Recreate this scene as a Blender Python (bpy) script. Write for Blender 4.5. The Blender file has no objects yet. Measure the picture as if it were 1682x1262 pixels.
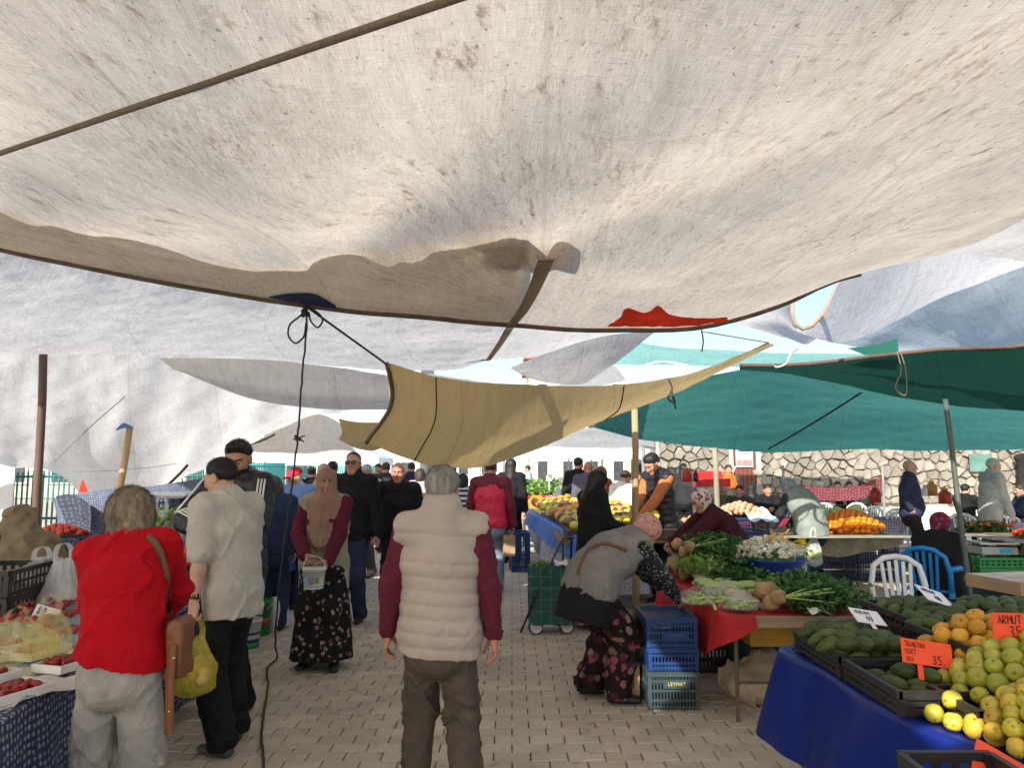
import bpy, math, random
import numpy as np
from mathutils import Vector, Matrix, Euler
from mathutils.bvhtree import BVHTree
random.seed(7)
SC = bpy.context.scene
COL = SC.collection
# ------------------------------------------------------------------ camera, sky, sun, exposure
H = 1.68; F = 1250.0; W0, H0 = 1682.0, 1262.0; HOR = 765.0
PITCH = math.atan((HOR - H0/2)/F)
cam_d = bpy.data.cameras.new('camera'); cam = bpy.data.objects.new('camera', cam_d); COL.objects.link(cam)
cam.location = (0, 0, H); cam.rotation_euler = (math.pi/2 + PITCH, 0, 0)
cam_d.sensor_fit = 'HORIZONTAL'; cam_d.sensor_width = 36.0; cam_d.lens = 36.0*F/W0
cam_d.clip_start = .05; cam_d.clip_end = 3000
SC.camera = cam
SUN_EL, SUN_AZ = 32.0, math.degrees(math.atan2(-.40, -.917))      # azimuth: direction TOWARDS the sun, atan2(x, y)
sx = math.cos(math.radians(SUN_EL))*math.sin(math.radians(SUN_AZ)); sy = math.cos(math.radians(SUN_EL))*math.cos(math.radians(SUN_AZ)); sz = math.sin(math.radians(SUN_EL))
SUNV = Vector((sx, sy, sz))
world = bpy.data.worlds.new('World'); SC.world = world; world.use_nodes = True
wn = world.node_tree; bg = wn.nodes['Background']
sky = wn.nodes.new('ShaderNodeTexSky'); sky.sky_type = 'NISHITA'; sky.sun_disc = False
sky.sun_elevation = math.radians(SUN_EL); sky.sun_rotation = math.radians(SUN_AZ); sky.air_density = 1.0; sky.dust_density = 2.0
wn.links.new(sky.outputs[0], bg.inputs['Color']); bg.inputs['Strength'].default_value = .145
sun_d = bpy.data.lights.new('sun', 'SUN'); sun = bpy.data.objects.new('sun', sun_d); COL.objects.link(sun)
sun_d.energy = 5.0; sun_d.angle = math.radians(.5); sun_d.color = (1.0, .955, .88)
sun.rotation_euler = SUNV.to_track_quat('Z', 'Y').to_euler()
SC.view_settings.view_transform = 'Standard'; SC.view_settings.look = 'None'; SC.view_settings.gamma = 1
SC.view_settings.use_curve_mapping = False; SC.view_settings.exposure = 0.76
SC.render.engine = 'CYCLES'; SC.cycles.diffuse_bounces = 6; SC.cycles.max_bounces = 12; SC.cycles.use_denoising = True

# ------------------------------------------------------------------ picking points through the lens
_cp, _sp = math.cos(PITCH), math.sin(PITCH)
def ray(px, py):
    dx = (px - W0/2)/F; dy = (H0/2 - py)/F
    return Vector((dx, _cp - dy*_sp, _sp + dy*_cp))
def at(px, py, Y):
    d = ray(px, py); return Vector((0, 0, H)) + d*(Y/d.y)
def gnd(px, py, z=0.0):
    d = ray(px, py); return Vector((0, 0, H)) + d*((z - H)/d.z)
def xz(px, Y): return at(px, 765, Y).x

# ------------------------------------------------------------------ mesh helpers
def tag(o, label=None, cat=None, group=None, kind=None):
    if label: o['label'] = label
    if cat: o['category'] = cat
    if group: o['group'] = group
    if kind: o['kind'] = kind
    return o
def empty(name, loc=(0, 0, 0), rz=0, label=None, cat=None, group=None):
    o = bpy.data.objects.new(name, None); COL.objects.link(o); o.location = loc; o.rotation_euler = (0, 0, rz)
    o.empty_display_size = .1
    return tag(o, label, cat, group)
def mk(name, verts, faces, mats, parent=None, smooth=True, idx=None, uv=None):
    me = bpy.data.meshes.new(name)
    if isinstance(verts, np.ndarray): verts = verts.tolist()
    if isinstance(faces, np.ndarray): faces = faces.tolist()
    me.from_pydata(verts, [], faces)
    for m in (mats if isinstance(mats, (list, tuple)) else [mats]): me.materials.append(m)
    if idx is not None: me.polygons.foreach_set('material_index', idx)
    if smooth: me.polygons.foreach_set('use_smooth', [True]*len(me.polygons))
    if uv is not None:
        l = me.uv_layers.new(name='UVMap'); vi = np.empty(len(me.loops), dtype=np.int32); me.loops.foreach_get('vertex_index', vi)
        l.data.foreach_set('uv', np.asarray(uv, dtype=np.float32)[vi].ravel())
    me.update()
    o = bpy.data.objects.new(name, me); COL.objects.link(o)
    if parent: o.parent = parent
    return o
def inst(name, me, loc, rot=(0, 0, 0), scale=1.0, parent=None):
    o = bpy.data.objects.new(name, me); COL.objects.link(o); o.location = loc; o.rotation_euler = rot
    o.scale = (scale,)*3 if not isinstance(scale, (tuple, list)) else scale
    if parent: o.parent = parent
    return o
def copy_tree(o, parent=None):
    c = o.copy(); COL.objects.link(c)
    if parent: c.parent = parent
    for ch in o.children: copy_tree(ch, c)
    return c
class MB:
    def __init__(s): s.v = []; s.f = []; s.m = []
    def add(s, vs, fs, m=0):
        b = len(s.v); s.v += [tuple(v) for v in vs]; s.f += [tuple(i + b for i in f) for f in fs]; s.m += [m]*len(fs); return s
    def box(s, c, d, rz=0, m=0, rot=None):
        hx, hy, hz = d[0]/2, d[1]/2, d[2]/2
        R = Matrix.Rotation(rz, 3, 'Z') if rot is None else rot
        vs = [Vector(c) + R @ Vector((a*hx, b*hy, e*hz)) for a in (-1, 1) for b in (-1, 1) for e in (-1, 1)]
        return s.add(vs, [(0, 1, 3, 2), (4, 6, 7, 5), (0, 4, 5, 1), (2, 3, 7, 6), (0, 2, 6, 4), (1, 5, 7, 3)], m)
    def tube(s, pts, r, n=8, m=0, cap=True):
        pts = [Vector(p) for p in pts]; rs = r if isinstance(r, (list, tuple)) else [r]*len(pts)
        b = len(s.v); up = Vector((0, 0, 1)); prev = None
        for i, p in enumerate(pts):
            t = (pts[min(i+1, len(pts)-1)] - pts[max(i-1, 0)])
            t = t.normalized() if t.length > 1e-9 else Vector((0, 0, 1))
            if prev is None: a = t.cross(up if abs(t.z) < .95 else Vector((0, 1, 0))).normalized()
            else: a = (prev - t*prev.dot(t)); a = a.normalized() if a.length > 1e-6 else t.cross(Vector((0, 1, 0))).normalized()
            prev = a; c = t.cross(a)
            for k in range(n):
                th = 2*math.pi*k/n; s.v.append(tuple(p + (a*math.cos(th) + c*math.sin(th))*rs[i]))
        for i in range(len(pts)-1):
            for k in range(n):
                k2 = (k+1) % n; s.f.append((b+i*n+k, b+i*n+k2, b+(i+1)*n+k2, b+(i+1)*n+k)); s.m.append(m)
        if cap:
            s.f.append(tuple(b+k for k in range(n))[::-1]); s.m.append(m)
            e = b+(len(pts)-1)*n; s.f.append(tuple(e+k for k in range(n))); s.m.append(m)
        return s
    def lathe(s, prof, c=(0, 0, 0), n=20, m=0, sq=1.0):
        b = len(s.v)
        for (r, z) in prof:
            for k in range(n):
                th = 2*math.pi*k/n; s.v.append((c[0]+r*math.cos(th), c[1]+r*math.sin(th)*sq, c[2]+z))
        for i in range(len(prof)-1):
            for k in range(n):
                k2 = (k+1) % n; s.f.append((b+i*n+k, b+i*n+k2, b+(i+1)*n+k2, b+(i+1)*n+k)); s.m.append(m)
        s.f.append(tuple(b+k for k in range(n))[::-1]); s.m.append(m)
        e = b+(len(prof)-1)*n; s.f.append(tuple(e+k for k in range(n))); s.m.append(m)
        return s
    def ball(s, c, r, n=8, m=0, sc=(1, 1, 1)):
        pr = [(r*math.sin(math.pi*i/n)*1.0 + 1e-4, -r*math.cos(math.pi*i/n)) for i in range(n+1)]
        b = len(s.v); s.lathe(pr, (0, 0, 0), n+2, m)
        for i in range(b, len(s.v)):
            v = s.v[i]; s.v[i] = (c[0]+v[0]*sc[0], c[1]+v[1]*sc[1], c[2]+v[2]*sc[2])
        return s
    def build(s, name, mats, parent=None, smooth=False):
        return mk(name, s.v, s.f, mats, parent, smooth, s.m if isinstance(mats, (list, tuple)) else None)
    def mesh(s, name, mats, smooth=False):
        o = s.build(name, mats, None, smooth); me = o.data; bpy.data.objects.remove(o); return me
def bevel(o, w, seg=2):
    m = o.modifiers.new('bevel', 'BEVEL'); m.width = w; m.segments = seg; m.limit_method = 'ANGLE'; return o

# ------------------------------------------------------------------ materials
def lnk(nt, a, b): nt.links.new(a, b)
def newmat(name):
    m = bpy.data.materials.new(name); m.use_nodes = True; nt = m.node_tree
    return m, nt, nt.nodes['Principled BSDF']
def N(nt, t, **kw):
    n = nt.nodes.new(t)
    for k, v in kw.items():
        if k in n.inputs: n.inputs[k].default_value = v
        else: setattr(n, k, v)
    return n
def coords(nt, scale=(1, 1, 1), out='Object', rot=(0, 0, 0)):
    tc = N(nt, 'ShaderNodeTexCoord'); mp = N(nt, 'ShaderNodeMapping'); mp.inputs['Scale'].default_value = scale; mp.inputs['Rotation'].default_value = rot
    lnk(nt, tc.outputs[out], mp.inputs['Vector']); return mp.outputs[0]
def ramp(nt, fac, stops):
    r = N(nt, 'ShaderNodeValToRGB'); e = r.color_ramp.elements
    while len(e) < len(stops): e.new(.5)
    for i, (p, c) in enumerate(stops):
        e[i].position = p; e[i].color = (*c, 1) if not isinstance(c, (int, float)) else (c, c, c, 1)
    lnk(nt, fac, r.inputs[0]); return r.outputs[0]
def mixc(nt, fac, a, b, mode='MIX'):
    n = N(nt, 'ShaderNodeMix', data_type='RGBA', blend_type=mode)
    for s, v in ((n.inputs[0], fac), (n.inputs[6], a), (n.inputs[7], b)):
        if isinstance(v, bpy.types.NodeSocket): lnk(nt, v, s)
        elif isinstance(v, (int, float)): s.default_value = v if s.type == 'VALUE' else (v, v, v, 1)
        else: s.default_value = (*v, 1)
    return n.outputs[2]
def mth(nt, op, a, b=0.0):
    n = N(nt, 'ShaderNodeMath', operation=op)
    for s, v in ((n.inputs[0], a), (n.inputs[1], b)):
        if isinstance(v, bpy.types.NodeSocket): lnk(nt, v, s)
        else: s.default_value = v
    return n.outputs[0]
def noise(nt, vec, scale, detail=4, rough=.6, out=0):
    n = N(nt, 'ShaderNodeTexNoise', Scale=scale, Detail=detail, Roughness=rough); lnk(nt, vec, n.inputs['Vector']); return n.outputs[out]
def voro(nt, vec, scale, feature='F1', out='Distance', rnd=1.0):
    n = N(nt, 'ShaderNodeTexVoronoi', Scale=scale, feature=feature); n.inputs['Randomness'].default_value = rnd
    lnk(nt, vec, n.inputs['Vector']); return n.outputs[out]
def bump(nt, h, strength, dist=.01):
    n = N(nt, 'ShaderNodeBump', Strength=strength, Distance=dist); lnk(nt, h, n.inputs['Height']); return n.outputs[0]
_MC = {}
def M(name, col, rough=.7, var=.25, scale=6, bmp=.0, bscale=150, metal=0, spec=.4, stretch=(1, 1, 1), rnd=0.0, sub=0, trans=0, fine=.0, fold=0):
    """plain material with a little colour variation, fine grain and relief"""
    if name in _MC: return _MC[name]
    m, nt, b = newmat(name); _MC[name] = m
    v = coords(nt, stretch); n = noise(nt, v, scale, 5)
    lo = tuple(c*(1-var) for c in col); hi = tuple(min(1, c*(1+var)) for c in col)
    c = ramp(nt, n, [(.3, lo), (.7, hi)])
    if fine:
        c = mixc(nt, 1.0, c, ramp(nt, noise(nt, v, 260, 2), [(.35, 1-fine), (.65, 1.0)]), 'MULTIPLY')
    if rnd:
        oi = N(nt, 'ShaderNodeObjectInfo'); c = mixc(nt, 1.0, c, ramp(nt, oi.outputs['Random'], [(0, 1-rnd), (1, 1.0)]), 'MULTIPLY')
    lnk(nt, c, b.inputs['Base Color']); b.inputs['Roughness'].default_value = rough; b.inputs['Metallic'].default_value = metal
    b.inputs['Specular IOR Level'].default_value = spec
    if sub: b.inputs['Subsurface Weight'].default_value = sub; b.inputs['Subsurface Radius'].default_value = (.01, .004, .002)
    if bmp:
        bn = N(nt, 'ShaderNodeBump', Strength=bmp, Distance=.004); lnk(nt, noise(nt, v, bscale, 3), bn.inputs['Height']); lnk(nt, bn.outputs[0], b.inputs['Normal'])
        if fold:
            fn_ = noise(nt, coords(nt, (1, 1, .55), rot=(.5, .6, 0)), 13, 3, .55); rd = mth(nt, 'ABSOLUTE', mth(nt, 'SUBTRACT', fn_, .5)); b2 = bump(nt, mth(nt, 'ADD', mth(nt, 'MULTIPLY', ramp(nt, rd, [(0, 0.0), (.22, 1.0)]), .8), fn_), fold, .022); lnk(nt, b2, bn.inputs['Normal'])
    if trans:
        tr = N(nt, 'ShaderNodeBsdfTranslucent'); lnk(nt, c, tr.inputs[0]); mx = N(nt, 'ShaderNodeMixShader'); mx.inputs[0].default_value = trans
        lnk(nt, b.outputs[0], mx.inputs[1]); lnk(nt, tr.outputs[0], mx.inputs[2]); lnk(nt, mx.outputs[0], nt.nodes['Material Output'].inputs[0])
    return m
def cloth(name, col, rough=.85, var=.18, wv=260, bmp=.25, fine=.15):
    return M(name, col, rough, var, 9, bmp, wv, 0, .2, fine=fine, fold=.28)
def floral(name, base, cols, scale=22, rough=.85, thr=.42):
    if name in _MC: return _MC[name]
    m, nt, b = newmat(name); _MC[name] = m
    v = coords(nt); w = noise(nt, v, 25, 2, out=1); vw = mixc(nt, .04, v, w, 'ADD')
    d = voro(nt, vw, scale); cc = voro(nt, vw, scale, out='Color')
    sep = N(nt, 'ShaderNodeSeparateColor'); lnk(nt, cc, sep.inputs[0])
    fl = ramp(nt, sep.outputs[0], [(i/len(cols), c) for i, c in enumerate(cols)]); fl.node.color_ramp.interpolation = 'CONSTANT'
    msk = ramp(nt, d, [(thr-.04, 1.0), (thr, 0.0)])
    rare = ramp(nt, sep.outputs[1], [(.45, 0.0), (.5, 1.0)])
    det = ramp(nt, noise(nt, v, 120, 3), [(.35, .35), (.6, 1.0)])
    fl = mixc(nt, 1.0, fl, det, 'MULTIPLY')
    c = mixc(nt, mth(nt, 'MULTIPLY', msk, rare), base, fl)
    lnk(nt, c, b.inputs['Base Color']); b.inputs['Roughness'].default_value = rough; b.inputs['Specular IOR Level'].default_value = .15
    return m
def tarp_mat(name, col, trans=.55, dirt=.5, weave=1.0, streak=1.0, seed=0.0, rough=None, crease=.5, anchor=None):
    m, nt, b = newmat(name); nt.nodes.remove(b); out = nt.nodes['Material Output']
    uv = coords(nt, (1, 1, 1), 'UV'); 
    def mp(sc, rz=0, loc=0):
        q = N(nt, 'ShaderNodeMapping'); q.inputs['Scale'].default_value = (*sc, 1); q.inputs['Rotation'].default_value = (0, 0, rz); q.inputs['Location'].default_value = (seed+loc, seed*1.7, 0)
        lnk(nt, uv, q.inputs['Vector']); return q.outputs[0]
    a = noise(nt, mp((230, 9)), 1, 4, .75); c = noise(nt, mp((10, 250)), 1, 4, .75)
    wv = mth(nt, 'ADD', a, c)
    f = ramp(nt, mth(nt, 'MULTIPLY', wv, .5), [(.38, 1-.42*weave), (.60, 1.0)])
    bl = ramp(nt, noise(nt, mp((1.1, .8)), 1, 6, .65), [(.25, 1-.22*dirt), (.7, 1.0)])
    cl = mixc(nt, 1, mixc(nt, 1, col, f, 'MULTIPLY'), bl, 'MULTIPLY')
    # dragged brown scuffs and specks
    st = noise(nt, mp((5.5, 30), .55), 1, 5, .7)
    if anchor:      # crease shade painted dark and brown scuffs, drawn out towards the tied point
        so = N(nt, 'ShaderNodeSeparateXYZ'); lnk(nt, coords(nt), so.inputs[0]); dx, dy = mth(nt, 'SUBTRACT', so.outputs[0], anchor[0]), mth(nt, 'SUBTRACT', anchor[1], so.outputs[1])
        th, rr = mth(nt, 'ARCTAN2', dx, dy), mth(nt, 'SQRT', mth(nt, 'ADD', mth(nt, 'MULTIPLY', dx, dx), mth(nt, 'MULTIPLY', dy, dy)))
        def pol(a_, b_, z=0):
            cb = N(nt, 'ShaderNodeCombineXYZ'); lnk(nt, mth(nt, 'MULTIPLY', th, a_), cb.inputs[0]); lnk(nt, mth(nt, 'MULTIPLY', rr, b_), cb.inputs[1]); cb.inputs[2].default_value = z; return cb.outputs[0]
        st = noise(nt, pol(42, 3.6), 1, 5, .75)
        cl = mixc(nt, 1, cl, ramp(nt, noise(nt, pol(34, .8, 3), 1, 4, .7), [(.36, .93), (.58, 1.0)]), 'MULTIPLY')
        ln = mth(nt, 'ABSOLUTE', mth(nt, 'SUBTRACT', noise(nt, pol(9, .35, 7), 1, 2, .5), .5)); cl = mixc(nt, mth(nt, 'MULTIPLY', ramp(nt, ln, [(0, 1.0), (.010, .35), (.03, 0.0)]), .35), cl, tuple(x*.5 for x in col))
    big = noise(nt, mp((1.0, 1.3), 0, 4), 1, 3)
    sp = mth(nt, 'MULTIPLY', ramp(nt, st, [(.555, 0.0), (.67, 1.0)]), ramp(nt, big, [(.44, 0.0), (.60, 1.0)]))
    cl = mixc(nt, mth(nt, 'MULTIPLY', sp, .8*dirt), cl, (.20, .125, .06))
    s2 = ramp(nt, noise(nt, mp((42, 30), .3, 9), 1, 3, .6), [(.635, 0.0), (.69, 1.0)])
    blot = mth(nt, 'MULTIPLY', ramp(nt, noise(nt, mp((1.6, 1.1), .4, 12), 1, 3, .5), [(.54, 0.0), (.66, 1.0)]), ramp(nt, noise(nt, mp((30, 9), -.55, 14), 1, 5, .8), [(.50, 0.0), (.66, 1.0)])); cl = mixc(nt, mth(nt, 'MULTIPLY', blot, .75*dirt), cl, (.26, .165, .075))
    sep_ = N(nt, 'ShaderNodeSeparateXYZ'); lnk(nt, mp((.62, .62), .05), sep_.inputs[0]); sm = mth(nt, 'ABSOLUTE', mth(nt, 'SUBTRACT', mth(nt, 'FRACT', sep_.outputs[0]), .5)); seam_ = ramp(nt, sm, [(0, 1.0), (.006, 1.0), (.0085, 0.0)]); cl = mixc(nt, mth(nt, 'MULTIPLY', seam_, .30), cl, tuple(x*.45 for x in col))
    cl = mixc(nt, mth(nt, 'MULTIPLY', s2, .55*dirt), cl, (.10, .075, .05))
    # sharp crease lines: their shade painted dark into the colour, with slight relief
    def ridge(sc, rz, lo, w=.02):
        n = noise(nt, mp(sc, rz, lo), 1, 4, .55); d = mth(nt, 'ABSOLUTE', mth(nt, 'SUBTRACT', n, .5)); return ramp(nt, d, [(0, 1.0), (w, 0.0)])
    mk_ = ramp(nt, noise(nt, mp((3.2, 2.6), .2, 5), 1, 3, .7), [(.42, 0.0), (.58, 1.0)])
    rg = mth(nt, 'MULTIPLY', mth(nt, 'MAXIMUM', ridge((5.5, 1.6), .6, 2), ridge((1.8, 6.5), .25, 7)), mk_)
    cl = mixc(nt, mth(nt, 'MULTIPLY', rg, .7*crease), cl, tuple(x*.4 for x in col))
    lg = ramp(nt, noise(nt, mp((16, 1.3), -.62, 3), 1, 5, .7), [(.38, 1-.09*streak), (.60, 1.0)]); cl = mixc(nt, 1, cl, lg, 'MULTIPLY')
    hh = mth(nt, 'ADD', noise(nt, mp((24, 7), .6), 1, 5, .75), mth(nt, 'MULTIPLY', rg, .10))
    bp = bump(nt, hh, .38 if dirt > .6 else .45, .016 if dirt > .6 else .018)
    df = N(nt, 'ShaderNodeBsdfDiffuse'); tr = N(nt, 'ShaderNodeBsdfTranslucent'); mx = N(nt, 'ShaderNodeMixShader'); mx.inputs[0].default_value = trans
    for s in (df, tr): lnk(nt, cl, s.inputs[0]); lnk(nt, bp, s.inputs['Normal'])
    lnk(nt, df.outputs[0], mx.inputs[1]); lnk(nt, tr.outputs[0], mx.inputs[2]); lnk(nt, mx.outputs[0], out.inputs[0])
    return m
def bag_mat(name, col, alpha=.45):
    m, nt, b = newmat(name); out = nt.nodes['Material Output']
    b.inputs['Base Color'].default_value = (*col, 1); b.inputs['Roughness'].default_value = .25
    v = coords(nt, (1, 1, .4)); lnk(nt, bump(nt, noise(nt, v, 40, 4), .8, .01), b.inputs['Normal'])
    tr = N(nt, 'ShaderNodeBsdfTransparent'); tr.inputs[0].default_value = (*[min(1, c*.3+.7) for c in col], 1); tl = N(nt, 'ShaderNodeBsdfTranslucent'); tl.inputs[0].default_value = (*col, 1)
    m1 = N(nt, 'ShaderNodeMixShader'); m1.inputs[0].default_value = .4; lnk(nt, b.outputs[0], m1.inputs[1]); lnk(nt, tl.outputs[0], m1.inputs[2])
    m2 = N(nt, 'ShaderNodeMixShader'); lnk(nt, ramp(nt, noise(nt, v, 9, 4), [(.3, alpha-.2), (.7, alpha+.25)]), m2.inputs[0])
    lnk(nt, tr.outputs[0], m2.inputs[1]); lnk(nt, m1.outputs[0], m2.inputs[2]); lnk(nt, m2.outputs[0], out.inputs[0])
    return m
# ------------------------------------------------------------------ ground and paving
ground_m = M('ground_earth', (.42, .38, .31), .95, .25, 1.5, .4, 60)
def plane(name, x0, x1, y0, y1, z, m, kind='structure'):
    return tag(mk(name, [(x0, y0, z), (x1, y0, z), (x1, y1, z), (x0, y1, z)], [(0, 1, 2, 3)], m, smooth=False), kind=kind)
plane('ground', -900, 900, -300, 1500, -.05, ground_m)
def paver_mat(name, isl):
    m, nt, b = newmat(name); v = coords(nt, out='Object')
    geo = N(nt, 'ShaderNodeNewGeometry'); oi = N(nt, 'ShaderNodeObjectInfo'); r = geo.outputs['Random Per Island'] if isl else oi.outputs['Random']
    pos = N(nt, 'ShaderNodeMapping'); lnk(nt, geo.outputs['Position'], pos.inputs['Vector']); p = pos.outputs[0]
    base = ramp(nt, r, [(0, (.53, .455, .355)), (.5, (.59, .51, .405)), (1, (.63, .55, .445))])
    c = mixc(nt, 1, base, ramp(nt, noise(nt, p, 1.3, 5, .65), [(.3, .72), (.68, 1.06)]), 'MULTIPLY')
    c = mixc(nt, 1, c, ramp(nt, noise(nt, p, 230, 3, .8), [(.3, .62), (.65, 1.1)]), 'MULTIPLY')
    st = ramp(nt, noise(nt, p, 7, 4, .7), [(.57, 0.0), (.72, 1.0)])
    c = mixc(nt, mth(nt, 'MULTIPLY', st, .55), c, (.13, .10, .075))
    lnk(nt, c, b.inputs['Base Color']); b.inputs['Roughness'].default_value = .82; b.inputs['Specular IOR Level'].default_value = .3
    lnk(nt, bump(nt, noise(nt, p, 260, 3), .5, .003), b.inputs['Normal'])
    return m
pm_one, pm_many = paver_mat('paver_concrete', False), paver_mat('paver_concrete_field', True)
joint_m = M('joint_sand', (.085, .068, .05), .95, .3, 40)
PX0, PX1, PY0, PY1 = -9.5, 12.0, .2, 30.0
pave = tag(mk('pavement', [(PX0, PY0-4, -.012), (PX1, PY0-4, -.012), (PX1, PY1, -.012), (PX0, PY1, -.012)], [(0, 1, 2, 3)], joint_m, smooth=False), kind='structure')
BW, BH, BS, GAP = .216, .138, .013, .0034
def bound(k, xh): return k*BH + BS*(((xh + k) % 2) - .5)            # stepped joint line, xh counts half blocks
def paver_poly(r, n):
    h0 = 2*n + (r % 2); x0 = h0*BW/2; xm = x0+BW/2; x1 = x0+BW
    b0, b1 = bound(r, h0), bound(r, h0+1); t0, t1 = bound(r+1, h0), bound(r+1, h0+1); g = GAP; d = g*(1 if b1 > b0 else -1)
    e = g*(1 if t1 > t0 else -1)
    return [(x0+g, b0+g), (xm-d, b0+g), (xm-d, b1+g), (x1-g, b1+g), (x1-g, t1-g), (xm-e, t1-g), (xm-e, t0-g), (x0+g, t0-g)]
def prism_pts(poly, cx, cy, inset=.005, dz=.005):
    n = len(poly); mx = sum(p[0] for p in poly)/n; my = sum(p[1] for p in poly)/n
    lo = [(x-cx, y-cy, -.02) for x, y in poly]; md = [(x-cx, y-cy, -dz) for x, y in poly]
    tp = [((x+(mx-x)*inset/abs(mx-x+1e-9) if abs(mx-x) > .03 else x)-cx, y+(my-y)*inset/max(abs(my-y), .02)-cy, 0) for x, y in poly]
    vs = lo+md+tp; fs = [tuple(range(2*n, 3*n))]
    for a in (0, n):
        fs += [(a+i, a+(i+1) % n, a+n+(i+1) % n, a+n+i) for i in range(n)]
    return vs, fs
cells = []
for r in range(int(PY0/BH), int(PY1/BH)):
    for n in range(int(PX0/BW), int(PX1/BW)):
        cx = n*BW + (r % 2)*BW/2 + BW/2; cy = (r+.5)*BH; cells.append((r, n, cx, cy))
def in_view(cx, cy):
    if cy < 4.05: return False
    px = W0/2 + cx/cy*F
    return -2 < px < 1690 and -1.95 < cx < (1.55 if cy < 5 else 1.35)
near = sorted([c for c in cells if in_view(c[2], c[3])], key=lambda c: c[3])[:299]
nearset = {(c[0], c[1]) for c in near}; pmesh = {}
rnd = random.Random(3)
for r, n, cx, cy in near:
    k = r % 2
    if k not in pmesh:
        vs, fs = prism_pts(paver_poly(r, n), cx, cy); o = mk('paver', vs, fs, pm_one, smooth=False); pmesh[k] = o.data; bpy.data.objects.remove(o)
    inst('paver', pmesh[k], (cx, cy, rnd.uniform(-.004, .002)), (rnd.uniform(-.008, .008), rnd.uniform(-.006, .006), rnd.uniform(-.006, .006)), 1, pave)
V = []; FS = []
for r, n, cx, cy in cells:
    if (r, n) in nearset: continue
    b = len(V); vs, fs = prism_pts(paver_poly(r, n), 0, 0); dz = rnd.uniform(-.003, .002)
    V += [(x, y, z+dz) for x, y, z in vs]; FS += [tuple(i+b for i in f) for f in fs]
tag(mk('paver', V, FS, pm_many, pave, smooth=False), kind='stuff')

# ------------------------------------------------------------------ cloth canopies
def crv(P, n):
    P = np.asarray(P, float); d = np.r_[0, np.cumsum(np.linalg.norm(np.diff(P, axis=0), axis=1))]; d = np.maximum(d, np.arange(len(P))*1e-6)
    T = np.zeros_like(P); m = len(P)
    sl = np.diff(P, axis=0)/np.diff(d)[:, None]
    T[0], T[-1] = sl[0], sl[-1]
    for i in range(1, m-1):
        w0, w1 = d[i+1]-d[i], d[i]-d[i-1]; T[i] = (sl[i-1]*w0+sl[i]*w1)/(w0+w1)
    t = np.linspace(0, d[-1], n); k = np.clip(np.searchsorted(d, t, 'right')-1, 0, m-2); h = d[k+1]-d[k]; s = ((t-d[k])/h)[:, None]; h = h[:, None]
    return (2*s**3-3*s**2+1)*P[k]+(s**3-2*s**2+s)*h*T[k]+(-2*s**3+3*s**2)*P[k+1]+(s**3-s**2)*h*T[k+1]
def sheet_pts(rows, nu, nv):
    R = [crv([tuple(at(*p)) if not isinstance(p, Vector) else tuple(p) for p in r], nu) for r in rows]
    R = np.array(R); G = np.stack([crv(R[:, j], nv) for j in range(nu)], axis=1)      # nv x nu x 3
    return G
def vnoise(u, v, seed, n=5):
    rg = np.random.RandomState(seed); o = 0
    for i in range(n):
        a = rg.uniform(0, 2*np.pi); ph = rg.uniform(0, 6.28); f = rg.uniform(.6, 1.4)
        o = o + np.sin((u*np.cos(a)+v*np.sin(a))*f*2*np.pi+ph+.8*np.sin(1.7*(u*np.sin(a)-v*np.cos(a))+ph*2))
    return o/n
def sheet(name, label, rows, mat, nu=60, nv=40, amp=.03, fscale=(1.0, 1.0), seed=1, fold=None, cat='canopy', group=None, thick=0.004, parent=None, crumple=.0):
    G = sheet_pts(rows, nu, nv)
    du = np.gradient(G, axis=1); dv = np.gradient(G, axis=0); nr = np.cross(du, dv); nr /= np.linalg.norm(nr, axis=2, keepdims=True)+1e-9
    U = np.cumsum(np.linalg.norm(du, axis=2), axis=1); Vv = np.cumsum(np.linalg.norm(dv, axis=2), axis=0)
    U = np.repeat(U.mean(0)[None], nv, 0); Vv = np.repeat(Vv.mean(1)[:, None], nu, 1)
    dsp = amp*vnoise(U*fscale[0], Vv*fscale[1], seed)+amp*.4*vnoise(U*fscale[0]*2.7, Vv*fscale[1]*2.7, seed+9)
    if crumple: dsp = dsp + crumple*np.abs(vnoise(U*3.1, Vv*3.1, seed+3))
    if fold: dsp = dsp + fold(G, U, Vv)
    G = G + nr*dsp[..., None]
    vs = G.reshape(-1, 3); fs = [(j*nu+i, j*nu+i+1, (j+1)*nu+i+1, (j+1)*nu+i) for j in range(nv-1) for i in range(nu-1)]
    o = mk(name, vs, fs, mat, parent, True, None, np.stack([U, Vv], -1).reshape(-1, 2))
    if label: tag(o, label, cat, group)
    return o, G
def bvh_of(o):
    me = o.data; return BVHTree.FromPolygons([v.co[:] for v in me.vertices], [p.vertices[:] for p in me.polygons])
def hit(b, px, py, extra=0.0):
    d = ray(px, py); h = b.ray_cast(Vector((0, 0, H)), d.normalized(), 60)
    if h[0] is None: return None
    return h[0]+d.normalized()*extra
def rad_fold(anchors):
    def f(G, U, V):
        o = 0
        for ax, ay, n, A, L, ph in anchors:
            dx = G[..., 0]-ax; dy = G[..., 1]-ay; r = np.hypot(dx, dy); th = np.arctan2(dy, dx)
            o = o + np.clip((5.5-G[..., 1])/1.6, 0, 1)*A*np.exp(-((r-.9)/L)**2)*np.minimum(1, r/.5)*np.sin(n*th+ph+.6*np.sin(2.3*th*3+ph)) * (1+.6*np.sin(5*th+ph*3))
        return o
    return f
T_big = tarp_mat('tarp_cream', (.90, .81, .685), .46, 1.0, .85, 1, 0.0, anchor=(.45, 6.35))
T_wht = tarp_mat('tarp_white', (.82, .81, .80), .48, .45, .8, 1, 3.0, crease=.6)
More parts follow.
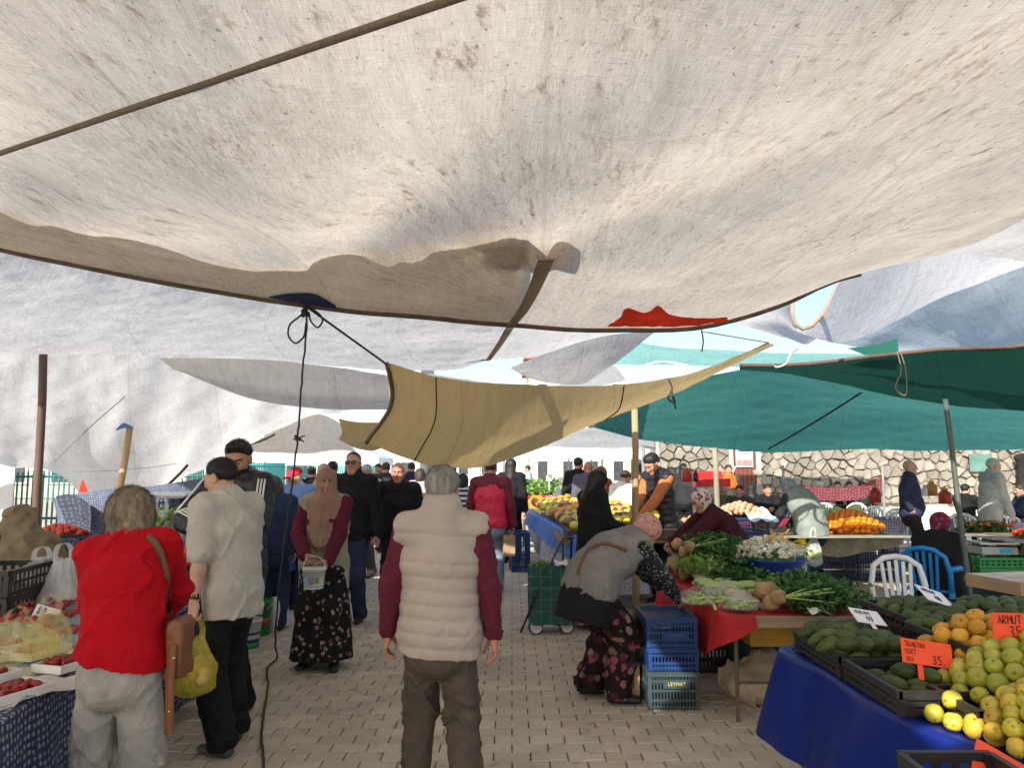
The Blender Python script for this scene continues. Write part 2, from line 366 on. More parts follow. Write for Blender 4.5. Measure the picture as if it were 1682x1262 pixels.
T_wh2 = tarp_mat('tarp_off_white', (.90, .88, .845), .51, .40, .7, 1, 6.0, crease=.5)
T_brt = tarp_mat('tarp_bright_white', (.95, .93, .90), .68, .30, .7, 1, 8.0, crease=.5)
T_blu = tarp_mat('tarp_pale_blue', (.80, .87, .90), .66, .3, .9, 1, 9.0)
T_yel = tarp_mat('tarp_khaki_yellow', (.72, .54, .26), .42, .12, .35, 1, 1.0, crease=.15)
T_tea = tarp_mat('tarp_teal', (.09, .33, .29), .50, .3, .9, 1, 2.0, crease=.2)
T_dgr = tarp_mat('tarp_dark_green', (.03, .13, .10), .25, .2, .5, 1, 4.0, crease=.15)
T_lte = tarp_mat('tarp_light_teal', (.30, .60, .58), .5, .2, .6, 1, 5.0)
T_hem = tarp_mat('tarp_hem', (.72, .60, .48), .5, .4, .6, 1, 7.0)
rope_m = M('rope_dark', (.05, .045, .045), .9, .3, 60, .6, 300); pole_m = M('pole_brown', (.10, .062, .045), .7, .3, 5, .3, 80, stretch=(1, 1, .1))
wood_m = M('pole_wood', (.36, .25, .13), .75, .3, 6, .4, 60, stretch=(1, 1, .08)); navy_m = cloth('navy_cloth', (.02, .035, .12)); red_m = M('red_cloth', (.72, .045, .02), .8, .25, 6, .3, 90, trans=.45)
rope_b = M('rope_brown', (.20, .16, .11), .9, .3, 90, .7, 260)

V3 = Vector
def bigrow(y, xs, zs): return [V3((x, y, z)) for x, z in zip(xs, zs)]
big_rows = [
    bigrow(-.55, (-5.6, -3.8, -2.2, -.6, .8, 2.2, 3.3), (3.5, 3.34, 3.22, 3.14, 3.10, 3.18, 3.34)),
    bigrow(.9, (-5.6, -3.8, -2.2, -.6, .8, 2.2, 3.3), (3.5, 3.30, 3.16, 3.06, 3.02, 3.12, 3.32)),
    bigrow(2.4, (-5.6, -3.8, -2.2, -.6, .8, 2.2, 3.28), (3.54, 3.32, 3.14, 3.02, 2.98, 3.08, 3.28)),
    bigrow(4.0, (-5.6, -3.8, -2.2, -.6, .8, 2.2, 3.24), (3.58, 3.38, 3.14, 2.97, 2.93, 3.04, 3.22)),
    bigrow(5.3, (-5.6, -4.0, -2.2, -.6, .8, 2.0, 3.18), (3.66, 3.46, 3.16, 2.96, 2.89, 2.98, 3.22)),
    [at(-260, 335, 6.4), at(-90, 383, 6.4), at(0, 406, 6.4), at(250, 458, 6.4), at(505, 499, 6.4), at(700, 520, 6.4), at(860, 533, 6.4), at(1000, 540, 6.4), at(1180, 530, 6.4), at(1290, 497, 6.35), at(1380, 457, 6.3), at(1442, 442, 6.15)]]
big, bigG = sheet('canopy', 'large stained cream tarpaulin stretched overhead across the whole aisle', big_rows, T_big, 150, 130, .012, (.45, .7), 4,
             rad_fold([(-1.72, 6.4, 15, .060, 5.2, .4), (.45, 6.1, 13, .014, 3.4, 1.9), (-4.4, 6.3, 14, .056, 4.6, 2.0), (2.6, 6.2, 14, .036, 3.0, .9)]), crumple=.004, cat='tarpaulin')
big_b = bvh_of(big)
def sun_gap(o, polys):
    """open sun gaps in a sheet: drop the faces whose centre lies in one of the plan outlines"""
    import bmesh
    bm = bmesh.new(); bm.from_mesh(o.data)
    def ins(p, q):
        c = False; n = len(q)
        for i in range(n):
            a, b_ = q[i], q[i-1]
            if (a[1] > p.y) != (b_[1] > p.y) and p.x < (b_[0]-a[0])*(p.y-a[1])/(b_[1]-a[1])+a[0]: c = not c
        return c
    bmesh.ops.delete(bm, geom=[f for f in bm.faces if any(ins(f.calc_center_median(), q) for q in polys)], context='FACES'); bm.to_mesh(o.data); bm.free()
sun_gap(big, [[(-.69, 1.74), (-.54, 1.37), (-1.02, .93), (-.91, 1.50)], [(.04, -.26), (.20, -.28), (.27, -.56), (.09, -.56)]])  # unseen openings shaped to throw sun patches on the crates and apples
def hem(parent_o, G, edge, w, mat, name='hem', r=.012):
    pts = G[-1] if edge == 'far' else G[0]
    b = MB(); b.tube([tuple(p+np.array((0, .012, -.01))) for p in pts[::3]], w, 6); return b.build(name, mat, parent_o, True)
hem(big, bigG, 'far', .027, M('hem_brown', (.13, .09, .065), .9))
def on_big(px, py, up=.03):
    h = hit(big_b, px, py); return (h + V3((0, 0, up))) if h else at(px, py, 6)
# the neighbouring white sheet lies on top of the cream one along its far edge
fold_rows = [[on_big(p, q, .035) for p, q in ((-60, 330), (0, 347), (175, 386), (340, 429), (430, 441), (490, 442), (520, 424), (600, 415), (650, 413), (695, 399), (735, 404), (775, 392), (830, 383), (872, 408))],
      [on_big(p, q, .045) for p, q in ((-60, 372), (0, 388), (175, 426), (340, 458), (490, 480), (600, 494), (700, 504), (790, 508), (862, 470))],
      [at(-60, 395, 6.46), at(0, 407, 6.46), at(250, 459, 6.46), at(505, 500, 6.46), at(700, 521, 6.46), at(846, 533, 6.46)]]
sheet('folded_strip', None, fold_rows, T_big, 110, 24, .006, (1.5, 1.5), 12, parent=big)
w1 = [[at(-60, 384, 6.5), at(0, 396, 6.5), at(175, 432, 6.5), at(340, 462, 6.5), at(505, 488, 6.5), at(700, 508, 6.5), at(850, 520, 6.5)],
      [at(-60, 400, 6.75), at(0, 414, 6.75), at(175, 448, 6.75), at(340, 478, 6.75), at(505, 503, 6.75), at(700, 523, 6.75), at(835, 533, 6.75)],
      [at(-150, 500, 8.8), at(0, 510, 8.8), at(250, 530, 8.8), at(500, 556, 8.8), at(700, 566, 8.6), at(822, 566, 8.2)],
      [at(-150, 583, 11), at(0, 582, 11), at(72, 582, 11), at(250, 584, 11), at(400, 586, 11), at(640, 610, 10.8), at(740, 610, 10.4), at(804, 592, 9.6)]]
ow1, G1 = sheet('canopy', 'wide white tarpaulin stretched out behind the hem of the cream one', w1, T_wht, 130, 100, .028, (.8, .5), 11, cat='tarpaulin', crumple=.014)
ed = [tuple(p) for p in crv([tuple(q) for q in [on_big(908, 425, .0)+V3((0, -.03, -.03)), on_big(888, 470, 0)+V3((0, -.03, -.03)), on_big(866, 508, 0)+V3((0, -.03, -.03)), at(848, 534, 6.38), at(826, 566, 7.6), at(806, 592, 8.6)]], 30)]
hv = []; hf = []
for i, p in enumerate(ed):
    k = i/(len(ed)-1); w = .10*(1-.45*k); hv += [p, (p[0]-w, p[1]-.02, p[2]-.015), (p[0]-w*.9, p[1]-.02, p[2]+.01), (p[0]+.01, p[1], p[2]+.02)]
for i in range(len(ed)-1):
    for j in range(4): hf.append((i*4+j, i*4+(j+1) % 4, i*4+4+(j+1) % 4, i*4+4+j))
mk('folded_hem', hv, hf, T_hem, big, True)
sheet('flap', None, [[on_big(772, 393, .07), on_big(800, 387, .07), on_big(832, 382, .07), on_big(870, 404, .07)], [on_big(790, 425, .07), on_big(830, 430, .07), on_big(880, 440, .07), on_big(905, 430, .07)]], T_hem, 16, 10, .008, parent=big)
flap = sheet('flap', None, [[on_big(895, 405, .05), on_big(912, 393, .05), on_big(945, 402, .05)], [on_big(882, 424, .05), on_big(915, 440, .05), on_big(938, 446, .05)]], T_hem, 10, 8, .004, parent=ow1)
# left side sheets
w2 = [[at(-150, 572, 10.9), at(72, 573, 11.1), at(200, 574, 11.3), at(330, 578, 11.5), at(450, 588, 12), at(650, 604, 12.5)],
      [at(-150, 690, 14.2), at(75, 690, 14.2), at(150, 700, 14.4), at(205, 698, 14.4), at(330, 690, 14.8), at(450, 660, 15), at(650, 642, 15.2)],
      [at(-150, 785, 17.6), at(60, 772, 17.5), at(110, 792, 17.5), at(180, 838, 17.5), at(225, 842, 17.6), at(310, 782, 18), at(430, 722, 18.5), at(540, 680, 19), at(650, 668, 19)]]
def vfold(A, f, ph=0):
    def g(G, U, V): return A*np.sin(U*f*6.28+ph+.7*np.sin(V*1.3+U*2))*np.clip(V/V.max()*1.6, 0, 1)
    return g
sheet('canopy', 'white side tarpaulin sloping down to the left fence with its lower edge drooping', w2, T_wh2, 120, 80, .04, (.7, .35), 21, vfold(.055, .8), cat='tarpaulin', crumple=.018)
ridge_roll = [[at(262, 588, 10.9), at(400, 590, 11), at(520, 598, 11), at(640, 610, 11)], [at(285, 606, 10.6), at(410, 636, 10.6), at(520, 650, 10.6), at(640, 652, 10.7)], [at(300, 612, 10.9), at(415, 656, 10.9), at(530, 672, 10.9), at(642, 674, 11)]]
sheet('canopy', 'narrow rolled white tarpaulin sagging below the wide white one', ridge_roll, T_wh2, 50, 14, .006, seed=31, cat='tarpaulin')
sheet('canopy', 'small cream awning with a peaked middle beyond the hanging rope', [[at(395, 738, 15), at(470, 700, 15.4), at(528, 681, 15.6), at(566, 704, 15.6), at(575, 735, 15.6)], [at(395, 742, 13.6), at(470, 746, 13.6), at(530, 752, 13.6), at(600, 752, 13.6)]], T_wh2, 40, 20, .015, seed=41, cat='awning')
# khaki hammock-like sheet
yel = [[at(635, 598, 6.9), at(690, 612, 6.9), at(740, 621, 7.0), at(870, 634, 7.1), at(1000, 633, 7.2), at(1110, 620, 7.3), at(1190, 594, 7.35), at(1262, 562, 7.4)],
       [at(645, 650, 7.3), at(700, 680, 7.5), at(760, 695, 7.6), at(840, 698, 7.7), at(950, 684, 7.7), at(1080, 645, 7.6), at(1190, 603, 7.5), at(1268, 566, 7.5)],
       [at(602, 728, 8.0), at(650, 748, 8.2), at(700, 763, 8.4), at(790, 768, 8.6), at(870, 743, 8.6), at(960, 704, 8.4), at(1090, 655, 8.0), at(1180, 612, 7.8), at(1272, 568, 7.6)]]
yo, yG = sheet('canopy', 'khaki yellow cloth slung like a hammock across the middle of the aisle', yel, T_yel, 90, 40, .016, (.9, .8), 51, crumple=.008, cat='tarpaulin')
seam_m = M('seam_dark', (.06, .045, .03), .9)
for k, f in enumerate((.13, .60)):
    j = int(f*89); MB().tube([tuple(p+np.array((0, -.012, -.012))) for p in yG[:, j]], .007, 5).build('seam', seam_m, yo, True)
b = MB().tube([tuple(p+np.array((.0, -.01, -.01))) for p in yG[:, 0]], .022, 6); b.build('hem', M('hem_khaki', (.16, .12, .08), .9), yo, True)
sheet('canopy', 'small beige cloth hanging left of the khaki hammock sheet', [[at(556, 688, 10.2), at(575, 692, 10.2), at(600, 694, 10.3), at(640, 694, 10.4)], [at(562, 710, 10.6), at(582, 722, 10.8), at(602, 728, 10.8), at(640, 715, 10.8)], [at(556, 722, 11.0), at(590, 738, 11.2), at(615, 740, 11.2), at(640, 730, 11.2)]], T_yel, 24, 16, .006, seed=61, cat='tarpaulin')
# middle scraps
sheet('canopy', 'light grey tarpaulin scrap between the cream canopy and the khaki sheet', [[at(838, 604, 9.4), at(900, 580, 9.2), at(985, 554, 9.0), at(1078, 543, 9.0)], [at(850, 612, 9.6), at(900, 620, 9.8), at(975, 610, 9.7), at(1020, 590, 9.4)], [at(870, 622, 9.8), at(905, 630, 10), at(960, 630, 10), at(985, 616, 9.8)]], T_wht, 40, 24, .012, seed=71, cat='tarpaulin')
sheet('canopy', 'bright white tarpaulin high behind the folded brown hem', [[at(842, 536, 9.6), at(930, 541, 9.6), at(1030, 543, 9.6)], [at(805, 592, 11.4), at(880, 585, 11.4), at(990, 556, 11.4)]], T_wh2, 30, 16, .012, seed=81, cat='tarpaulin')
sheet('canopy', 'low white tarpaulin strip showing just above the khaki sheet', [[at(700, 612, 12.0), at(800, 628, 12), at(900, 636, 12), at(1010, 600, 12)], [at(690, 640, 13.0), at(800, 650, 13), at(900, 650, 13), at(1030, 625, 13)]], T_wh2, 36, 14, .015, seed=83, cat='tarpaulin')
# right side sheets
sheet('canopy', 'white tarpaulin descending to the right beside the cream canopy', [[at(1383, 456, 6.7), at(1450, 438, 6.6), at(1600, 396, 6.2), at(1820, 330, 5.8)], [at(1352, 515, 7.2), at(1430, 498, 7.1), at(1600, 440, 6.7), at(1820, 362, 6.3)], [at(1318, 546, 7.6), at(1372, 562, 7.7), at(1560, 484, 7.2), at(1820, 392, 6.8)]], T_brt, 60, 30, .02, (.8, .6), 91, cat='tarpaulin')
sheet('canopy', 'torn white tarpaulin tip hanging left of the round gap', [[at(1200, 530, 7.2), at(1270, 508, 7.2), at(1303, 494, 7.2)], [at(1240, 540, 7.5), at(1290, 528, 7.5), at(1306, 534, 7.5)], [at(1300, 560, 7.8), at(1325, 566, 7.8), at(1342, 556, 7.8)]], T_brt, 24, 16, .012, seed=95, cat='tarpaulin')
MB().tube([tuple(at(px, py, 7.25)) for px, py in ((1302, 495), (1301, 515), (1306, 532), (1318, 541), (1334, 535), (1352, 515), (1368, 485), (1382, 458))], .022, 6).build('hem', T_hem, bpy.data.objects['canopy.011'] if 'canopy.011' in bpy.data.objects else yo, True)
sheet('canopy', 'pale blue tarpaulin sloping at the right edge above the dark green one', [[at(1362, 560, 8.5), at(1560, 482, 8.0), at(1690, 422, 7.8), at(1880, 340, 7.5)], [at(1420, 574, 8.7), at(1570, 535, 8.4), at(1700, 505, 8.2), at(1880, 470, 8)], [at(1490, 582, 8.9), at(1600, 574, 8.8), at(1720, 567, 8.7), at(1900, 558, 8.5)]], T_blu, 60, 36, .03, (.9, .9), 101, cat='tarpaulin')
g1, g1G = sheet('canopy', 'dark green tarpaulin underside hung from a horizontal brown bar', [[at(1215, 602, 8.3), at(1330, 598, 8.2), at(1475, 581, 8.1), at(1700, 567, 8), at(1900, 556, 7.9)], [at(1215, 606, 10), at(1340, 622, 10), at(1490, 655, 10), at(1700, 678, 10), at(1900, 692, 10)]], T_dgr, 50, 24, .02, seed=111, cat='tarpaulin')
MB().tube([tuple(p) for p in g1G[0][::4]], .022, 6).build('bar', pole_m, g1, True)
sheet('flap', None, [[at(1392, 572, 8.3), at(1440, 566, 8.3), at(1474, 556, 8.3)], [at(1420, 583, 8.2), at(1450, 582, 8.2), at(1476, 578, 8.2)]], T_dgr, 10, 6, .01, parent=g1)
sheet('canopy', 'broad teal tarpaulin sheltering the vegetable stalls on the right', [[at(1000, 672, 10), at(1080, 640, 10.2), at(1160, 618, 10.3), at(1245, 603, 10.4), at(1345, 620, 10.3), at(1500, 652, 10.1), at(1720, 680, 10), at(1900, 702, 10)],
      [at(985, 690, 11.5), at(1080, 676, 11.6), at(1245, 664, 11.8), at(1500, 680, 11.8), at(1720, 704, 11.8), at(1900, 715, 11.8)],
      [at(975, 703, 13), at(1060, 722, 13.6), at(1170, 737, 14), at(1260, 741, 14), at(1480, 740, 14), at(1720, 740, 14), at(1900, 741, 14)]], T_tea, 90, 44, .035, (.5, .7), 121, cat='tarpaulin')
sheet('canopy', 'sunlit pale teal awning far behind the khaki sheet', [[at(1020, 556, 16), at(1075, 566, 16), at(1250, 579, 16), at(1440, 582, 16)], [at(1000, 598, 14.2), at(1100, 600, 14.2), at(1290, 604, 14.2), at(1440, 602, 14.2)]], T_lte, 40, 16, .02, seed=131, cat='awning')
sheet('canopy', 'white awning low behind the left end of the teal tarpaulin', [[at(900, 712, 15), at(985, 703, 15), at(1072, 722, 15)], [at(855, 734, 17), at(960, 736, 17), at(1078, 738, 17)]], T_wh2, 30, 14, .02, seed=141, cat='awning')
# canopies added behind and beside the camera to keep the sun off
sheet('canopy', 'off white tarpaulin added behind the viewer to block the sun', [bigrow(-4.5, (-6, -3, 0, 3.2), (3.3, 3.2, 3.2, 3.3)), bigrow(-3, (-6, -3, 0, 3.2), (3.2, 3.1, 3.1, 3.2)), [V3((-6, -.60, 3.45)), V3((-2.6, -.55, 3.3)), V3((-.7, -.5, 3.25)), V3((-.16, -.60, 3.25)), V3((-.08, -.95, 3.24)), V3((.03, -.93, 3.24)), V3((.12, -.60, 3.25)), V3((.8, -.5, 3.26)), V3((3.2, -.5, 3.35))]], T_wh2, 50, 50, .02, seed=151, cat='tarpaulin')  # front edge notched to let a sun patch through to the apples
sheet('canopy', 'white tarpaulin added left of the aisle to block the sun', [bigrow(0, (-9, -7.3, -5.55), (3.0, 3.2, 3.5)), bigrow(3, (-9, -7.3, -5.55), (3.0, 3.2, 3.56)), bigrow(7.0, (-9, -7.3, -5.2), (3.0, 3.3, 3.7))], T_wht, 40, 60, .02, seed=161, cat='tarpaulin')
sheet('canopy', 'white tarpaulin added right of the viewer to block the sun', [bigrow(-1, (3.25, 5, 7), (3.4, 3.2, 3.1)), bigrow(2, (3.3, 5, 7), (3.42, 3.2, 3.1)), bigrow(6.0, (3.35, 5, 7), (3.40, 3.25, 3.1))], T_wh2, 40, 60, .02, seed=171, cat='tarpaulin')
# ------------------------------------------------------------------ figures: signed distance fields meshed into continuous surfaces
f32 = np.float32
def v3(*a): return np.array(a, float)
def nz(v): v = np.asarray(v, float); return v/(np.linalg.norm(v)+1e-9)
def smin(a, b, k):
    h = np.clip(.5+.5*(b-a)/k, 0, 1); return b+(a-b)*h-k*h*(1-h)
def smax(a, b, k): return -smin(-a, -b, k)
def seg(P, a, b, ra, rb, R=None, fa=1.0, fb=None):
    X, Y, Z = P; a = np.asarray(a, float); b = np.asarray(b, float); ba = b-a; L2 = float(ba@ba)+1e-9
    t = np.clip(((X-a[0])*ba[0]+(Y-a[1])*ba[1]+(Z-a[2])*ba[2])/L2, 0, 1).astype(f32)
    dx = X-a[0]-t*ba[0]; dy = Y-a[1]-t*ba[1]; dz = Z-a[2]-t*ba[2]; r = ra+(rb-ra)*t
    if R is None: return np.sqrt(dx*dx+dy*dy+dz*dz)-r
    fb = fa if fb is None else fb; fl = fa+(fb-fa)*t
    u = dx*R[0]+dy*R[1]+dz*R[2]; w2 = np.maximum(dx*dx+dy*dy+dz*dz-u*u, 0); q = r*fl
    k0 = np.sqrt((u/r)**2+w2/q**2); k1 = np.sqrt((u/r**2)**2+w2/q**4)+1e-6
    return k0*(k0-1)/k1
def ell(P, c, r):
    X, Y, Z = P; a, b, d = (X-c[0])/r[0], (Y-c[1])/r[1], (Z-c[2])/r[2]
    k0 = np.sqrt(a*a+b*b+d*d); k1 = np.sqrt((a/r[0])**2+(b/r[1])**2+(d/r[2])**2)+1e-6
    return k0*(k0-1)/k1
def pl(P, n, h): return P[0]*n[0]+P[1]*n[1]+P[2]*n[2]-h
def vn3(X, Y, Z, seed):
    T = np.random.RandomState(seed).uniform(-1, 1, 4096).astype(f32)
    xi, yi, zi = np.floor(X).astype(np.int32), np.floor(Y).astype(np.int32), np.floor(Z).astype(np.int32)
    u, v, w = X-xi, Y-yi, Z-zi; u, v, w = u*u*(3-2*u), v*v*(3-2*v), w*w*(3-2*w)
    g = lambda a, b, c: T[((xi+a)*73+(yi+b)*1511+(zi+c)*327) & 4095]
    return ((g(0, 0, 0)*(1-u)+g(1, 0, 0)*u)*(1-v)+(g(0, 1, 0)*(1-u)+g(1, 1, 0)*u)*v)*(1-w)+((g(0, 0, 1)*(1-u)+g(1, 0, 1)*u)*(1-v)+(g(0, 1, 1)*(1-u)+g(1, 1, 1)*u)*v)*w
def wr(P, seed, f=20, aniso=(1, 1, 1)):
    """creases: ridged noise drawn out along a few slanting directions"""
    rg = np.random.RandomState(seed+11); X, Y, Z = [p*a*f*.46 for p, a in zip(P, aniso)]; o = 0
    for i, (sx_, sc) in enumerate(((-1, 1.0), (1, 1.25), (0, 2.3))):
        d = nz(v3(sx_*rg.uniform(.5, .9), rg.uniform(-.5, .5), rg.uniform(.5, 1.0))); k = .72*(X*d[0]+Y*d[1]+Z*d[2])
        n = vn3((X-d[0]*k)*sc+7.3*i, (Y-d[1]*k)*sc+3.1, (Z-d[2]*k)*sc+1.7*i, seed+i); c = np.clip(1-np.abs(n)*3.6, 0, 1)**1.7; m = np.clip(.75+1.6*vn3(X*.5+i*9, Y*.5, Z*.5, seed+20+i), 0, 1); o = o-2.0*c*m if i < 2 else o+.55*n
    return o
def surf(fn, lo, hi, h):
    lo = np.asarray(lo, float)-2*h; hi = np.asarray(hi, float)+2*h; n = np.ceil((hi-lo)/h).astype(int)+1
    ax = [(lo[i]+h*np.arange(n[i])).astype(f32) for i in range(3)]
    P = np.meshgrid(*ax, indexing='ij'); D = fn(P); S = D < 0
    n0, n1, n2 = n
    c = [D[i:n0-1+i, j:n1-1+j, k:n2-1+k] for i in (0, 1) for j in (0, 1) for k in (0, 1)]
    s = [S[i:n0-1+i, j:n1-1+j, k:n2-1+k] for i in (0, 1) for j in (0, 1) for k in (0, 1)]
    cnt = sum(x.astype(np.int8) for x in s); act = (cnt > 0) & (cnt < 8); ia = np.argwhere(act)
    idm = np.full(act.shape, -1, np.int64); idm[act] = np.arange(len(ia))
    cv = [x[act] for x in c]; acc = np.zeros((len(ia), 3)); m = np.zeros(len(ia))
    off = [(i, j, k) for i in (0, 1) for j in (0, 1) for k in (0, 1)]
    for p in range(8):
        for q in range(p+1, 8):
            if sum(abs(off[p][e]-off[q][e]) for e in range(3)) != 1: continue
            A, B = cv[p], cv[q]; x = (A < 0) != (B < 0); t = np.where(x, A/np.where(x, A-B, 1), 0)
            acc += np.where(x[:, None], np.array(off[p])+t[:, None]*(np.array(off[q])-np.array(off[p])), 0); m += x
    V = lo+(ia+acc/np.maximum(m, 1)[:, None])*h
    Fs = []
    for a in range(3):
        b_, c_ = (a+1) % 3, (a+2) % 3
        s0 = [slice(0, n[i]) for i in range(3)]; s1 = list(s0); s0[a] = slice(0, n[a]-1); s1[a] = slice(1, n[a])
        X = S[tuple(s0)] != S[tuple(s1)]; e = np.argwhere(X)
        e = e[(e[:, b_] > 0) & (e[:, c_] > 0) & (e[:, b_] < n[b_]-1) & (e[:, c_] < n[c_]-1)]
        def g(db, dc):
            q = e.copy(); q[:, b_] -= db; q[:, c_] -= dc; return idm[q[:, 0], q[:, 1], q[:, 2]]
        quad = np.stack([g(1, 1), g(0, 1), g(0, 0), g(1, 0)], 1); fl = S[tuple(s0)][e[:, 0], e[:, 1], e[:, 2]]
        quad[~fl] = quad[~fl][:, ::-1]; Fs.append(quad)
    return V, np.concatenate(Fs)
def join(parts):
    V = []; Fa = []; b = 0
    for v, f in parts: V.append(v); Fa.append(np.asarray(f)+b); b += len(v)
    return np.concatenate(V), np.concatenate(Fa)
_HC = {}
def head_mesh(fem=0, h=.0065, chub=0.0, brow=1.0):
    k = ('head', fem, h, chub)
    if k in _HC: return _HC[k]
    def fn(P):
        X, Y, Z = P; A = np.abs(X); Q = (A, Y, Z)
        d = ell(P, (0, -.012, .035), (.074, .094, .084))
        d = smin(d, ell(P, (0, .03, -.03), (.060+chub*.5, .060, .082)), .03)
        d = smin(d, seg(P, (0, .055, -.094), (0, .060, -.090), .022, .022), .025)
        d = smin(d, seg(Q, (.050+chub, -.004, -.052), (.020, .055, -.092), .020, .019), .028)
        d = smin(d, seg(Q, (.038, .058, -.014), (.045, .045, -.02), .024+chub*.3, .022), .025)
        d = smin(d, seg(Q, (.012, .086, .030), (.046, .070, .030), .011*brow, .009), .014)
        d = smax(d, -ell(Q, (.031, .092, .010), (.018, .014, .011)), .012)
        d = smin(d, seg(P, (0, .086, .022), (0, .108, -.024), .0075, .0115), .010)
        d = smin(d, seg(Q, (.011, .093, -.027), (.010, .098, -.027), .0075, .0075), .007)
        d = smin(d, seg(Q, (0, .083, -.052), (.017, .076, -.056), .0075, .004), .007)
        d = smin(d, seg(Q, (0, .082, -.064), (.015, .076, -.061), .0085, .004), .006)
        d = smax(d, -seg(Q, (0, .094, -.0575), (.02, .084, -.0575), .0022, .0015), .004)
        e = smax(ell(Q, (.078, -.006, -.002), (.012, .022, .033)), -ell(Q, (.088, -.002, 0), (.009, .012, .020)), .006)
        d = smin(d, e, .008)
        return smin(d, seg(P, (0, -.026, -.05), (0, -.040, -.175), .050-.008*fem+chub*.4, .056-.008*fem), .03)
    r = surf(fn, (-.095, -.12, -.2), (.095, .13, .125), h); _HC[k] = r; return r
def hand_mesh(curl=(.35, .5, .4), thumb=.45, h=.0045, spread=.05):
    k = ('hand', curl, thumb, h)
    if k in _HC: return _HC[k]
    chains = []
    for y, L, r in ((.031, .070, .0088), (.0105, .079, .0092), (-.010, .073, .0088), (-.029, .058, .0080)):
        p = v3(.088-.3*abs(y-.006), y, 0); a = 0; segs = []
        for i, (fr, c) in enumerate(zip((.44, .32, .24), curl)):
            a += c*(1+.12*(-y/.03)); q = p+v3(math.cos(a), spread*y/.03*.6*math.cos(a), -math.sin(a))*L*fr; segs.append((p, q, r*(1-.10*i), r*(1-.10*(i+1)))); p = q
        chains.append(segs)
    t0 = v3(.022, .026, -.008); t1 = t0+v3(.026, .026, -.016*(1+thumb)); t2 = t1+v3(.028, .010, -.012-.012*thumb); t3 = t2+v3(.022, .000, -.010*thumb-.006)
    def fn(P):
        R = v3(0, 1, 0)
        d = seg(P, (-.01, 0, 0), (.02, 0, 0), .026, .033, R, .72, .50); d = smin(d, seg(P, (.02, .0, 0), (.082, .001, 0), .034, .041, R, .48, .30), .012)
        d = smin(d, seg(P, (.02, .022, -.010), (.042, .030, -.014), .017, .014), .014); d = smin(d, seg(P, (.02, -.026, -.008), (.06, -.032, -.004), .014, .010), .012)
        for s in chains:
            c = None
            for a, b, r0, r1 in s: q = seg(P, a, b, r0, r1); c = q if c is None else smin(c, q, .003)
            d = smin(d, c, .006)
        q = smin(smin(seg(P, t0, t1, .015, .0115), seg(P, t1, t2, .0110, .0095), .004), seg(P, t2, t3, .0095, .0075), .003)
        d = smin(d, q, .008)
        return smin(d, seg(P, (-.06, 0, 0), (0, 0, 0), .027, .026, R, .85, .72), .015)
    r = surf(fn, (-.07, -.06, -.12), (.18, .085, .03), h); _HC[k] = r; return r
def place(mesh, o, ax, ay, az, s=1.0):
    v, f = mesh; Mx = np.stack([ax, ay, az], 0); V = np.asarray(o)+(v*s) @ Mx
    return V, (f if np.linalg.det(Mx) > 0 else np.asarray(f)[:, ::-1])
def ik(a, c, l1, l2, pole):
    a, c = np.asarray(a, float), np.asarray(c, float); d = c-a; L = np.linalg.norm(d); u = d/(L+1e-9); Lc = min(L, (l1+l2)*.995)
    if L > Lc: c = a+u*Lc
    x = (Lc*Lc+l1*l1-l2*l2)/(2*Lc); y = math.sqrt(max(l1*l1-x*x, 0)); p = np.asarray(pole, float); p = nz(p-u*(p@u)); return a+u*x+p*y, c
skin_ms = {}
def skin(name, col): return M(name, col, .55, .12, 30, .15, 300, 0, .35, sub=.08)
SK_A, SK_B, SK_C = skin('skin_tan', (.42, .225, .145)), skin('skin_light', (.52, .31, .22)), skin('skin_ruddy', (.45, .20, .13))
lip_m = M('lips', (.33, .12, .10), .5, .1); eye_m = M('eye_white', (.38, .34, .31), .3, .05); iris_m = M('eye_iris', (.03, .018, .012), .2, .05)
def hair_m(name, col, var=.35): return M(name, col, .5, var, 40, .5, 120, 0, .3, stretch=(1, 1, .25))
HB, HG, HS, HD = hair_m('hair_black', (.018, .015, .014)), hair_m('hair_grey', (.42, .40, .37), .3), hair_m('hair_silver', (.34, .325, .30), .5), hair_m('hair_dark_brown', (.045, .028, .018))
HASH = hair_m('hair_ash_brown', (.30, .235, .165), .6)
shoe_b, shoe_br, shoe_gr = M('shoe_black', (.02, .02, .022), .5, .2), M('shoe_brown', (.07, .04, .025), .5, .2), M('shoe_grey', (.06, .06, .062), .6, .2)
sole_m = M('shoe_sole', (.10, .10, .10), .7, .2)

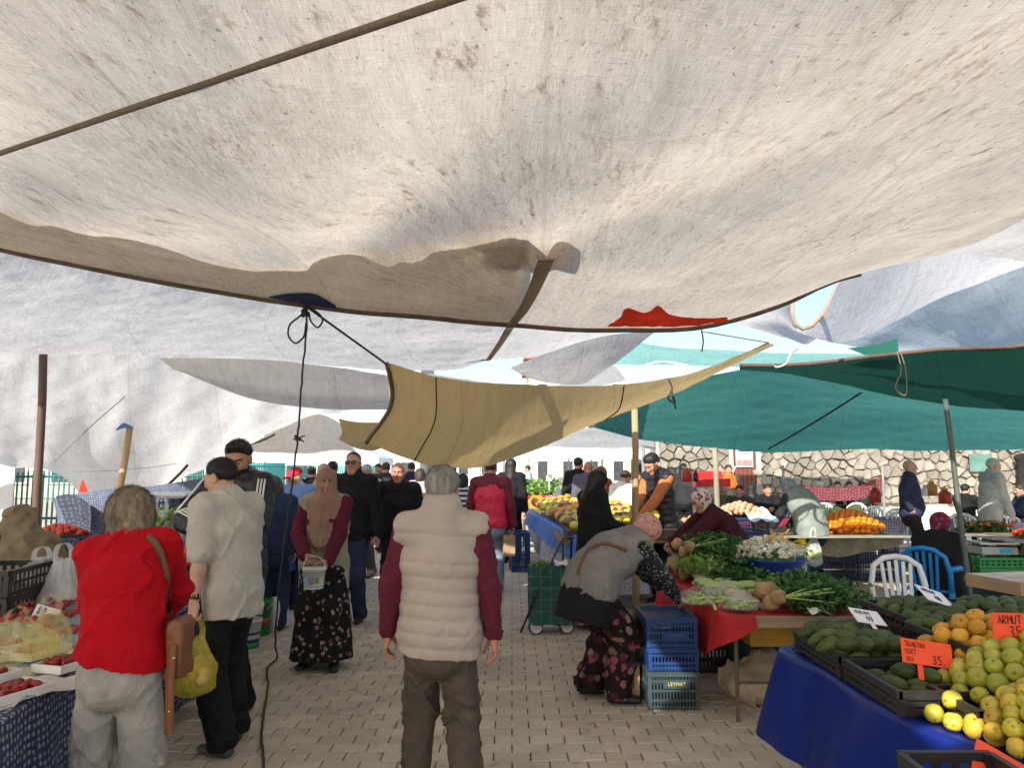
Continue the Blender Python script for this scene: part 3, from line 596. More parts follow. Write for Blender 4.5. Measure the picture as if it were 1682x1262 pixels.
class Person:
    def __init__(s, loc, face, h=1.72, lean=0, twist=0, side=0, build=1.0, sit=None, pz=.925, py=0, hr=None, hl=None, er=None, el=None, fr=(.10, 0), fl=(-.10, 0), zr=.085, zl=.085,
                 hp=0, hy=0, fem=0, det=1.0, skin=SK_A, chub=0.0, curl=(.35, .5, .4), ph=None, dr=None, dl=None, nr_=None, nl_=None, kp=(0, 1, 0)):
        """loc (x, y) of the feet, face = heading in degrees (0 looks towards +Y, away from the viewer; 180 looks at the viewer)"""
        s.sc = k = h/1.75; s.loc = loc; s.face = face; s.det = det; s.b = build; s.skin = skin; s.fem = fem; s.chub = chub; s.curl = curl
        L = math.radians(lean); s.L = L; tw = math.radians(twist); sd = math.radians(side)
        up = lambda f: nz(v3(math.sin(sd)*f, math.sin(L*f), math.cos(L*f)))
        s.R0 = v3(1, 0, 0); s.RU = nz(v3(math.cos(tw), math.sin(tw), 0))
        s.pel = v3(0, py, pz)*k; s.up0 = up(.25); s.wai = s.pel+.14*k*up(.45); s.che = s.wai+.21*k*up(.9); s.upp = s.che+.13*k*up(1.05); s.nec = s.upp+.085*k*up(1.0); s.upc = up(1.0)
        s.RU = nz(s.RU-s.upc*(s.RU@s.upc)); s.FU = nz(np.cross(s.upc, s.RU))
        sw = (.180 if not fem else .160)*k*(.6+.4*build); s.SR = s.nec+s.RU*sw-s.upc*.055*k; s.SL = s.nec-s.RU*sw-s.upc*.055*k
        p, y = math.radians(hp), math.radians(hy); f0 = v3(-math.sin(y)*math.cos(p), math.cos(y)*math.cos(p), -math.sin(p)); s.hf = f0
        s.hx = nz(np.cross(f0, v3(0, 0, 1))); s.hu = np.cross(s.hx, f0); s.hd = s.nec+nz(s.upc*.5+s.hu*.5)*.048*k+s.hu*.088*k+f0*.022*k
        UA, FA = .295*k, .255*k; s.UA = UA
        def arm(S, hd, pole, sg):
            t = v3(sg*.245*k, .03*k, S[2]-.53*k) if hd is None else np.asarray(hd, float)*1.0
            return ik(S, t, UA, FA, (sg*.35, -1, -.3) if pole is None else pole)
        s.ER, s.WR = arm(s.SR, hr, er, 1); s.EL, s.WL = arm(s.SL, hl, el, -1)
        s.HR = s.pel+v3(.082*k, 0, -.02*k); s.HL = s.pel+v3(-.082*k, 0, -.02*k); TH, SHN = .435*k, .425*k
        s.AR0 = v3(fr[0], fr[1], zr)*1.0; s.AL0 = v3(fl[0], fl[1], zl)*1.0
        s.KR, s.AR = ik(s.HR, s.AR0, TH, SHN, kp); s.KL, s.AL = ik(s.HL, s.AL0, TH, SHN, kp)
        s.dr, s.dl, s.nr_, s.nl_ = dr, dl, nr_, nl_
        s.root = None; s.parts = []
    # ---- pieces
    def torso(s, P, t=0.0, hip=.10, bl=None, neck=True):
        k = s.sc; b = s.b if bl is None else bl; w = lambda x: x*k*b+t; R0, RU = s.R0, s.RU; Rm = nz(R0+RU)
        c = .5 if s.fem else 0
        d = seg(P, s.pel-s.up0*hip*k, s.pel, w(.168+.012*c), w(.170+.012*c), R0, .70, .72)
        d = smin(d, seg(P, s.pel, s.wai, w(.168+.008*c), w(.153), R0, .72, .76), .04*k)
        d = smin(d, seg(P, s.wai, s.che, w(.153), w(.166), Rm, .76, .72), .04*k)
        d = smin(d, seg(P, s.che, s.upp, w(.166), w(.135), RU, .72, .64), .04*k)
        if s.fem: d = smin(d, seg(P, s.che+s.FU*.075*k+s.RU*.06*k, s.che+s.FU*.075*k-s.RU*.06*k, .058*k+t, .058*k+t), .05)
        if b > 1.08: d = smin(d, ell(P, s.pel+.6*(s.wai-s.pel)+s.FU*.07*k*b, (w(.13), w(.09), w(.14))), .05)
        d = smin(d, seg(P, s.upp, s.nec, .105*k+t, .058*k+t, RU, .7, 1.0), .04*k)
        q = 1 if neck else .93; e = 0 if neck else .008*k
        for S, sg in ((s.SR, 1), (s.SL, -1)): d = smin(d, seg(P, s.nec-s.upc*.035*k, S-s.RU*sg*e-s.upc*e*.3, (.056*k+t)*q, (.060*k+t)*q), .05*k)
        return d
    def arms(s, P, t=0.0, ln=1.0, d=None, kk=.03):
        k = s.sc
        for S, E, Wr in ((s.SR, s.ER, s.WR), (s.SL, s.EL, s.WL)):
            q = seg(P, S, E if ln >= .5 else S+(E-S)*ln*2, .058*k+t, .046*k+t)
            if ln >= .5: q = smin(q, seg(P, E, E+(Wr-E)*(ln*2-1), .047*k+t, .035*k+t*.9), .02)
            d = q if d is None else smin(d, q, kk)
        return d
    def legs(s, P, t=0.0, d=None, wide=1.0, stop=1.0):
        k = s.sc
        for Hh, K, A in ((s.HR, s.KR, s.AR), (s.HL, s.KL, s.AL)):
            q = seg(P, Hh, K, (.080*k*(.5+.5*s.b)+t), (.060*k*wide+t)); q = smin(q, seg(P, K, K+(A-K)*stop, .060*k*wide+t, .047*k*wide+t), .03)
            d = q if d is None else smin(d, q, .02)
        return d
    def box(s, pts, pad): a = np.array(pts); return a.min(0)-pad, a.max(0)+pad
    def add(s, name, vf, m, label=None):
        v, f = vf
        if not len(f): return None
        o = mk(name, v, f, m, s.root, True)
        if label: o['label'] = label
        s.parts.append(o); return o
    def body(s, label, group=None, bare=False, name='person'):
        k = s.sc; h = .022
        allp = [s.pel, s.wai, s.che, s.nec, s.SR, s.SL, s.ER, s.EL, s.WR, s.WL, s.KR, s.KL, s.AR, s.AL]
        fn = lambda P: s.legs(P, -.018, s.arms(P, -.006, 1.0, s.torso(P, -.030, .02)))
        parts = [surf(fn, *s.box(allp, .2), h)]
        if bare:
            for S, E, Wr in ((s.SR, s.ER, s.WR), (s.SL, s.EL, s.WL)):
                def fa(P, S=S, E=E, Wr=Wr):
                    d = seg(P, S, E, .050*k, .041*k); m = E+(Wr-E)*.3
                    return smin(smin(d, seg(P, E, m, .042*k, .043*k), .02), seg(P, m, Wr, .043*k, .027*k), .02)
                parts.append(surf(fa, *s.box([S, E, Wr], .07), .009))
        hh = .0055 if s.det >= 1 else .0075
        parts.append(place(head_mesh(s.fem, hh, s.chub), s.hd, s.hx, s.hf, s.hu, k))
        hm = hand_mesh(s.curl, .45, .0042 if s.det >= 1 else .006)
        for sg, E, Wr, dd, nn in ((1, s.ER, s.WR, s.dr, s.nr_), (-1, s.EL, s.WL, s.dl, s.nl_)):
            d = nz(Wr-E) if dd is None else nz(dd); n = v3(sg, 0, .1) if nn is None else -nz(nn); n = nz(n-d*(n@d)); sd = np.cross(n, d)*sg     # n: back of the hand
            parts.append(place(hm, Wr, d, sd, n, k))
        v, f = join(parts); s.root = mk(name, v, f, s.skin, None, True)
        s.root.location = (s.loc[0], s.loc[1], 0); s.root.rotation_euler = (0, 0, math.radians(s.face)); tag(s.root, label, 'person', group)
        if s.det >= .5: s.face_bits()
        return s
    def face_bits(s):
        k = s.sc
        for sg in (-1, 1):
            b = MB().ball((sg*.031, .0785, .0095), .0115, 8, 0); v, f = place((np.array(b.v), np.zeros((0, 4), int)), s.hd, s.hx, s.hf, s.hu, k); o = mk('eye', v, b.f, eye_m, s.root, True)
            b = MB().ball((sg*.031, .0865, .0090), .0058, 6, 0); v, f = place((np.array(b.v), np.zeros((0, 4), int)), s.hd, s.hx, s.hf, s.hu, k); mk('iris', v, b.f, iris_m, o, True)
        fl = ('lips',)
        if fl not in _HC:
            _HC[fl] = surf(lambda P: np.minimum(seg((np.abs(P[0]), P[1], P[2]), (0, .0855, -.052), (.019, .0775, -.0565), .0072, .0030), seg((np.abs(P[0]), P[1], P[2]), (0, .0845, -.0645), (.016, .0775, -.061), .0082, .0030)), (-.03, .06, -.08), (.03, .1, -.04), .003)
        s.add('lips', place(_HC[fl], s.hd, s.hx, s.hf, s.hu, k), lip_m)
        fl = ('brows',)
        if fl not in _HC:
            _HC[fl] = surf(lambda P: seg((np.abs(P[0]), P[1], P[2]), (.012, .0945, .029), (.048, .0765, .033), .0060, .0045), (-.06, .06, .01), (.06, .11, .05), .0035)
        s.brow = s.add('eyebrows', place(_HC[fl], s.hd, s.hx, s.hf, s.hu, k), HB)
    def hair(s, m, kind='short', t=.013, seed=0, strands=0, ln=.035):
        key = ('hair', kind, t, seed)
        if key not in _HC:
            def fn(P):
                X, Y, Z = P
                d = ell(P, (0, -.014, .037), (.074+t, .094+t, .084+t))
                edge = Z-(-.060+.74*(Y+.09))
                if kind in ('short', 'thin', 'quiff', 'fringe'): d = ell(P, (0, -.013, .036), (.0745, .0945, .0845))-t*np.clip(edge/.065, .10, 1)
                if kind == 'short': d = smax(d, -edge*.8, .006)
                elif kind == 'quiff':
                    d = smin(d, seg(P, (-.03, .055, .108), (.03, .06, .112), .024, .024), .03); d = smax(d, -(Z-(-.045+.74*(Y+.09)))*.8, .01)
                elif kind == 'fringe':      # bald on top, hair round the sides and back
                    d = smax(d, -(Z-(-.052+.70*(Y+.09)))*.8, .01); d = smax(d, (Z-.028-.15*(-.06-Y)), .012)
                elif kind == 'thin': d = smax(d, -(Z-(-.035+.95*(Y+.09)))*.8, .01)
                elif kind == 'bob':
                    dd = seg(P, (0, -.025, .03), (0, -.038, -.055), .100, .096, v3(1, 0, 0), 1.0, .95); d = smin(d, dd, .03)
                    d = smin(d, seg((np.abs(X), Y, Z), (.075, .02, .02), (.083, .03, -.055), .035, .028), .03)
                    d = smin(d, seg(P, (0, -.045, -.02), (0, -.055, -.10), .098, .090, v3(1, 0, 0), 1.0, .8), .03); d = smax(d, -(Z+.155+.02*vn3(X*40, Y*40, Z*5, 3)), .012); d = smax(d, -ell(P, (0, .105, -.02), (.060, .075, .085)), .01)
                elif kind == 'long':
                    d = smin(d, seg(P, (0, -.035, .02), (0, -.075, -.22), .092, .085, v3(1, 0, 0), .95, .6), .04); d = smax(d, -ell(P, (0, .11, -.02), (.058, .08, .09)), .01)
                elif kind == 'bun': 
                    d = smax(d, -(Z-(-.052+.80*(Y+.09)))*.8, .01); d = smin(d, seg(P, (0, -.12, .03), (0, -.125, .0), .035, .03), .02)
                elif kind == 'beard':
                    d = ell(P, (0, .032, -.035), (.0635, .0640, .084)); d = smin(d, seg(P, (0, .057, -.094), (0, .062, -.092), .0255, .0255), .02); d = smin(d, seg((np.abs(X), Y, Z), (.053, -.002, -.052), (.02, .058, -.094), .0235, .0225), .02)
                    d = smax(d, (Z+.040-.55*np.maximum(0, np.abs(X)-.03)/.03*.05), .006); d = smax(d, -ell(P, (0, .105, -.058), (.024, .03, .0085)), .004); d = smax(d, -(Z+.125), .01); d = smax(d, -(Y-.0), .01)
                elif kind == 'cap':
                    d = smax(d, -(Z-.035), .008); d = smin(d, seg(P, (-.045, .10, .035), (.045, .10, .035), .05, .05, v3(0, 1, 0), 1, 1)*1.0 if False else ell(P, (0, .115, .038), (.062, .062, .010)), .012)
                elif kind == 'scarf':       # knotted head cloth
                    d = smin(d, seg(P, (0, -.06, .0), (0, -.085, -.10), .075, .045, v3(1, 0, 0), 1, .6), .05); d = smin(d, seg((np.abs(X), Y, Z), (.07, .0, -.02), (.035, .045, -.115), .026, .022), .03)
                    d = smax(d, -ell(P, (0, .10, -.025), (.058, .06, .085)), .008)
                if kind not in ('cap', 'scarf', 'beard'):
                    d = d + .0028*vn3(P[0]*75, P[1]*75, P[2]*26, seed+3) + .003*vn3(P[0]*28, P[1]*28, P[2]*14, seed+5)
                if kind == 'scarf': d = d+.003*wr(P, seed, 40)
                return d
            _HC[key] = surf(fn, (-.125, -.19, -.28 if kind == 'long' else -.16), (.125, .17, .16), .0065)
        v, f = _HC[key]
        if strands:
            rg = np.random.RandomState(seed); c = v[f].mean(1); nr = np.cross(v[f[:, 1]]-v[f[:, 0]], v[f[:, 2]]-v[f[:, 0]]); nr /= np.linalg.norm(nr, axis=1, keepdims=True)+1e-9
            ix = rg.randint(0, len(f), strands); V2 = []; F2 = []; B0 = len(v)
            for i in ix:
                p = c[i]; n = nr[i]; fl = v3(rg.normal()*.25, -.35-.3*max(0, p[1]*8), -1) if kind != 'quiff' else v3(rg.normal()*.2, .1, .4)
                fl = nz(fl-n*(fl@n)); L = ln*rg.uniform(.6, 1.3); sd = np.cross(n, fl)*.0011; cv = rg.normal()*.25
                bse = len(V2)+B0
                for q in range(4):
                    t_ = q/3; pt = p+fl*L*t_+n*(.006*t_*(1-t_*.6)+.0015+.004*rg.rand()*t_)+np.cross(n, fl)*L*cv*t_*t_; w = (1-t_*.85)
                    V2 += [pt-sd*w, pt+sd*w]
                for q in range(3): F2.append((bse+2*q, bse+2*q+1, bse+2*q+3, bse+2*q+2))
            v = np.concatenate([v, np.array(V2)]); f = np.concatenate([f, np.array(F2)])
        nm = {'beard': 'beard', 'cap': 'cap', 'scarf': 'headscarf'}.get(kind, 'hair')
        return s.add(nm, place((v, f), s.hd, s.hx, s.hf, s.hu, s.sc), m)
    def top(s, m, name='jacket', t=.014, ln=1.0, hem=.10, amp=.004, f=26, quilt=0, qa=.012, h=None, collar=0, seed=1, arms=True, bl=None, torso=True, flare=0.0, hemn=None, open_=None, hood=0, armt=None, topcut=None):
        k = s.sc; h = h or (.0105 if s.det >= 1 else .015 if s.det >= .5 else .02)
        hp = hem if hem < .5 else .5
        def fn(P):
            d = None
            if torso:
                d = s.torso(P, t, hp, bl, neck=arms)
                if hem > .2: d = smin(d, seg(P, s.pel, s.pel-s.up0*hem*k, .17*k*s.b+t, .175*k*s.b+t+flare, s.R0, .72, .76), .04)
                if quilt:
                    tt = ((P[0]-s.pel[0])*s.upc[0]+(P[1]-s.pel[1])*s.upc[1]+(P[2]-s.pel[2])*s.upc[2]+.01*np.sin(P[0]*9))/quilt
                    q = np.abs(np.sin(np.pi*tt)); d = d-qa*(np.sqrt(q)-.5)
                d = smax(d, -pl(P, hemn if hemn is not None else s.up0, float((s.pel-s.up0*hem*k) @ (hemn if hemn is not None else s.up0))), .008)
                if not arms and not quilt: pass
                if not arms:   # armholes
                    for S, E, sg in ((s.SR, s.ER, 1), (s.SL, s.EL, -1)): d = smax(d, -seg(P, S+s.RU*sg*(.078+t*.6)*k-s.upc*.02*k, S+(E-S)*.34+s.RU*sg*(.045+t*.6)*k, .068*k, .050*k), .016)
            if arms:
                q = s.arms(P, (t if armt is None else armt), ln)
                if quilt and torso:
                    q2 = None
                    for S, E, Wr in ((s.SR, s.ER, s.WR), (s.SL, s.EL, s.WL)):
                        ax = nz(Wr-S); tt = ((P[0]-S[0])*ax[0]+(P[1]-S[1])*ax[1]+(P[2]-S[2])*ax[2])/quilt
                    q = q-qa*.6*(np.sqrt(np.abs(np.sin(np.pi*tt)))-.5)
                d = q if d is None else smin(d, q, .028)
            if collar: d = smin(d, seg(P, s.nec-s.upc*.02*k, s.nec+nz(s.upc+s.hu)*collar, .072*k+t, .066*k+t), .02)
            if hood: d = smin(d, seg(P, s.nec-s.FU*.07*k-s.RU*.07, s.nec-s.FU*.07*k+s.RU*.07, .05, .05), .03)
            if collar or hood:
                d = smax(d, -seg(P, s.nec+s.upc*.0, s.nec+nz(s.upc+s.hu)*.2, .056*k, .064*k), .006)
            if topcut is not None: d = smax(d, pl(P, s.up0, float(topcut @ s.up0)), .01)
            if amp: d = d+amp*wr(P, seed, f)
            return d
        pts = [s.pel-s.up0*hem*k, s.wai, s.che, s.nec+s.hu*collar] + ([s.SR, s.SL] if True else []) + ([s.ER, s.EL, s.WR, s.WL] if arms else [])
        if not torso: pts = [s.SR, s.SL, s.ER, s.EL, s.WR, s.WL]
        pad = (.17*s.b*k+t+flare-.0 if torso else .08+t)
        lo, hi = s.box(pts, .085+t); lo2, hi2 = s.box([s.pel-s.up0*hem*k, s.wai, s.che], .2*k*max(1, s.b)+t+flare) if torso else (lo, hi)
        lo2[2] = max(lo2[2], lo[2]-.02) if abs(s.L) < .3 else lo2[2]
        return s.add(name, surf(fn, np.minimum(lo, lo2), np.maximum(hi, hi2), h), m)
    def trousers(s, m, t=.012, wide=1.15, amp=.005, f=22, h=None, seed=5, name='trousers', stop=1.0):
        h = h or (.0105 if s.det >= 1 else .016 if s.det >= .5 else .022); k = s.sc
        def fn(P):
            d = seg(P, s.pel-s.up0*.11*k, s.pel+s.up0*.10*k, .166*k*s.b+t*.6, .140*k*s.b, s.R0, .74, .74)
            d = smin(d, seg(P, s.HR-v3(0, 0, .03), s.HL-v3(0, 0, .03), .082*k*(.5+.5*s.b)+t*.7, .082*k*(.5+.5*s.b)+t*.7), .04)
            d = s.legs(P, t, d, wide, stop); kn = np.minimum(np.abs(P[2]-s.KR[2]), np.abs(P[2]-s.AR[2]-.04))
            a = amp*(.6+1.1*np.exp(-(kn/.14)**2)); return smax(d+a*wr(P, seed, f, (1, 1, 1.5)), -(P[2]-.035), .01)
        return s.add(name, surf(fn, *s.box([s.pel+s.up0*.1*k, s.HR, s.HL, s.KR, s.KL, s.AR, s.AL], .19*k*max(1, s.b)), h), m)
    def skirt(s, m, hem=.12, flare=.05, amp=.012, nf=9, h=None, name='skirt', seed=2, t=.02):
        h = h or (.012 if s.det >= 1 else .018); k = s.sc; bt = v3((s.AR[0]+s.AL[0])/2, (s.AR[1]+s.AL[1])/2, hem)
        def fn(P):
            d = seg(P, s.pel+s.up0*.10*k, s.pel-s.up0*.08*k, .155*k*s.b+t, .175*k*s.b+t, s.R0, .74, .80); d = smin(d, seg(P, s.pel-s.up0*.08*k, bt, .175*k*s.b+t, .175*k*s.b+flare, s.R0, .80, .85), .05)
            d = s.legs(P, .035, d); th = np.arctan2(P[1]-bt[1], P[0]-bt[0]); z = np.clip((s.pel[2]-P[2])/.6, 0, 1)
            d = d+amp*z*np.sin(nf*th+1.5*np.sin(3*th+seed))+.004*wr(P, seed, 18); return smax(d, -(P[2]-hem), .008)
        return s.add(name, surf(fn, *s.box([s.pel+s.up0*.1*k, bt, s.AR, s.AL, s.KR, s.KL], .26*k*max(1, s.b)), h), m)
    def shoes(s, m=None, dr=0, dl=0, h=None):
        m = m or shoe_b; h = h or (.008 if s.det >= 1 else .014)
        for A, a, K in ((s.AR, dr, s.KR), (s.AL, dl, s.KL)):
            f = v3(math.sin(math.radians(a)), math.cos(math.radians(a)), 0); r = v3(f[1], -f[0], 0); z0 = A[2]-.085; lift = v3(0, 0, z0)
            def fn(P):
                b = v3(A[0], A[1], 0)+lift
                d = seg(P, b-f*.045+v3(0, 0, .035), b+f*.03+v3(0, 0, .040), .038, .040); d = smin(d, seg(P, b+f*.05+v3(0, 0, .032), b+f*.145+v3(0, 0, .026), .040, .036, r, .95, .72), .03)
                d = smin(d, seg(P, A+v3(0, 0, -.03), A+nz(K-A)*.05, .042, .046), .02); return smax(d, -(P[2]-z0-.004), .006)
            s.add('shoe', surf(fn, *s.box([A-f*.1, A+f*.2, A-v3(0, 0, .09), A+v3(0, 0, .07)], .05), h), m)
    def scarf_long(s, m, front=.34, back=.26, spread=.17, seed=0, name='headscarf', fold=.010, h=None, tie=False):
        """covering scarf: cap round the head, draped over the shoulders and down the chest"""
        k = s.sc; h = h or (.0085 if s.det >= 1 else .013); hd = s.hd; t = .016
        def loc(P):
            X, Y, Z = P[0]-hd[0], P[1]-hd[1], P[2]-hd[2]; g = lambda a: (X*a[0]+Y*a[1]+Z*a[2])/k; return g(s.hx), g(s.hf), g(s.hu)
        c0 = hd-s.hu*.10*k
        def fn(P):
            L = loc(P); d = ell(L, (0, -.012, .035), (.074+t, .096+t, .088+t))*k
            d = smin(d, ell(L, (0, .012, -.04), (.072+t*.6, .078+t*.3, .098))*k, .03)
            d = smin(d, seg(P, c0, s.nec-s.upc*.06*k+s.FU*.02, .078*k, .150*k, s.RU, 1, .72), .06)
            d = smin(d, seg(P, s.nec-s.upc*.05*k+s.FU*.06*k, s.nec-s.upc*front*k+s.FU*.165*k, .150*k, .085*k, s.RU, .66, .55), .05)
            if back: d = smin(d, seg(P, s.nec-s.upc*.05*k-s.FU*.03*k, s.nec-s.upc*back*k-s.FU*.09*k, .15*k, .12*k, s.RU, .6, .5), .05)
            d = smin(d, seg(P, s.SR-s.RU*.03*k, s.SL+s.RU*.03*k, .075*k, .075*k), .05)
            d = smax(d, -ell(L, (0, .105, -.022), (.052, .055, .078))*k, .010)
            u = (P[0]-s.nec[0])*s.RU[0]+(P[1]-s.nec[1])*s.RU[1]; z = np.clip((hd[2]-.08-P[2])/.15, 0, 1)
            fo = np.sin(u*75/k+4*np.sin((P[2])*6+u*9)+seed)+.6*np.sin(u*140+3*np.sin(P[2]*9))
            return d+fold*.6*z*fo+.003*wr(P, seed, 30, (1, 1, .5))
        return s.add(name, surf(fn, *s.box([s.hd+s.hu*.13, s.hd-s.hf*.12, s.hd+s.hf*.12, s.SR, s.SL, s.nec-s.upc*max(front, back)*k], .17*k), h), m)
    def w(s, p):   # person space to world
        a = math.radians(s.face); c, q = math.cos(a), math.sin(a); return Vector((s.loc[0]+p[0]*c-p[1]*q, s.loc[1]+p[0]*q+p[1]*c, p[2]))
    def inv(s, P):
        a = math.radians(s.face); c, q = math.cos(a), math.sin(a); x, y = P[0]-s.loc[0], P[1]-s.loc[1]; return v3(x*c+y*q, -x*q+y*c, P[2])
# ------------------------------------------------------------------ far setting: stone wall, fence, buildings, gazebos
stone_m = M('wall_stone', (.34, .305, .25), .9, .22, 3, .8, 25, rnd=.38, fine=.3); mort_m = M('wall_mortar', (.46, .42, .35), .95, .3, 8, .5, 60)
WY = 20.0
wall = MB().box((9.8, WY+.3, 1.5), (12.2, .5, 3.0)).build('stone_wall', mort_m); tag(wall, 'rough pale stone wall closing the market behind the diners', 'wall')
def clip(poly, px, py, qx, qy):
    mx, my = (px+qx)/2, (py+qy)/2; nx, ny = qx-px, qy-py; out = []
    for i in range(len(poly)):
        a, b_ = poly[i], poly[(i+1) % len(poly)]; da = (a[0]-mx)*nx+(a[1]-my)*ny; db = (b_[0]-mx)*nx+(b_[1]-my)*ny
        if da <= 0: out.append(a)
        if (da < 0) != (db < 0) and abs(da-db) > 1e-9: t = da/(da-db); out.append((a[0]+t*(b_[0]-a[0]), a[1]+t*(b_[1]-a[1])))
    return out
rg = random.Random(5); seeds = []
X0w, X1w, Z0w, Z1w = 3.85, 15.7, .70, 2.95
for j in range(10):
    for i in range(46):
        x = X0w+(i+.5+.5*(j % 2))*(X1w-X0w)/46+rg.uniform(-.10, .10); z = Z0w+(j+.5)*(Z1w-Z0w)/10+rg.uniform(-.09, .09)
        if rg.random() < .93: seeds.append((x, z))
gapx = [(5.72, 6.42)]; SV = []; SF = []; ns_ = 0; seeds.sort(key=lambda s: abs(s[1]-1.75))
for (x, z) in seeds:
    if any(a < x < b_ for a, b_ in gapx): continue
    poly = [(max(X0w, x-.5), max(Z0w, z-.4)), (min(X1w, x+.5), max(Z0w, z-.4)), (min(X1w, x+.5), min(Z1w, z+.4)), (max(X0w, x-.5), min(Z1w, z+.4))]
    for (x2, z2) in seeds:
        if (x2, z2) != (x, z) and abs(x2-x) < .9 and abs(z2-z) < .9: poly = clip(poly, x, z, x2, z2)
    if len(poly) < 3: continue
    cx = sum(p[0] for p in poly)/len(poly); cz = sum(p[1] for p in poly)/len(poly); n = len(poly); d1, d2 = rg.uniform(.01, .08), rg.uniform(.06, .16)
    rgj = lambda: rg.uniform(-.018, .018)
    vs = [(p[0]+(cx-p[0])*.03-x, .06, p[1]+(cz-p[1])*.03-z) for p in poly]+[(p[0]+(cx-p[0])*.05-x+rgj(), -d1, p[1]+(cz-p[1])*.05-z+rgj()) for p in poly]+[(p[0]+(cx-p[0])*.22-x+rgj(), -d2+rgj(), p[1]+(cz-p[1])*.22-z+rgj()) for p in poly]
    fs = [(i, (i+1) % n, n+(i+1) % n, n+i) for i in range(n)]+[(n+i, n+(i+1) % n, 2*n+(i+1) % n, 2*n+i) for i in range(n)]+[tuple(range(2*n, 3*n))]
    ns_ += 1
    if ns_ <= 300: o = mk('stone', vs, fs, stone_m, wall, False); o.location = (x, WY+.04, z)
    else: SF += [tuple(i+len(SV) for i in f) for f in fs]; SV += [(a+x, b_+WY+.04, c+z) for a, b_, c in vs]
tag(mk('stone', SV, SF, stone_m, wall, False), kind='stuff')
dr = empty('door', (6.07, WY-.03, 0), 0, 'narrow reddish brown slatted door in the stone wall', 'door')
for i in range(5): MB().box((-.22+.11*i, 0, 1.1), (.098, .05, 2.2)).build('plank', M('door_brown', (.16, .055, .035), .6, .2, 4), dr)
MB().box((.36, .02, 1.25), (.12, .12, 2.5)).box((-.35, .02, 1.25), (.10, .12, 2.5)).build('frame', M('plaster_cream', (.55, .50, .42), .9, .1), dr)
sg = empty('notice', (6.05, WY-.09, 1.95), 0, 'white printed notice fixed to the brown door', 'notice')
paper_m = M('paper_white', (.72, .73, .76), .6, .06, 5); ink_m = M('ink_dark', (.04, .05, .16), .6, .2)
MB().box((0, 0, 0), (.44, .012, .62)).build('sheet', paper_m, sg)
MB().box((0, -.009, .18), (.3, .004, .035)).box((0, -.009, .1), (.34, .004, .035)).box((0, -.009, .02), (.26, .004, .03)).build('lettering', ink_m, sg)
MB().box((0, -.009, -.2), (.40, .004, .16)).build('stripe', M('notice_pink', (.6, .2, .18), .6), sg)
MB().box((-.15, 0, 0), (.3, .03, .45)).box((.15, 0, 0), (.3, .03, .45)).build('green_board', M('glass_green', (.10, .2, .17), .2, .3, 3)).location = (12.15, WY-.18, 1.75)
tag(bpy.data.objects['green_board'], 'grey green board hung on the stone wall behind the man in the grey jacket', 'board')
# hanging dark coat on the wall
ct = surf(lambda P: smax(smin(seg(P, (0, 0, .25), (0, 0, -.55), .20, .27, v3(1, 0, 0), .45), seg(P, (-.2, 0, .2), (.2, 0, .2), .07, .07), .06)+.012*wr(P, 3, 14), -(P[2]+.6), .01), (-.35, -.2, -.65), (.35, .2, .4), .03)
o = mk('coat', ct[0], ct[1], cloth('coat_black', (.02, .018, .018))); o.location = (13.2, WY-.35, 1.65); tag(o, 'dark coat hanging on the stone wall at the far right', 'coat')
MB().tube([(0, 0, 0), (0, 0, 3.2)], .05, 10).build('post', M('post_grey', (.22, .22, .22), .5)).location = (xz(1057, 19), 19, 0); tag(bpy.data.objects['post'], 'grey metal post at the left end of the stone wall', 'post')
# turquoise railing along the left side of the market
tq = M('paint_turquoise', (.02, .42, .42), .5, .15, 5); tqd = M('paint_green_dark', (.02, .16, .14), .5, .2, 5)
def railing(a, b_, n, h, m, label, rails=(.25, .9)):
    a, b_ = Vector(a), Vector(b_); r = empty('railing', a, 0, label, 'fence'); d = b_-a
    pr = MB().box((0, 0, h/2), (.035, .035, h)).mesh('bar', m)
    for i in range(n): inst('bar', pr, d*(i/(n-1)), (0, 0, math.atan2(d.y, d.x)), 1, r)
    for f in rails:
        z = h*f; MB().tube([(0, 0, z), tuple(d+Vector((0, 0, z)))], .03, 4).build('rail', m, r)
railing((-14.5, 18.7, 0), (-7.75, 19.2, 0), 56, 1.56, tqd, 'dark green railing at the far left edge beside the brown pole')
railing((-7.7, 19.3, 0), (-6.7, 24.2, 0), 44, 1.75, tq, 'turquoise railing along the left side behind the stalls', (.1, .5, .95))
railing((-6.6, 24.3, 0), (-5.2, 30.0, 0), 40, 2.2, tq, 'far turquoise railing under the white gazebo roofs', (.1, .6, .95))
wp = M('white_panel', (.45, .46, .47), .8, .06, 2); MB().box((0, 0, 1.0), (1.0, .04, 1.9)).build('panel', wp).location = (-12.3, 18.2, 0); tag(bpy.data.objects['panel'], 'plain white panel standing before the dark green railing', 'panel')
bl = M('sheet_blue', (.015, .09, .33), .5, .15, 4)
sheet('cloth', 'blue plastic sheet bunched on the dark green railing at the far left', [[at(10, 905, 17.9), at(52, 830, 18.3), at(62, 795, 18.4)], [at(-10, 920, 17.6), at(40, 920, 17.6), at(64, 890, 17.6)]], bl, 16, 14, .03, (2, 2), 5, cat='sheet')
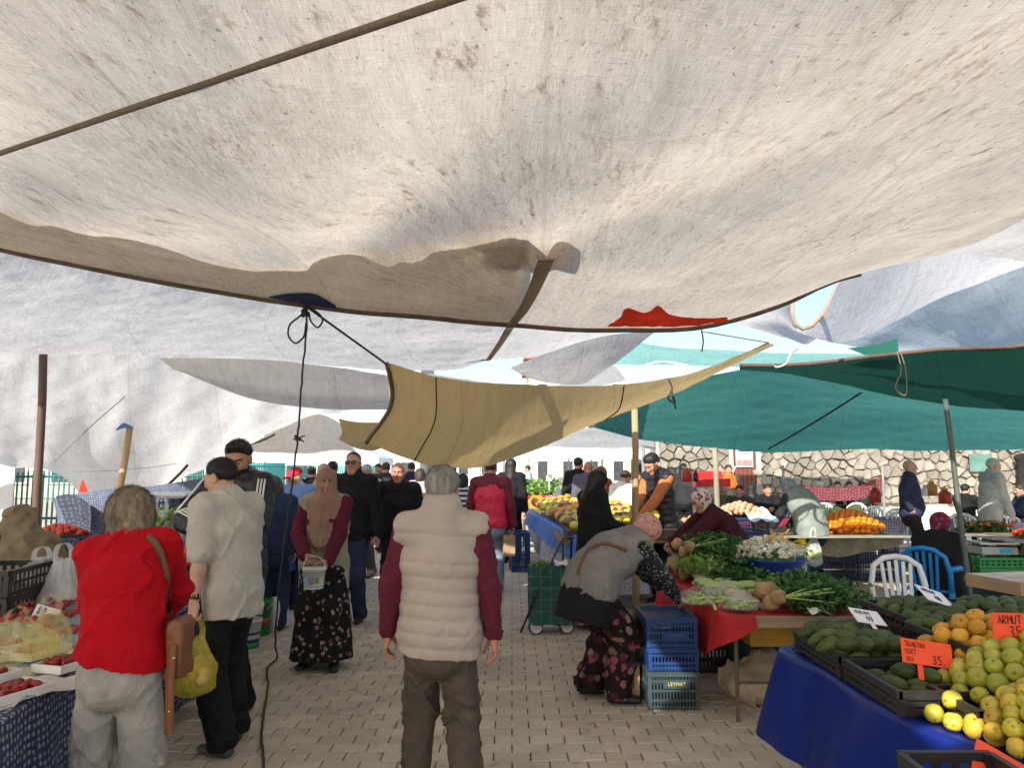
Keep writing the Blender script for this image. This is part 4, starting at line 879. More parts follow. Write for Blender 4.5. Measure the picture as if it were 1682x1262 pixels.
# patterned navy cloth hung as the stall back
def pattern_mat(name, base, spot, sc=26, hole=.5):
    m, nt, b = newmat(name); v = coords(nt, (sc, sc, sc), 'UV'); w = mixc(nt, .25, v, noise(nt, v, .9, 2, out=1), 'ADD')
    d = voro(nt, w, 1.0, rnd=.35); d2 = voro(nt, w, 3.1, rnd=.6)
    k = ramp(nt, mth(nt, 'MULTIPLY', d, mth(nt, 'ADD', d2, .45)), [(.20, 1.0), (.30, 0.0)])
    c = mixc(nt, k, base, spot); c = mixc(nt, 1, c, ramp(nt, noise(nt, v, .4, 4), [(.3, .7), (.7, 1.1)]), 'MULTIPLY')
    lnk(nt, c, b.inputs['Base Color']); b.inputs['Roughness'].default_value = .8; return m
pat_n = pattern_mat('cloth_navy_pattern', (.030, .042, .10), (.33, .37, .48), 30); pat_b = pattern_mat('cloth_blue_pattern', (.085, .105, .17), (.24, .275, .36), 34)
sheet('cloth', 'grey blue patterned cloth hung as a back wall behind the left stalls', [[at(88, 818, 10.9), at(160, 806, 11), at(240, 800, 11.2), at(356, 782, 11.6)], [at(100, 880, 10.9), at(170, 880, 11), at(250, 872, 11.2), at(352, 850, 11.6)], [at(118, 940, 10.9), at(180, 948, 11), at(250, 940, 11.2), at(350, 905, 11.6)]], pat_b, 60, 30, .03, (1.2, .4), 8, cat='cloth')
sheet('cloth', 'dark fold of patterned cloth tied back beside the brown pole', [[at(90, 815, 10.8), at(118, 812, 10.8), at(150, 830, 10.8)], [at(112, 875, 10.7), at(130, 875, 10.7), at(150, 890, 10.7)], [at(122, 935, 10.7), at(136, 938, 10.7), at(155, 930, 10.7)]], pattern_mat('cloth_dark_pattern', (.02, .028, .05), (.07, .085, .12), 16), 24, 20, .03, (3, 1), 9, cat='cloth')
# buildings far beyond the aisle
def building(name, label, x, y, w, d, h, wall_m, win, roof=None, ny=3, nx=4, win_m=None, gable=0):
    r = empty(name, (x, y, 0), 0, label, 'building'); win_m = win_m or M('window_dark', (.05, .055, .06), .2)
    MB().box((0, d/2, h/2), (w, d, h)).build('wall', wall_m, r); fm = M('frame_white', (.6, .6, .58), .6)
    for j in range(ny):
        for i in range(nx):
            cx = -w/2+(i+.5)*w/nx; cz = 1.4+j*(h-1.2)/ny; ww, wh = w/nx*.45, (h-1.2)/ny*.5
            f = MB().box((cx-ww/2, -.03, cz), (.08, .12, wh+.16)).box((cx+ww/2, -.03, cz), (.08, .12, wh+.16)).box((cx, -.031, cz+wh/2+.04), (ww-.09, .10, .08)).box((cx, -.04, cz-wh/2-.04), (ww+.2, .2, .08)).build('window', fm, r)
            MB().box((cx, -.01, cz), (ww-.08, .05, wh-.02)).build('pane', win_m, f)
    if roof:
        if gable: mk('roof', [(-w/2-.3, -.3, h), (w/2+.3, -.3, h), (0, -.3, h+gable), (-w/2-.3, d+.3, h), (w/2+.3, d+.3, h), (0, d+.3, h+gable)], [(0, 1, 2), (5, 4, 3), (0, 3, 4, 1), (1, 4, 5, 2), (2, 5, 3, 0)], roof, r, False)
        else: MB().box((0, d/2, h+.15), (w+.6, d+.6, .3)).build('roof', roof, r)
    return r
tile_m = M('roof_tile', (.30, .13, .08), .8, .3, 4); be = M('plaster_beige', (.50, .44, .32), .9, .1, 1); wh = M('plaster_white', (.70, .69, .66), .9, .08, 1)
building('house', 'beige building with dark windows beyond the far fruit stalls', 3.4, 38, 5.0, 8, 7, be, None, tile_m, 3, 4)
building('house', 'pale house with a tiled gable roof behind the wooden pole', 7.6, 46, 5.5, 8, 4.2, wh, None, tile_m, 2, 3, gable=1.8)
building('house', 'white apartment block far down the aisle', -.2, 60, 9, 10, 4.6, wh, None, tile_m, 2, 5)
building('house', 'grey white apartment block left beyond the gazebos', -13, 58, 12, 10, 12, M('plaster_grey', (.5, .5, .49), .9, .1, 1), None, tile_m, 4, 6)
building('house', 'long cream building behind the left railing', -20, 40, 14, 8, 6, be, None, tile_m, 2, 6)
building('house', 'white house beyond the stone wall', 15, 34, 14, 9, 3.6, wh, None, tile_m, 1, 5)
def gazebo(x, y, w, h0, h1, m, label):
    r = empty('gazebo', (x, y, 0), 0, label, 'gazebo'); a = w/2
    vs = [(-a, -a, h0), (a, -a, h0), (a, a, h0), (-a, a, h0), (0, 0, h1)]+[(-a, -a, h0-.22), (a, -a, h0-.22), (a, a, h0-.22), (-a, a, h0-.22)]
    mk('roof', vs, [(0, 1, 4), (1, 2, 4), (2, 3, 4), (3, 0, 4)]+[(5+i, 5+(i+1) % 4, (i+1) % 4, i) for i in range(4)], m, r, False)
    for sx_ in (-1, 1):
        for sy_ in (-1, 1): MB().tube([(sx_*(a-.03), sy_*(a-.03), 0), (sx_*(a-.03), sy_*(a-.03), h0)], .03, 6).build('leg', M('steel_grey', (.3, .3, .3), .4, metal=.6), r)
gz = M('gazebo_white', (.82, .86, .90), .7, .04, 2, trans=.45)
gazebo(xz(470, 23), 23, 3.0, 2.0, 2.75, gz, 'white gazebo roof left of the small cream awning'); gazebo(xz(556, 22), 22.5, 2.6, 1.9, 2.5, gz, 'white gazebo roof just left of the khaki sheet')
gazebo(xz(520, 29), 30, 3.4, 2.0, 2.9, gz, 'farthest white gazebo behind the other two')
gazebo(xz(905, 27), 27.5, 3.4, 2.15, 2.8, gz, 'pale gazebo roof far behind the piles of greens'); gazebo(xz(715, 26), 26.5, 3.2, 2.0, 2.6, gz, 'pale gazebo roof under the lowest part of the khaki sheet'); gazebo(xz(1015, 25), 25.5, 3.0, 2.1, 2.7, gz, 'pale gazebo roof left of the grey metal post')
tree_tr = M('bark', (.10, .075, .05), .9); leaf_m = M('leaf_green', (.045, .09, .025), .6, .35, 3, trans=.3)
def tree(x, y, h, r, label, seed):
    t = empty('tree', (x, y, 0), 0, label, 'tree'); rg = random.Random(seed); b = MB().tube([(0, 0, 0), (.1, 0, h*.3), (0, .1, h*.65)], [.2, .15, .08], 8)
    for i in range(6):
        a = i*1.05; b.tube([(0, 0, h*.35+.1*i), (math.cos(a)*r*.6, math.sin(a)*r*.6, h*.6+.1*i)], [.07, .02], 5)
    b.build('trunk', tree_tr, t, True); V = []; Fs = []
    for i in range(2600):
        c = rg.choice(range(9)); a = c*2.4; cc = Vector((math.cos(a)*r*.55, math.sin(a)*r*.55, h*.72+math.sin(c*1.7)*r*.35)); p = cc+Vector((rg.gauss(0, 1), rg.gauss(0, 1), rg.gauss(0, .8)))*r*.26
        q = Euler((rg.uniform(0, 6), rg.uniform(0, 6), rg.uniform(0, 6))).to_matrix(); s = rg.uniform(.10, .22); n = len(V)
        V += [tuple(p+q @ Vector(k)*s) for k in ((-.5, 0, 0), (0, -.3, .05), (.5, 0, 0), (0, .3, .05))]; Fs.append((n, n+1, n+2, n+3))
    tag(mk('crown', V, Fs, leaf_m, t, False), kind='stuff')
tree(6.0, 34, 4.6, 1.6, 'bushy tree left of the stone wall', 3)
def LAST(n): return [o for o in COL.objects if o.name.split('.')[0] == n][-1]
# ------------------------------------------------------------------ poles, ropes
def pole(label, p0, p1, r, m, name='pole'):
    p0, p1 = Vector(p0), Vector(p1); d = p1-p0; pts = [tuple(d*(i/5)+Vector((.006*math.sin(i*2.1), .004*math.cos(i*1.7), 0))) for i in range(6)]
    o = MB().tube(pts, [r*(1.05-.02*i) for i in range(6)], 10).build(name, m, None, True); o.location = p0; return tag(o, label, 'pole')
pole('dark brown pole holding up the left white tarpaulins', gnd(55, 963), at(72, 582, 10.5), .055, pole_m)
pole('slanting weathered wooden pole under the side tarpaulin', (at(182, 840, 13.6).x, 13.6, .0), at(214, 700, 13.6), .06, wood_m)
mk_cap = sheet('cloth', 'scrap of blue cloth knotted on top of the slanting pole', [[at(192, 704, 13.5), at(203, 695, 13.5), at(214, 699, 13.5)], [at(190, 708, 13.5), at(202, 704, 13.5), at(214, 702, 13.5)]], bl, 8, 6, .004, cat='cloth')
pole('stout wooden pole beside the woman in the long black veil', (xz(1040, 8.6), 8.6, 0), at(1043, 672, 8.5), .038, wood_m)
pole('greyish wooden post behind the woman in maroon', (xz(1178, 11.5), 11.5, 0), at(1174, 736, 11.5), .042, M('pole_grey_wood', (.26, .24, .17), .8, .3, 5, stretch=(1, 1, .1)))
pole('thin dark metal post beside the blue chair', (xz(1584, 7.6), 7.6, 0), at(1553, 656, 7.7), .026, M('post_green_grey', (.07, .085, .075), .45, .2, 5))
pole('thin black strut slanting under the white side tarpaulin', at(244, 830, 12.2), at(309, 764, 12.6), .022, rope_m, 'strut')
pole('thin black strut at the edge of the peaked cream awning', at(395, 740, 14.8), at(452, 714, 14.6), .018, rope_m, 'strut')
def rope(label, pts, r, m=rope_m, sag=0, name='rope', n=12, jit=.0):
    pts = [Vector(p) for p in pts]
    if len(pts) == 2: a, b_ = pts; pts = [a.lerp(b_, i/n)+Vector((0, 0, -sag*4*(i/n)*(1-i/n))) for i in range(n+1)]
    else: pts = [Vector(p) for p in crv([tuple(p) for p in pts], n*3)]
    rr = random.Random(len(label)); pts = [p+Vector((rr.uniform(-jit, jit),)*1+(0, rr.uniform(-jit, jit))) for p in pts]
    o = MB().tube([tuple(p) for p in pts], r, 6).build(name, m, None, True); return tag(o, label, 'rope')
def along(px0, py0, px1, py1, n=16, dz=-.03):
    out = []
    for i in range(n+1):
        f = i/n; h = hit(big_b, px0+(px1-px0)*f, py0+(py1-py0)*f); 
        if h: out.append(h+Vector((0, 0, dz)))
    return out
a0, a1 = hit(big_b, -60, 272, -.30), hit(big_b, 880, -48, -.30); mid = [a0.lerp(a1, i/10) for i in range(11)]
nearbig = lambda px, py, d=-.07: hit(big_b, px, py, d) or at(px, py, 6.3)
rope('thick brown rope crossing under the cream tarpaulin at upper left', mid, .0125, rope_b)
K = at(505, 505, 6.38)
rope('black rope hanging from the knot down to the paving', [K, at(503, 540, 6.38), at(498, 600, 6.4), at(493, 660, 6.42), at(489, 718, 6.44), at(484, 760, 6.46), at(474, 840, 6.5), at(462, 930, 6.52), at(455, 1000, 6.55), at(452, 1060, 6.6), gnd(455, 1082, .01), gnd(444, 1092, .008), gnd(440, 1130, .008), gnd(432, 1180, .008), gnd(430, 1215, .008), gnd(434, 1262, .008), gnd(430, 1300, .008)], .0085, rope_m, n=40, jit=.004)
rope('loose loop of black rope under the tarpaulin edge', [K, at(492, 520, 6.38), at(476, 534, 6.38), at(474, 552, 6.38), at(486, 564, 6.38), at(497, 556, 6.38), at(503, 530, 6.38)], .008, rope_m, n=14)
rope('tight second loop of black rope beside the knot', [K, at(520, 512, 6.38), at(530, 526, 6.38), at(522, 538, 6.38), at(511, 528, 6.38), at(507, 512, 6.38)], .008, rope_m, n=12)
b = MB()
for i in range(7): b.ball(tuple(K+Vector((random.uniform(-.04, .04), random.uniform(-.03, .03), random.uniform(-.07, .03)))), .022, 6)
tag(b.build('knot', rope_m, None, True), 'black rope knot tied on the hem of the cream tarpaulin', 'knot')
b = MB(); q = at(489, 720, 6.44)
for i in range(4): b.ball(tuple(q+Vector((random.uniform(-.02, .03), 0, random.uniform(-.02, .02)))), .014, 5)
for e in ((.06, .02), (.055, -.03), (-.04, -.01)): b.tube([tuple(q), tuple(q+Vector((e[0], 0, e[1])))], .006, 5)
tag(b.build('knot', rope_m, None, True), 'small knot with loose ends halfway down the hanging rope', 'knot')
rope('taut black rope from the knot to the corner of the khaki sheet', [K, at(637, 600, 6.9)], .010, rope_m)
rope('thin cord tying the right corner of the khaki sheet', [at(1155, 545, 6.6), at(1262, 563, 7.4)], .006, rope_b)
rope('short cord hanging beside the red cloth', [at(1152, 540, 6.5), at(1155, 560, 6.5), at(1153, 578, 6.5)], .007, rope_b)
rope('tangle of cord hanging on the khaki sheet', [at(1098, 622, 7.2), at(1104, 640, 7.2), at(1097, 655, 7.2), at(1108, 662, 7.2), at(1102, 640, 7.2), at(1110, 672, 7.2)], .009, rope_m, n=10)
rope('white cord loops between the right tarpaulins', [at(1330, 568, 7.8), at(1316, 572, 7.8), at(1300, 580, 7.8), at(1290, 598, 7.8), at(1272, 602, 7.8), at(1268, 596, 7.8)], .008, paper_m, n=12)
rope('frayed string hanging from the brown bar', [at(1474, 578, 8.0), at(1480, 610, 8.0), at(1472, 640, 8.0), at(1484, 650, 8.0), at(1488, 610, 8.0), at(1480, 580, 8.0)], .006, rope_b, n=12)
rope('pale twisted ropes above the khaki sheet', [at(1045, 625, 8.6), at(1058, 602, 8.6), at(1075, 596, 8.6), at(1130, 600, 8.6)], .012, paper_m, n=10)
rope('dark cord slanting across the teal tarpaulin', [at(1262, 738, 13.4), at(1418, 643, 10.6)], .014, rope_m, .02)
rope('thin cord looping beneath the left white tarpaulin', [at(90, 758, 10.6), at(150, 700, 11), at(205, 652, 11)], .006, rope_b)
rope('long thin cord under the sagging white side sheet', [at(120, 775, 13.5), at(290, 762, 14)], .005, rope_b, .04)
# red and navy cloth tucked into the hem of the cream tarpaulin
sheet('cloth', 'red cloth bunched over the right part of the tarpaulin hem', [[nearbig(1000, 534), nearbig(1018, 522), nearbig(1032, 506), nearbig(1060, 514), nearbig(1078, 504), nearbig(1105, 518), nearbig(1150, 523), nearbig(1195, 521)], [nearbig(998, 537), nearbig(1018, 537), nearbig(1032, 536), nearbig(1060, 537), nearbig(1078, 537), nearbig(1105, 537), nearbig(1150, 534), nearbig(1195, 528)]], red_m, 40, 10, .008, (6, 3), 3, cat='cloth')
sheet('cloth', 'navy cloth scrap tucked over the tarpaulin hem above the knot', [[nearbig(440, 488), nearbig(478, 482), nearbig(512, 482), nearbig(552, 502)], [nearbig(440, 489), nearbig(478, 496), nearbig(512, 501), nearbig(552, 508)]], navy_m, 20, 6, .004, (4, 3), 4, cat='cloth')
sheet('cloth', 'bright blue patch in place of the sky gap under the far white tarpaulin', [[at(760, 586, 9.6), at(790, 582, 9.6), at(806, 580, 9.6)], [at(775, 590, 9.6), at(795, 592, 9.6), at(808, 590, 9.6)]], bl, 10, 6, .004, cat='cloth')  # small blue sheet added where a gap shows sky

# ------------------------------------------------------------------ crates, boxes, furniture builders
_cr = {}
def crate_meshes(L, Wd, Hh, m, slat=.03, rows=2, closed=False):
    key = (L, Wd, Hh, m.name, slat, rows, closed)
    if key in _cr: return _cr[key]
    b = MB(); t = .012; a, c = L/2, Wd/2
    b.box((0, 0, .008), (L-.02, Wd-.02, .016))
    for x in (-1, 1):
        for y in (-1, 1): b.box((x*(a-.014), y*(c-.014), Hh/2), (.028, .028, Hh-.004))
    zs = [.02]+[Hh*(i+1)/(rows+1) for i in range(rows)]
    for z in zs:
        for y in (-1, 1): b.box((0, y*(c-t/2), z), (L-.06, t, .018))
        for x in (-1, 1): b.box((x*(a-t/2), 0, z), (t, Wd-.06, .018))
    n = max(3, int(L/slat)); 
    for i in range(1, n):
        x = -a+L*i/n
        for y in (-1, 1): b.box((x, y*(c-.009), Hh/2), (slat*.45, .007, Hh-.03))
    n = max(3, int(Wd/slat))
    for i in range(1, n):
        y = -c+Wd*i/n
        for x in (-1, 1): b.box((x*(a-.009), y, Hh/2), (.007, slat*.32, Hh-.03))
    r = MB()
    for y in (-1, 1): r.box((0, y*(c-.004), Hh-.016), (L, .022, .032))
    for x in (-1, 1): r.box((x*(a-.004), 0, Hh-.0165), (.022, Wd-.024, .031))
    if closed: r.box((0, 0, Hh-.03), (L-.024, Wd-.024, .012))
    _cr[key] = (b.mesh('crate', m), r.mesh('rim', m)); return _cr[key]
def crate(loc, dims, m, label, rz=0, group=None, slat=.03, rows=2, tilt=(0, 0), closed=False, cat='crate'):
    me, rm = crate_meshes(*dims, m, slat, rows, closed); o = inst('crate', me, loc, (tilt[0], tilt[1], rz)); tag(o, label, cat, group); inst('rim', rm, (0, 0, 0), (0, 0, 0), 1, o); return o
cr_blk = M('plastic_black', (.022, .022, .022), .4, .2, 8); cr_blu = M('plastic_blue', (.016, .046, .15), .3, .2, 8); cr_bl2 = M('plastic_navy', (.020, .035, .085), .42, .2, 8); cr_sl = M('plastic_slate', (.035, .055, .062), .45, .2, 8); cr_gr = M('plastic_green', (.02, .22, .06), .4, .2, 8); cr_wh = M('plastic_grey_white', (.45, .46, .46), .5, .1, 8); cr_tl = M('plastic_dark_teal', (.02, .06, .06), .45, .2, 8)
def text(s, loc, size, m, rot, parent=None, name='lettering', ext=.001):
    c = bpy.data.curves.new(name, 'FONT'); c.body = s; c.size = size; c.extrude = ext; c.align_x = 'CENTER'; c.align_y = 'CENTER'; c.materials.append(m)
    o = bpy.data.objects.new(name, c); COL.objects.link(o); o.location = loc; o.rotation_euler = rot
    if parent: o.parent = parent
    bpy.context.view_layer.update(); me = bpy.data.meshes.new_from_object(o.evaluated_get(bpy.context.evaluated_depsgraph_get())); q = bpy.data.objects.new(name, me); COL.objects.link(q); q.location = loc; q.rotation_euler = rot; q.parent = parent; bpy.data.objects.remove(o)
    return q
ST = {'B': [[(0, 0), (0, 1), (.45, .9), (.42, .58), (0, .52), (.5, .3), (.42, .03), (0, 0)]], 'Z': [[(0, 1), (.55, 1), (0, 0), (.6, 0)]], 'A': [[(0, 0), (.35, 1), (.7, 0)], [(.15, .4), (.55, .4)]], 'R': [[(0, 0), (0, 1), (.5, .95), (.55, .65), (.05, .5), (.6, 0)]], 'M': [[(0, 0), (.05, 1), (.35, .45), (.65, 1), (.7, 0)]], 'U': [[(0, 1), (.02, .2), (.3, 0), (.55, .25), (.58, 1)]], 'T': [[(0, 1), (.7, 1)], [(.35, 1), (.35, 0)]],
      '3': [[(.05, .9), (.4, 1), (.5, .75), (.2, .52), (.55, .35), (.4, .02), (0, .1)]], '5': [[(.55, 1), (.1, .98), (.08, .6), (.45, .6), (.55, .3), (.35, 0), (0, .08)]], '0': [[(.3, 1), (.05, .7), (.08, .2), (.3, 0), (.5, .3), (.5, .75), (.3, 1)]], '8': [[(.3, .52), (.08, .8), (.3, 1), (.5, .78), (.1, .25), (.3, 0), (.52, .25), (.3, .52)]], '2': [[(.02, .8), (.25, 1), (.5, .8), (0, 0), (.55, .02)]], '4': [[(.4, 0), (.42, 1), (0, .35), (.6, .35)]],
      'S': [[(.55, .85), (.3, 1), (.08, .8), (.5, .35), (.3, 0), (0, .12)]], 'E': [[(.55, 1), (.05, 1), (.05, 0), (.55, 0)], [(.05, .5), (.45, .5)]], 'K': [[(0, 0), (0, 1)], [(.5, 1), (.05, .5), (.55, 0)]], 'I': [[(.15, 0), (.15, 1)]], 'F': [[(.05, 0), (.05, 1), (.6, 1)], [(.05, .55), (.45, .55)]], 'G': [[(.55, .85), (.3, 1), (.04, .6), (.12, .1), (.45, .05), (.55, .45), (.3, .45)]], 'L': [[(.05, 1), (.05, 0), (.5, 0)]], 'D': [[(0, 0), (0, 1), (.45, .8), (.5, .3), (0, 0)]], 'N': [[(0, 0), (.03, 1), (.5, 0), (.53, 1)]], ',': [[(.1, .1), (.05, -.15)]], '-': [[(.05, .45), (.4, .45)]], '.': [[(.1, .02), (.14, .04)]], 'O': [[(.3, 1), (.05, .7), (.08, .2), (.3, 0), (.52, .3), (.52, .75), (.3, 1)]], 'V': [[(0, 1), (.3, 0), (.6, 1)]]}
def strokes(s, x, z, h, w=.7, r=.05, b=None, y=-.004, rr=None):
    b = b or MB(); rr = rr or random.Random(1)
    for ch in s:
        if ch != ' ':
            for st in ST[ch]: b.tube([(x+p[0]*h*w+rr.uniform(-.02, .02)*h, y, z+p[1]*h+rr.uniform(-.02, .02)*h) for p in st], r*h, 4)
        x += h*w*.85
    return b
sign_or = M('sign_orange', (.88, .085, .02), .55, .05, 8); ink_bk = M('ink_black', (.03, .012, .02), .6, .2); ink_bl = M('ink_blue', (.05, .06, .18), .6, .2)
def sign(loc, w, h, m, lines, label, rz=0, tilt=0, roll=0, ink=ink_bk, stick=0, sxo=0, name='price_sign', thick=.06):
    o = empty(name, loc, 0, label, 'sign'); o.rotation_euler = Euler((tilt, roll, rz)); MB().box((0, 0, 0), (w, .004, h)).build('card', m, o)
    b = MB()
    for (s, x, z, hh) in lines: strokes(s, x, z, hh, b=b, r=thick)
    if lines: b.build('lettering', ink, o)
    if stick: MB().box((sxo, .004, -h/2-stick/2+.03), (.022, .004, stick)).build('stick', m, o)
    return o
# ------------------------------------------------------------------ fruit and vegetable meshes
def blob(name, m, r=1, prof=None, n=10, sq=(1, 1, 1), lump=0, seed=0, second=None):
    b = MB()
    if prof is None: prof = [(math.sin(math.pi*i/n)+1e-3, -math.cos(math.pi*i/n)) for i in range(n+1)]
    b.lathe([(a*r, z*r) for a, z in prof], (0, 0, 0), n+3, 0); rg = np.random.RandomState(seed); v = np.array(b.v)*np.array(sq)
    if lump:
        d = nz(rg.normal(size=3)); e = rg.normal(size=(4, 3))*2.2/r; q = sum(np.sin(v @ e[i]+i) for i in range(4)); v = v*(1+lump*q[:, None]/4)
    b.v = v.tolist(); ms = [m]
    if second: second(b, r); ms = [m, second.mat]
    return b.mesh(name, ms if second else m, True)
def fruit_m(name, a, c, rough=.38, sc=9, spots=.0, spec=.5):
    if name in _MC: return _MC[name]
    m, nt, b = newmat(name); _MC[name] = m; v = coords(nt); oi = N(nt, 'ShaderNodeObjectInfo')
    q = mixc(nt, oi.outputs['Random'], a, c); n = mixc(nt, ramp(nt, noise(nt, v, sc, 4), [(.35, 0.0), (.7, 1.0)]), q, tuple((x+y)/2*.82 for x, y in zip(a, c)))
    if spots: n = mixc(nt, mth(nt, 'MULTIPLY', ramp(nt, noise(nt, v, 55, 3), [(.60, 0.0), (.68, 1.0)]), spots), n, (.09, .05, .02)); n = mixc(nt, 1, n, ramp(nt, mth(nt, 'FRACT', mth(nt, 'MULTIPLY', oi.outputs['Random'], 7.3)), [(0, .70), (1, 1.12)]), 'MULTIPLY')
    lnk(nt, n, b.inputs['Base Color']); b.inputs['Roughness'].default_value = rough; b.inputs['Specular IOR Level'].default_value = spec; lnk(nt, bump(nt, noise(nt, v, 120, 3), .15, .002), b.inputs['Normal']); return m
ap_prof = [(.001, -.72), (.16, -.80), (.45, -.86), (.75, -.66), (.95, -.25), (1.0, .12), (.92, .48), (.68, .76), (.38, .86), (.17, .78), (.07, .62), (.001, .58)]
def stem(b, r): b.tube([(0, 0, r*.55), (r*.06, 0, r*.95)], r*.045, 5, 1)
stem.mat = M('fruit_stem', (.10, .06, .03), .8)
m_yel = fruit_m('apple_yellow', (.56, .54, .05), (.72, .40, .035), spots=.7); m_grn = fruit_m('apple_green', (.34, .40, .035), (.52, .46, .06), spots=.5); m_qui = fruit_m('quince_orange', (.70, .30, .015), (.66, .38, .03), .45, spots=.5); m_avo = fruit_m('avocado_green', (.032, .062, .014), (.095, .125, .030), .5, 14, .25, .3); m_org = fruit_m('orange_skin', (.80, .19, .008), (.82, .26, .01), .4)
m_tom = fruit_m('tomato_red', (.60, .035, .015), (.62, .09, .02), .25); m_str = fruit_m('strawberry_red', (.42, .008, .012), (.28, .006, .012), .35, 30, .3); m_cab = fruit_m('cabbage_pale', (.42, .52, .22), (.50, .58, .30), .6, 5); m_pot = fruit_m('celeriac_skin', (.48, .33, .16), (.42, .27, .12), .8, 12, .6); m_on = fruit_m('onion_skin', (.62, .30, .16), (.56, .36, .22), .5)
m_grape = fruit_m('grape_red', (.22, .02, .05), (.30, .04, .05), .35); m_lem = fruit_m('lemon_yellow', (.72, .55, .03), (.62, .58, .05), .4); m_zuc = fruit_m('zucchini_green', (.33, .48, .13), (.48, .58, .22), .45, 10); m_car = fruit_m('carrot_orange', (.70, .22, .03), (.66, .28, .06), .5); m_lpl = fruit_m('plum_dark', (.12, .012, .03), (.2, .03, .04), .4)
me_app = [blob('apple', m_yel, .034, ap_prof, 11, (1, 1, 1), .03, i, stem) for i in range(3)]; me_gap = [blob('apple', m_grn, .037, ap_prof, 11, (1, 1, 1.02), .04, i+4, stem) for i in range(3)]; me_qui = [blob('quince', m_qui, .041, ap_prof, 11, (1, 1, 1.05), .12, i+8, stem) for i in range(3)]
av_prof = [(.001, -1.45), (.35, -1.36), (.74, -1.02), (.96, -.5), (1.0, .05), (.92, .62), (.72, 1.15), (.46, 1.6), (.22, 1.84), (.001, 1.9)]
me_avo = [blob('avocado', m_avo, .034, av_prof, 11, (1, 1, 1.05), .05, i) for i in range(3)]
me_org = [blob('orange', m_org, .042, None, 10, (1, 1, .96), .01, i) for i in range(2)]; me_tom = [blob('tomato', m_tom, .036, None, 9, (1, 1, .82), .04, i) for i in range(2)]
sb_prof = [(.001, -1.25), (.3, -1.0), (.62, -.5), (.86, .1), (.80, .5), (.45, .72), (.001, .7)]
def sb_cap(b, r):
    for k in range(6):
        a = k*1.05; b.add([(0, 0, r*.72), (math.cos(a-.3)*r*.4, math.sin(a-.3)*r*.4, r*.78), (math.cos(a)*r*.85, math.sin(a)*r*.85, r*.66), (math.cos(a+.3)*r*.4, math.sin(a+.3)*r*.4, r*.78)], [(0, 1, 2, 3)], 1)
sb_cap.mat = M('leaf_cap', (.07, .16, .03), .6)
me_str = [blob('strawberry', m_str, .019, sb_prof, 9, (1, 1, 1), .07, i, sb_cap) for i in range(3)]
me_cab = [blob('melon', m_cab, .135, None, 12, (1, 1, .9), .05, i) for i in range(2)]; me_pot = [blob('celeriac', m_pot, .054, None, 14, (1, 1, .9), .30, i) for i in range(3)]; me_on = [blob('onion', m_on, .038, [(.001, -.9), (.5, -.85), (.92, -.3), (1, .1), (.75, .6), (.3, .9), (.12, 1.15), (.05, 1.3)], 10, (1, 1, 1), .02, i) for i in range(2)]
me_gra = [blob('plum', m_grape, .03, None, 8), blob('plum', m_lpl, .03, None, 8)]; me_lem = [blob('lemon', m_lem, .034, [(.001, -1.25), (.2, -1.1), (.7, -.7), (1, 0), (.7, .7), (.2, 1.1), (.001, 1.25)], 9)]; me_grf = [blob('pear', m_grn, .034, av_prof, 9)]
me_zuc = [blob('zucchini', m_zuc, .024, [(.001, -4.0), (.6, -3.8), (.95, -3), (1, 0), (.95, 2.8), (.55, 3.5), (.3, 3.6), (.28, 4.1), (.001, 4.15)], 9, (1, 1, 1), .02, i) for i in range(2)]
me_car = [blob('carrot', m_car, .02, [(.001, -4.5), (.35, -3.5), (.7, -1), (1, 1.4), (.9, 2), (.2, 2.2), (.001, 2.2)], 8)]
_cnt = {}
def scatter(pts, meshes, labels, cat, group, rg, rot='any', sc=(.9, 1.12)):
    for p in pts:
        r = (rg.uniform(-.6, .6), rg.uniform(-.6, .6), rg.uniform(0, 6.28)) if rot == 'up' else (rg.uniform(0, 6.28), rg.uniform(0, 6.28), rg.uniform(0, 6.28)) if rot == 'any' else (math.pi/2+rg.uniform(-.45, .45), rg.uniform(-.3, .3), rg.uniform(0, 6.28)) if rot == 'lie' else (math.pi/2+rg.uniform(-.25, .25), rg.uniform(-.25, .25), rg.choice((0, math.pi))+rot+rg.uniform(-.35, .35))
        me = rg.choice(meshes); o = inst(me.name.split('.')[0], me, p, r, rg.uniform(*sc)); tag(o, labels if isinstance(labels, str) else rg.choice(labels), cat, group)
def heap(c, rx, ry, hz, r, rg, base=True, sq=False, rz=0, hole=None):
    """two interleaved layers of positions on a mound, low layer first"""
    pts = []
    for lay in ((0, 1) if base else (1,)):
        st = r*(1.86 if lay else 2.1); ny = int(ry/st)+2; nx = int(rx/st)+2
        for j in range(-ny, ny+1):
            for i in range(-nx, nx+1):
                x = (i+.5*(j % 2)+(.5 if not lay else 0))*st+rg.uniform(-.12, .12)*r; y = j*st*.87+rg.uniform(-.12, .12)*r
                d = max(abs(x/rx), abs(y/ry)) if sq else math.hypot(x/rx, y/ry)
                if d > 1: continue
                z = hz*(1-d**1.6 if not sq else 1-d**4*.4)+(0 if lay else -1.35*r)
                if z < r*.2 and not lay: continue
                q = Vector((x*math.cos(rz)-y*math.sin(rz), x*math.sin(rz)+y*math.cos(rz), 0)); pts.append((c[0]+q.x, c[1]+q.y, c[2]+max(z, 0)+r+rg.uniform(-.1, .1)*r))
    return pts
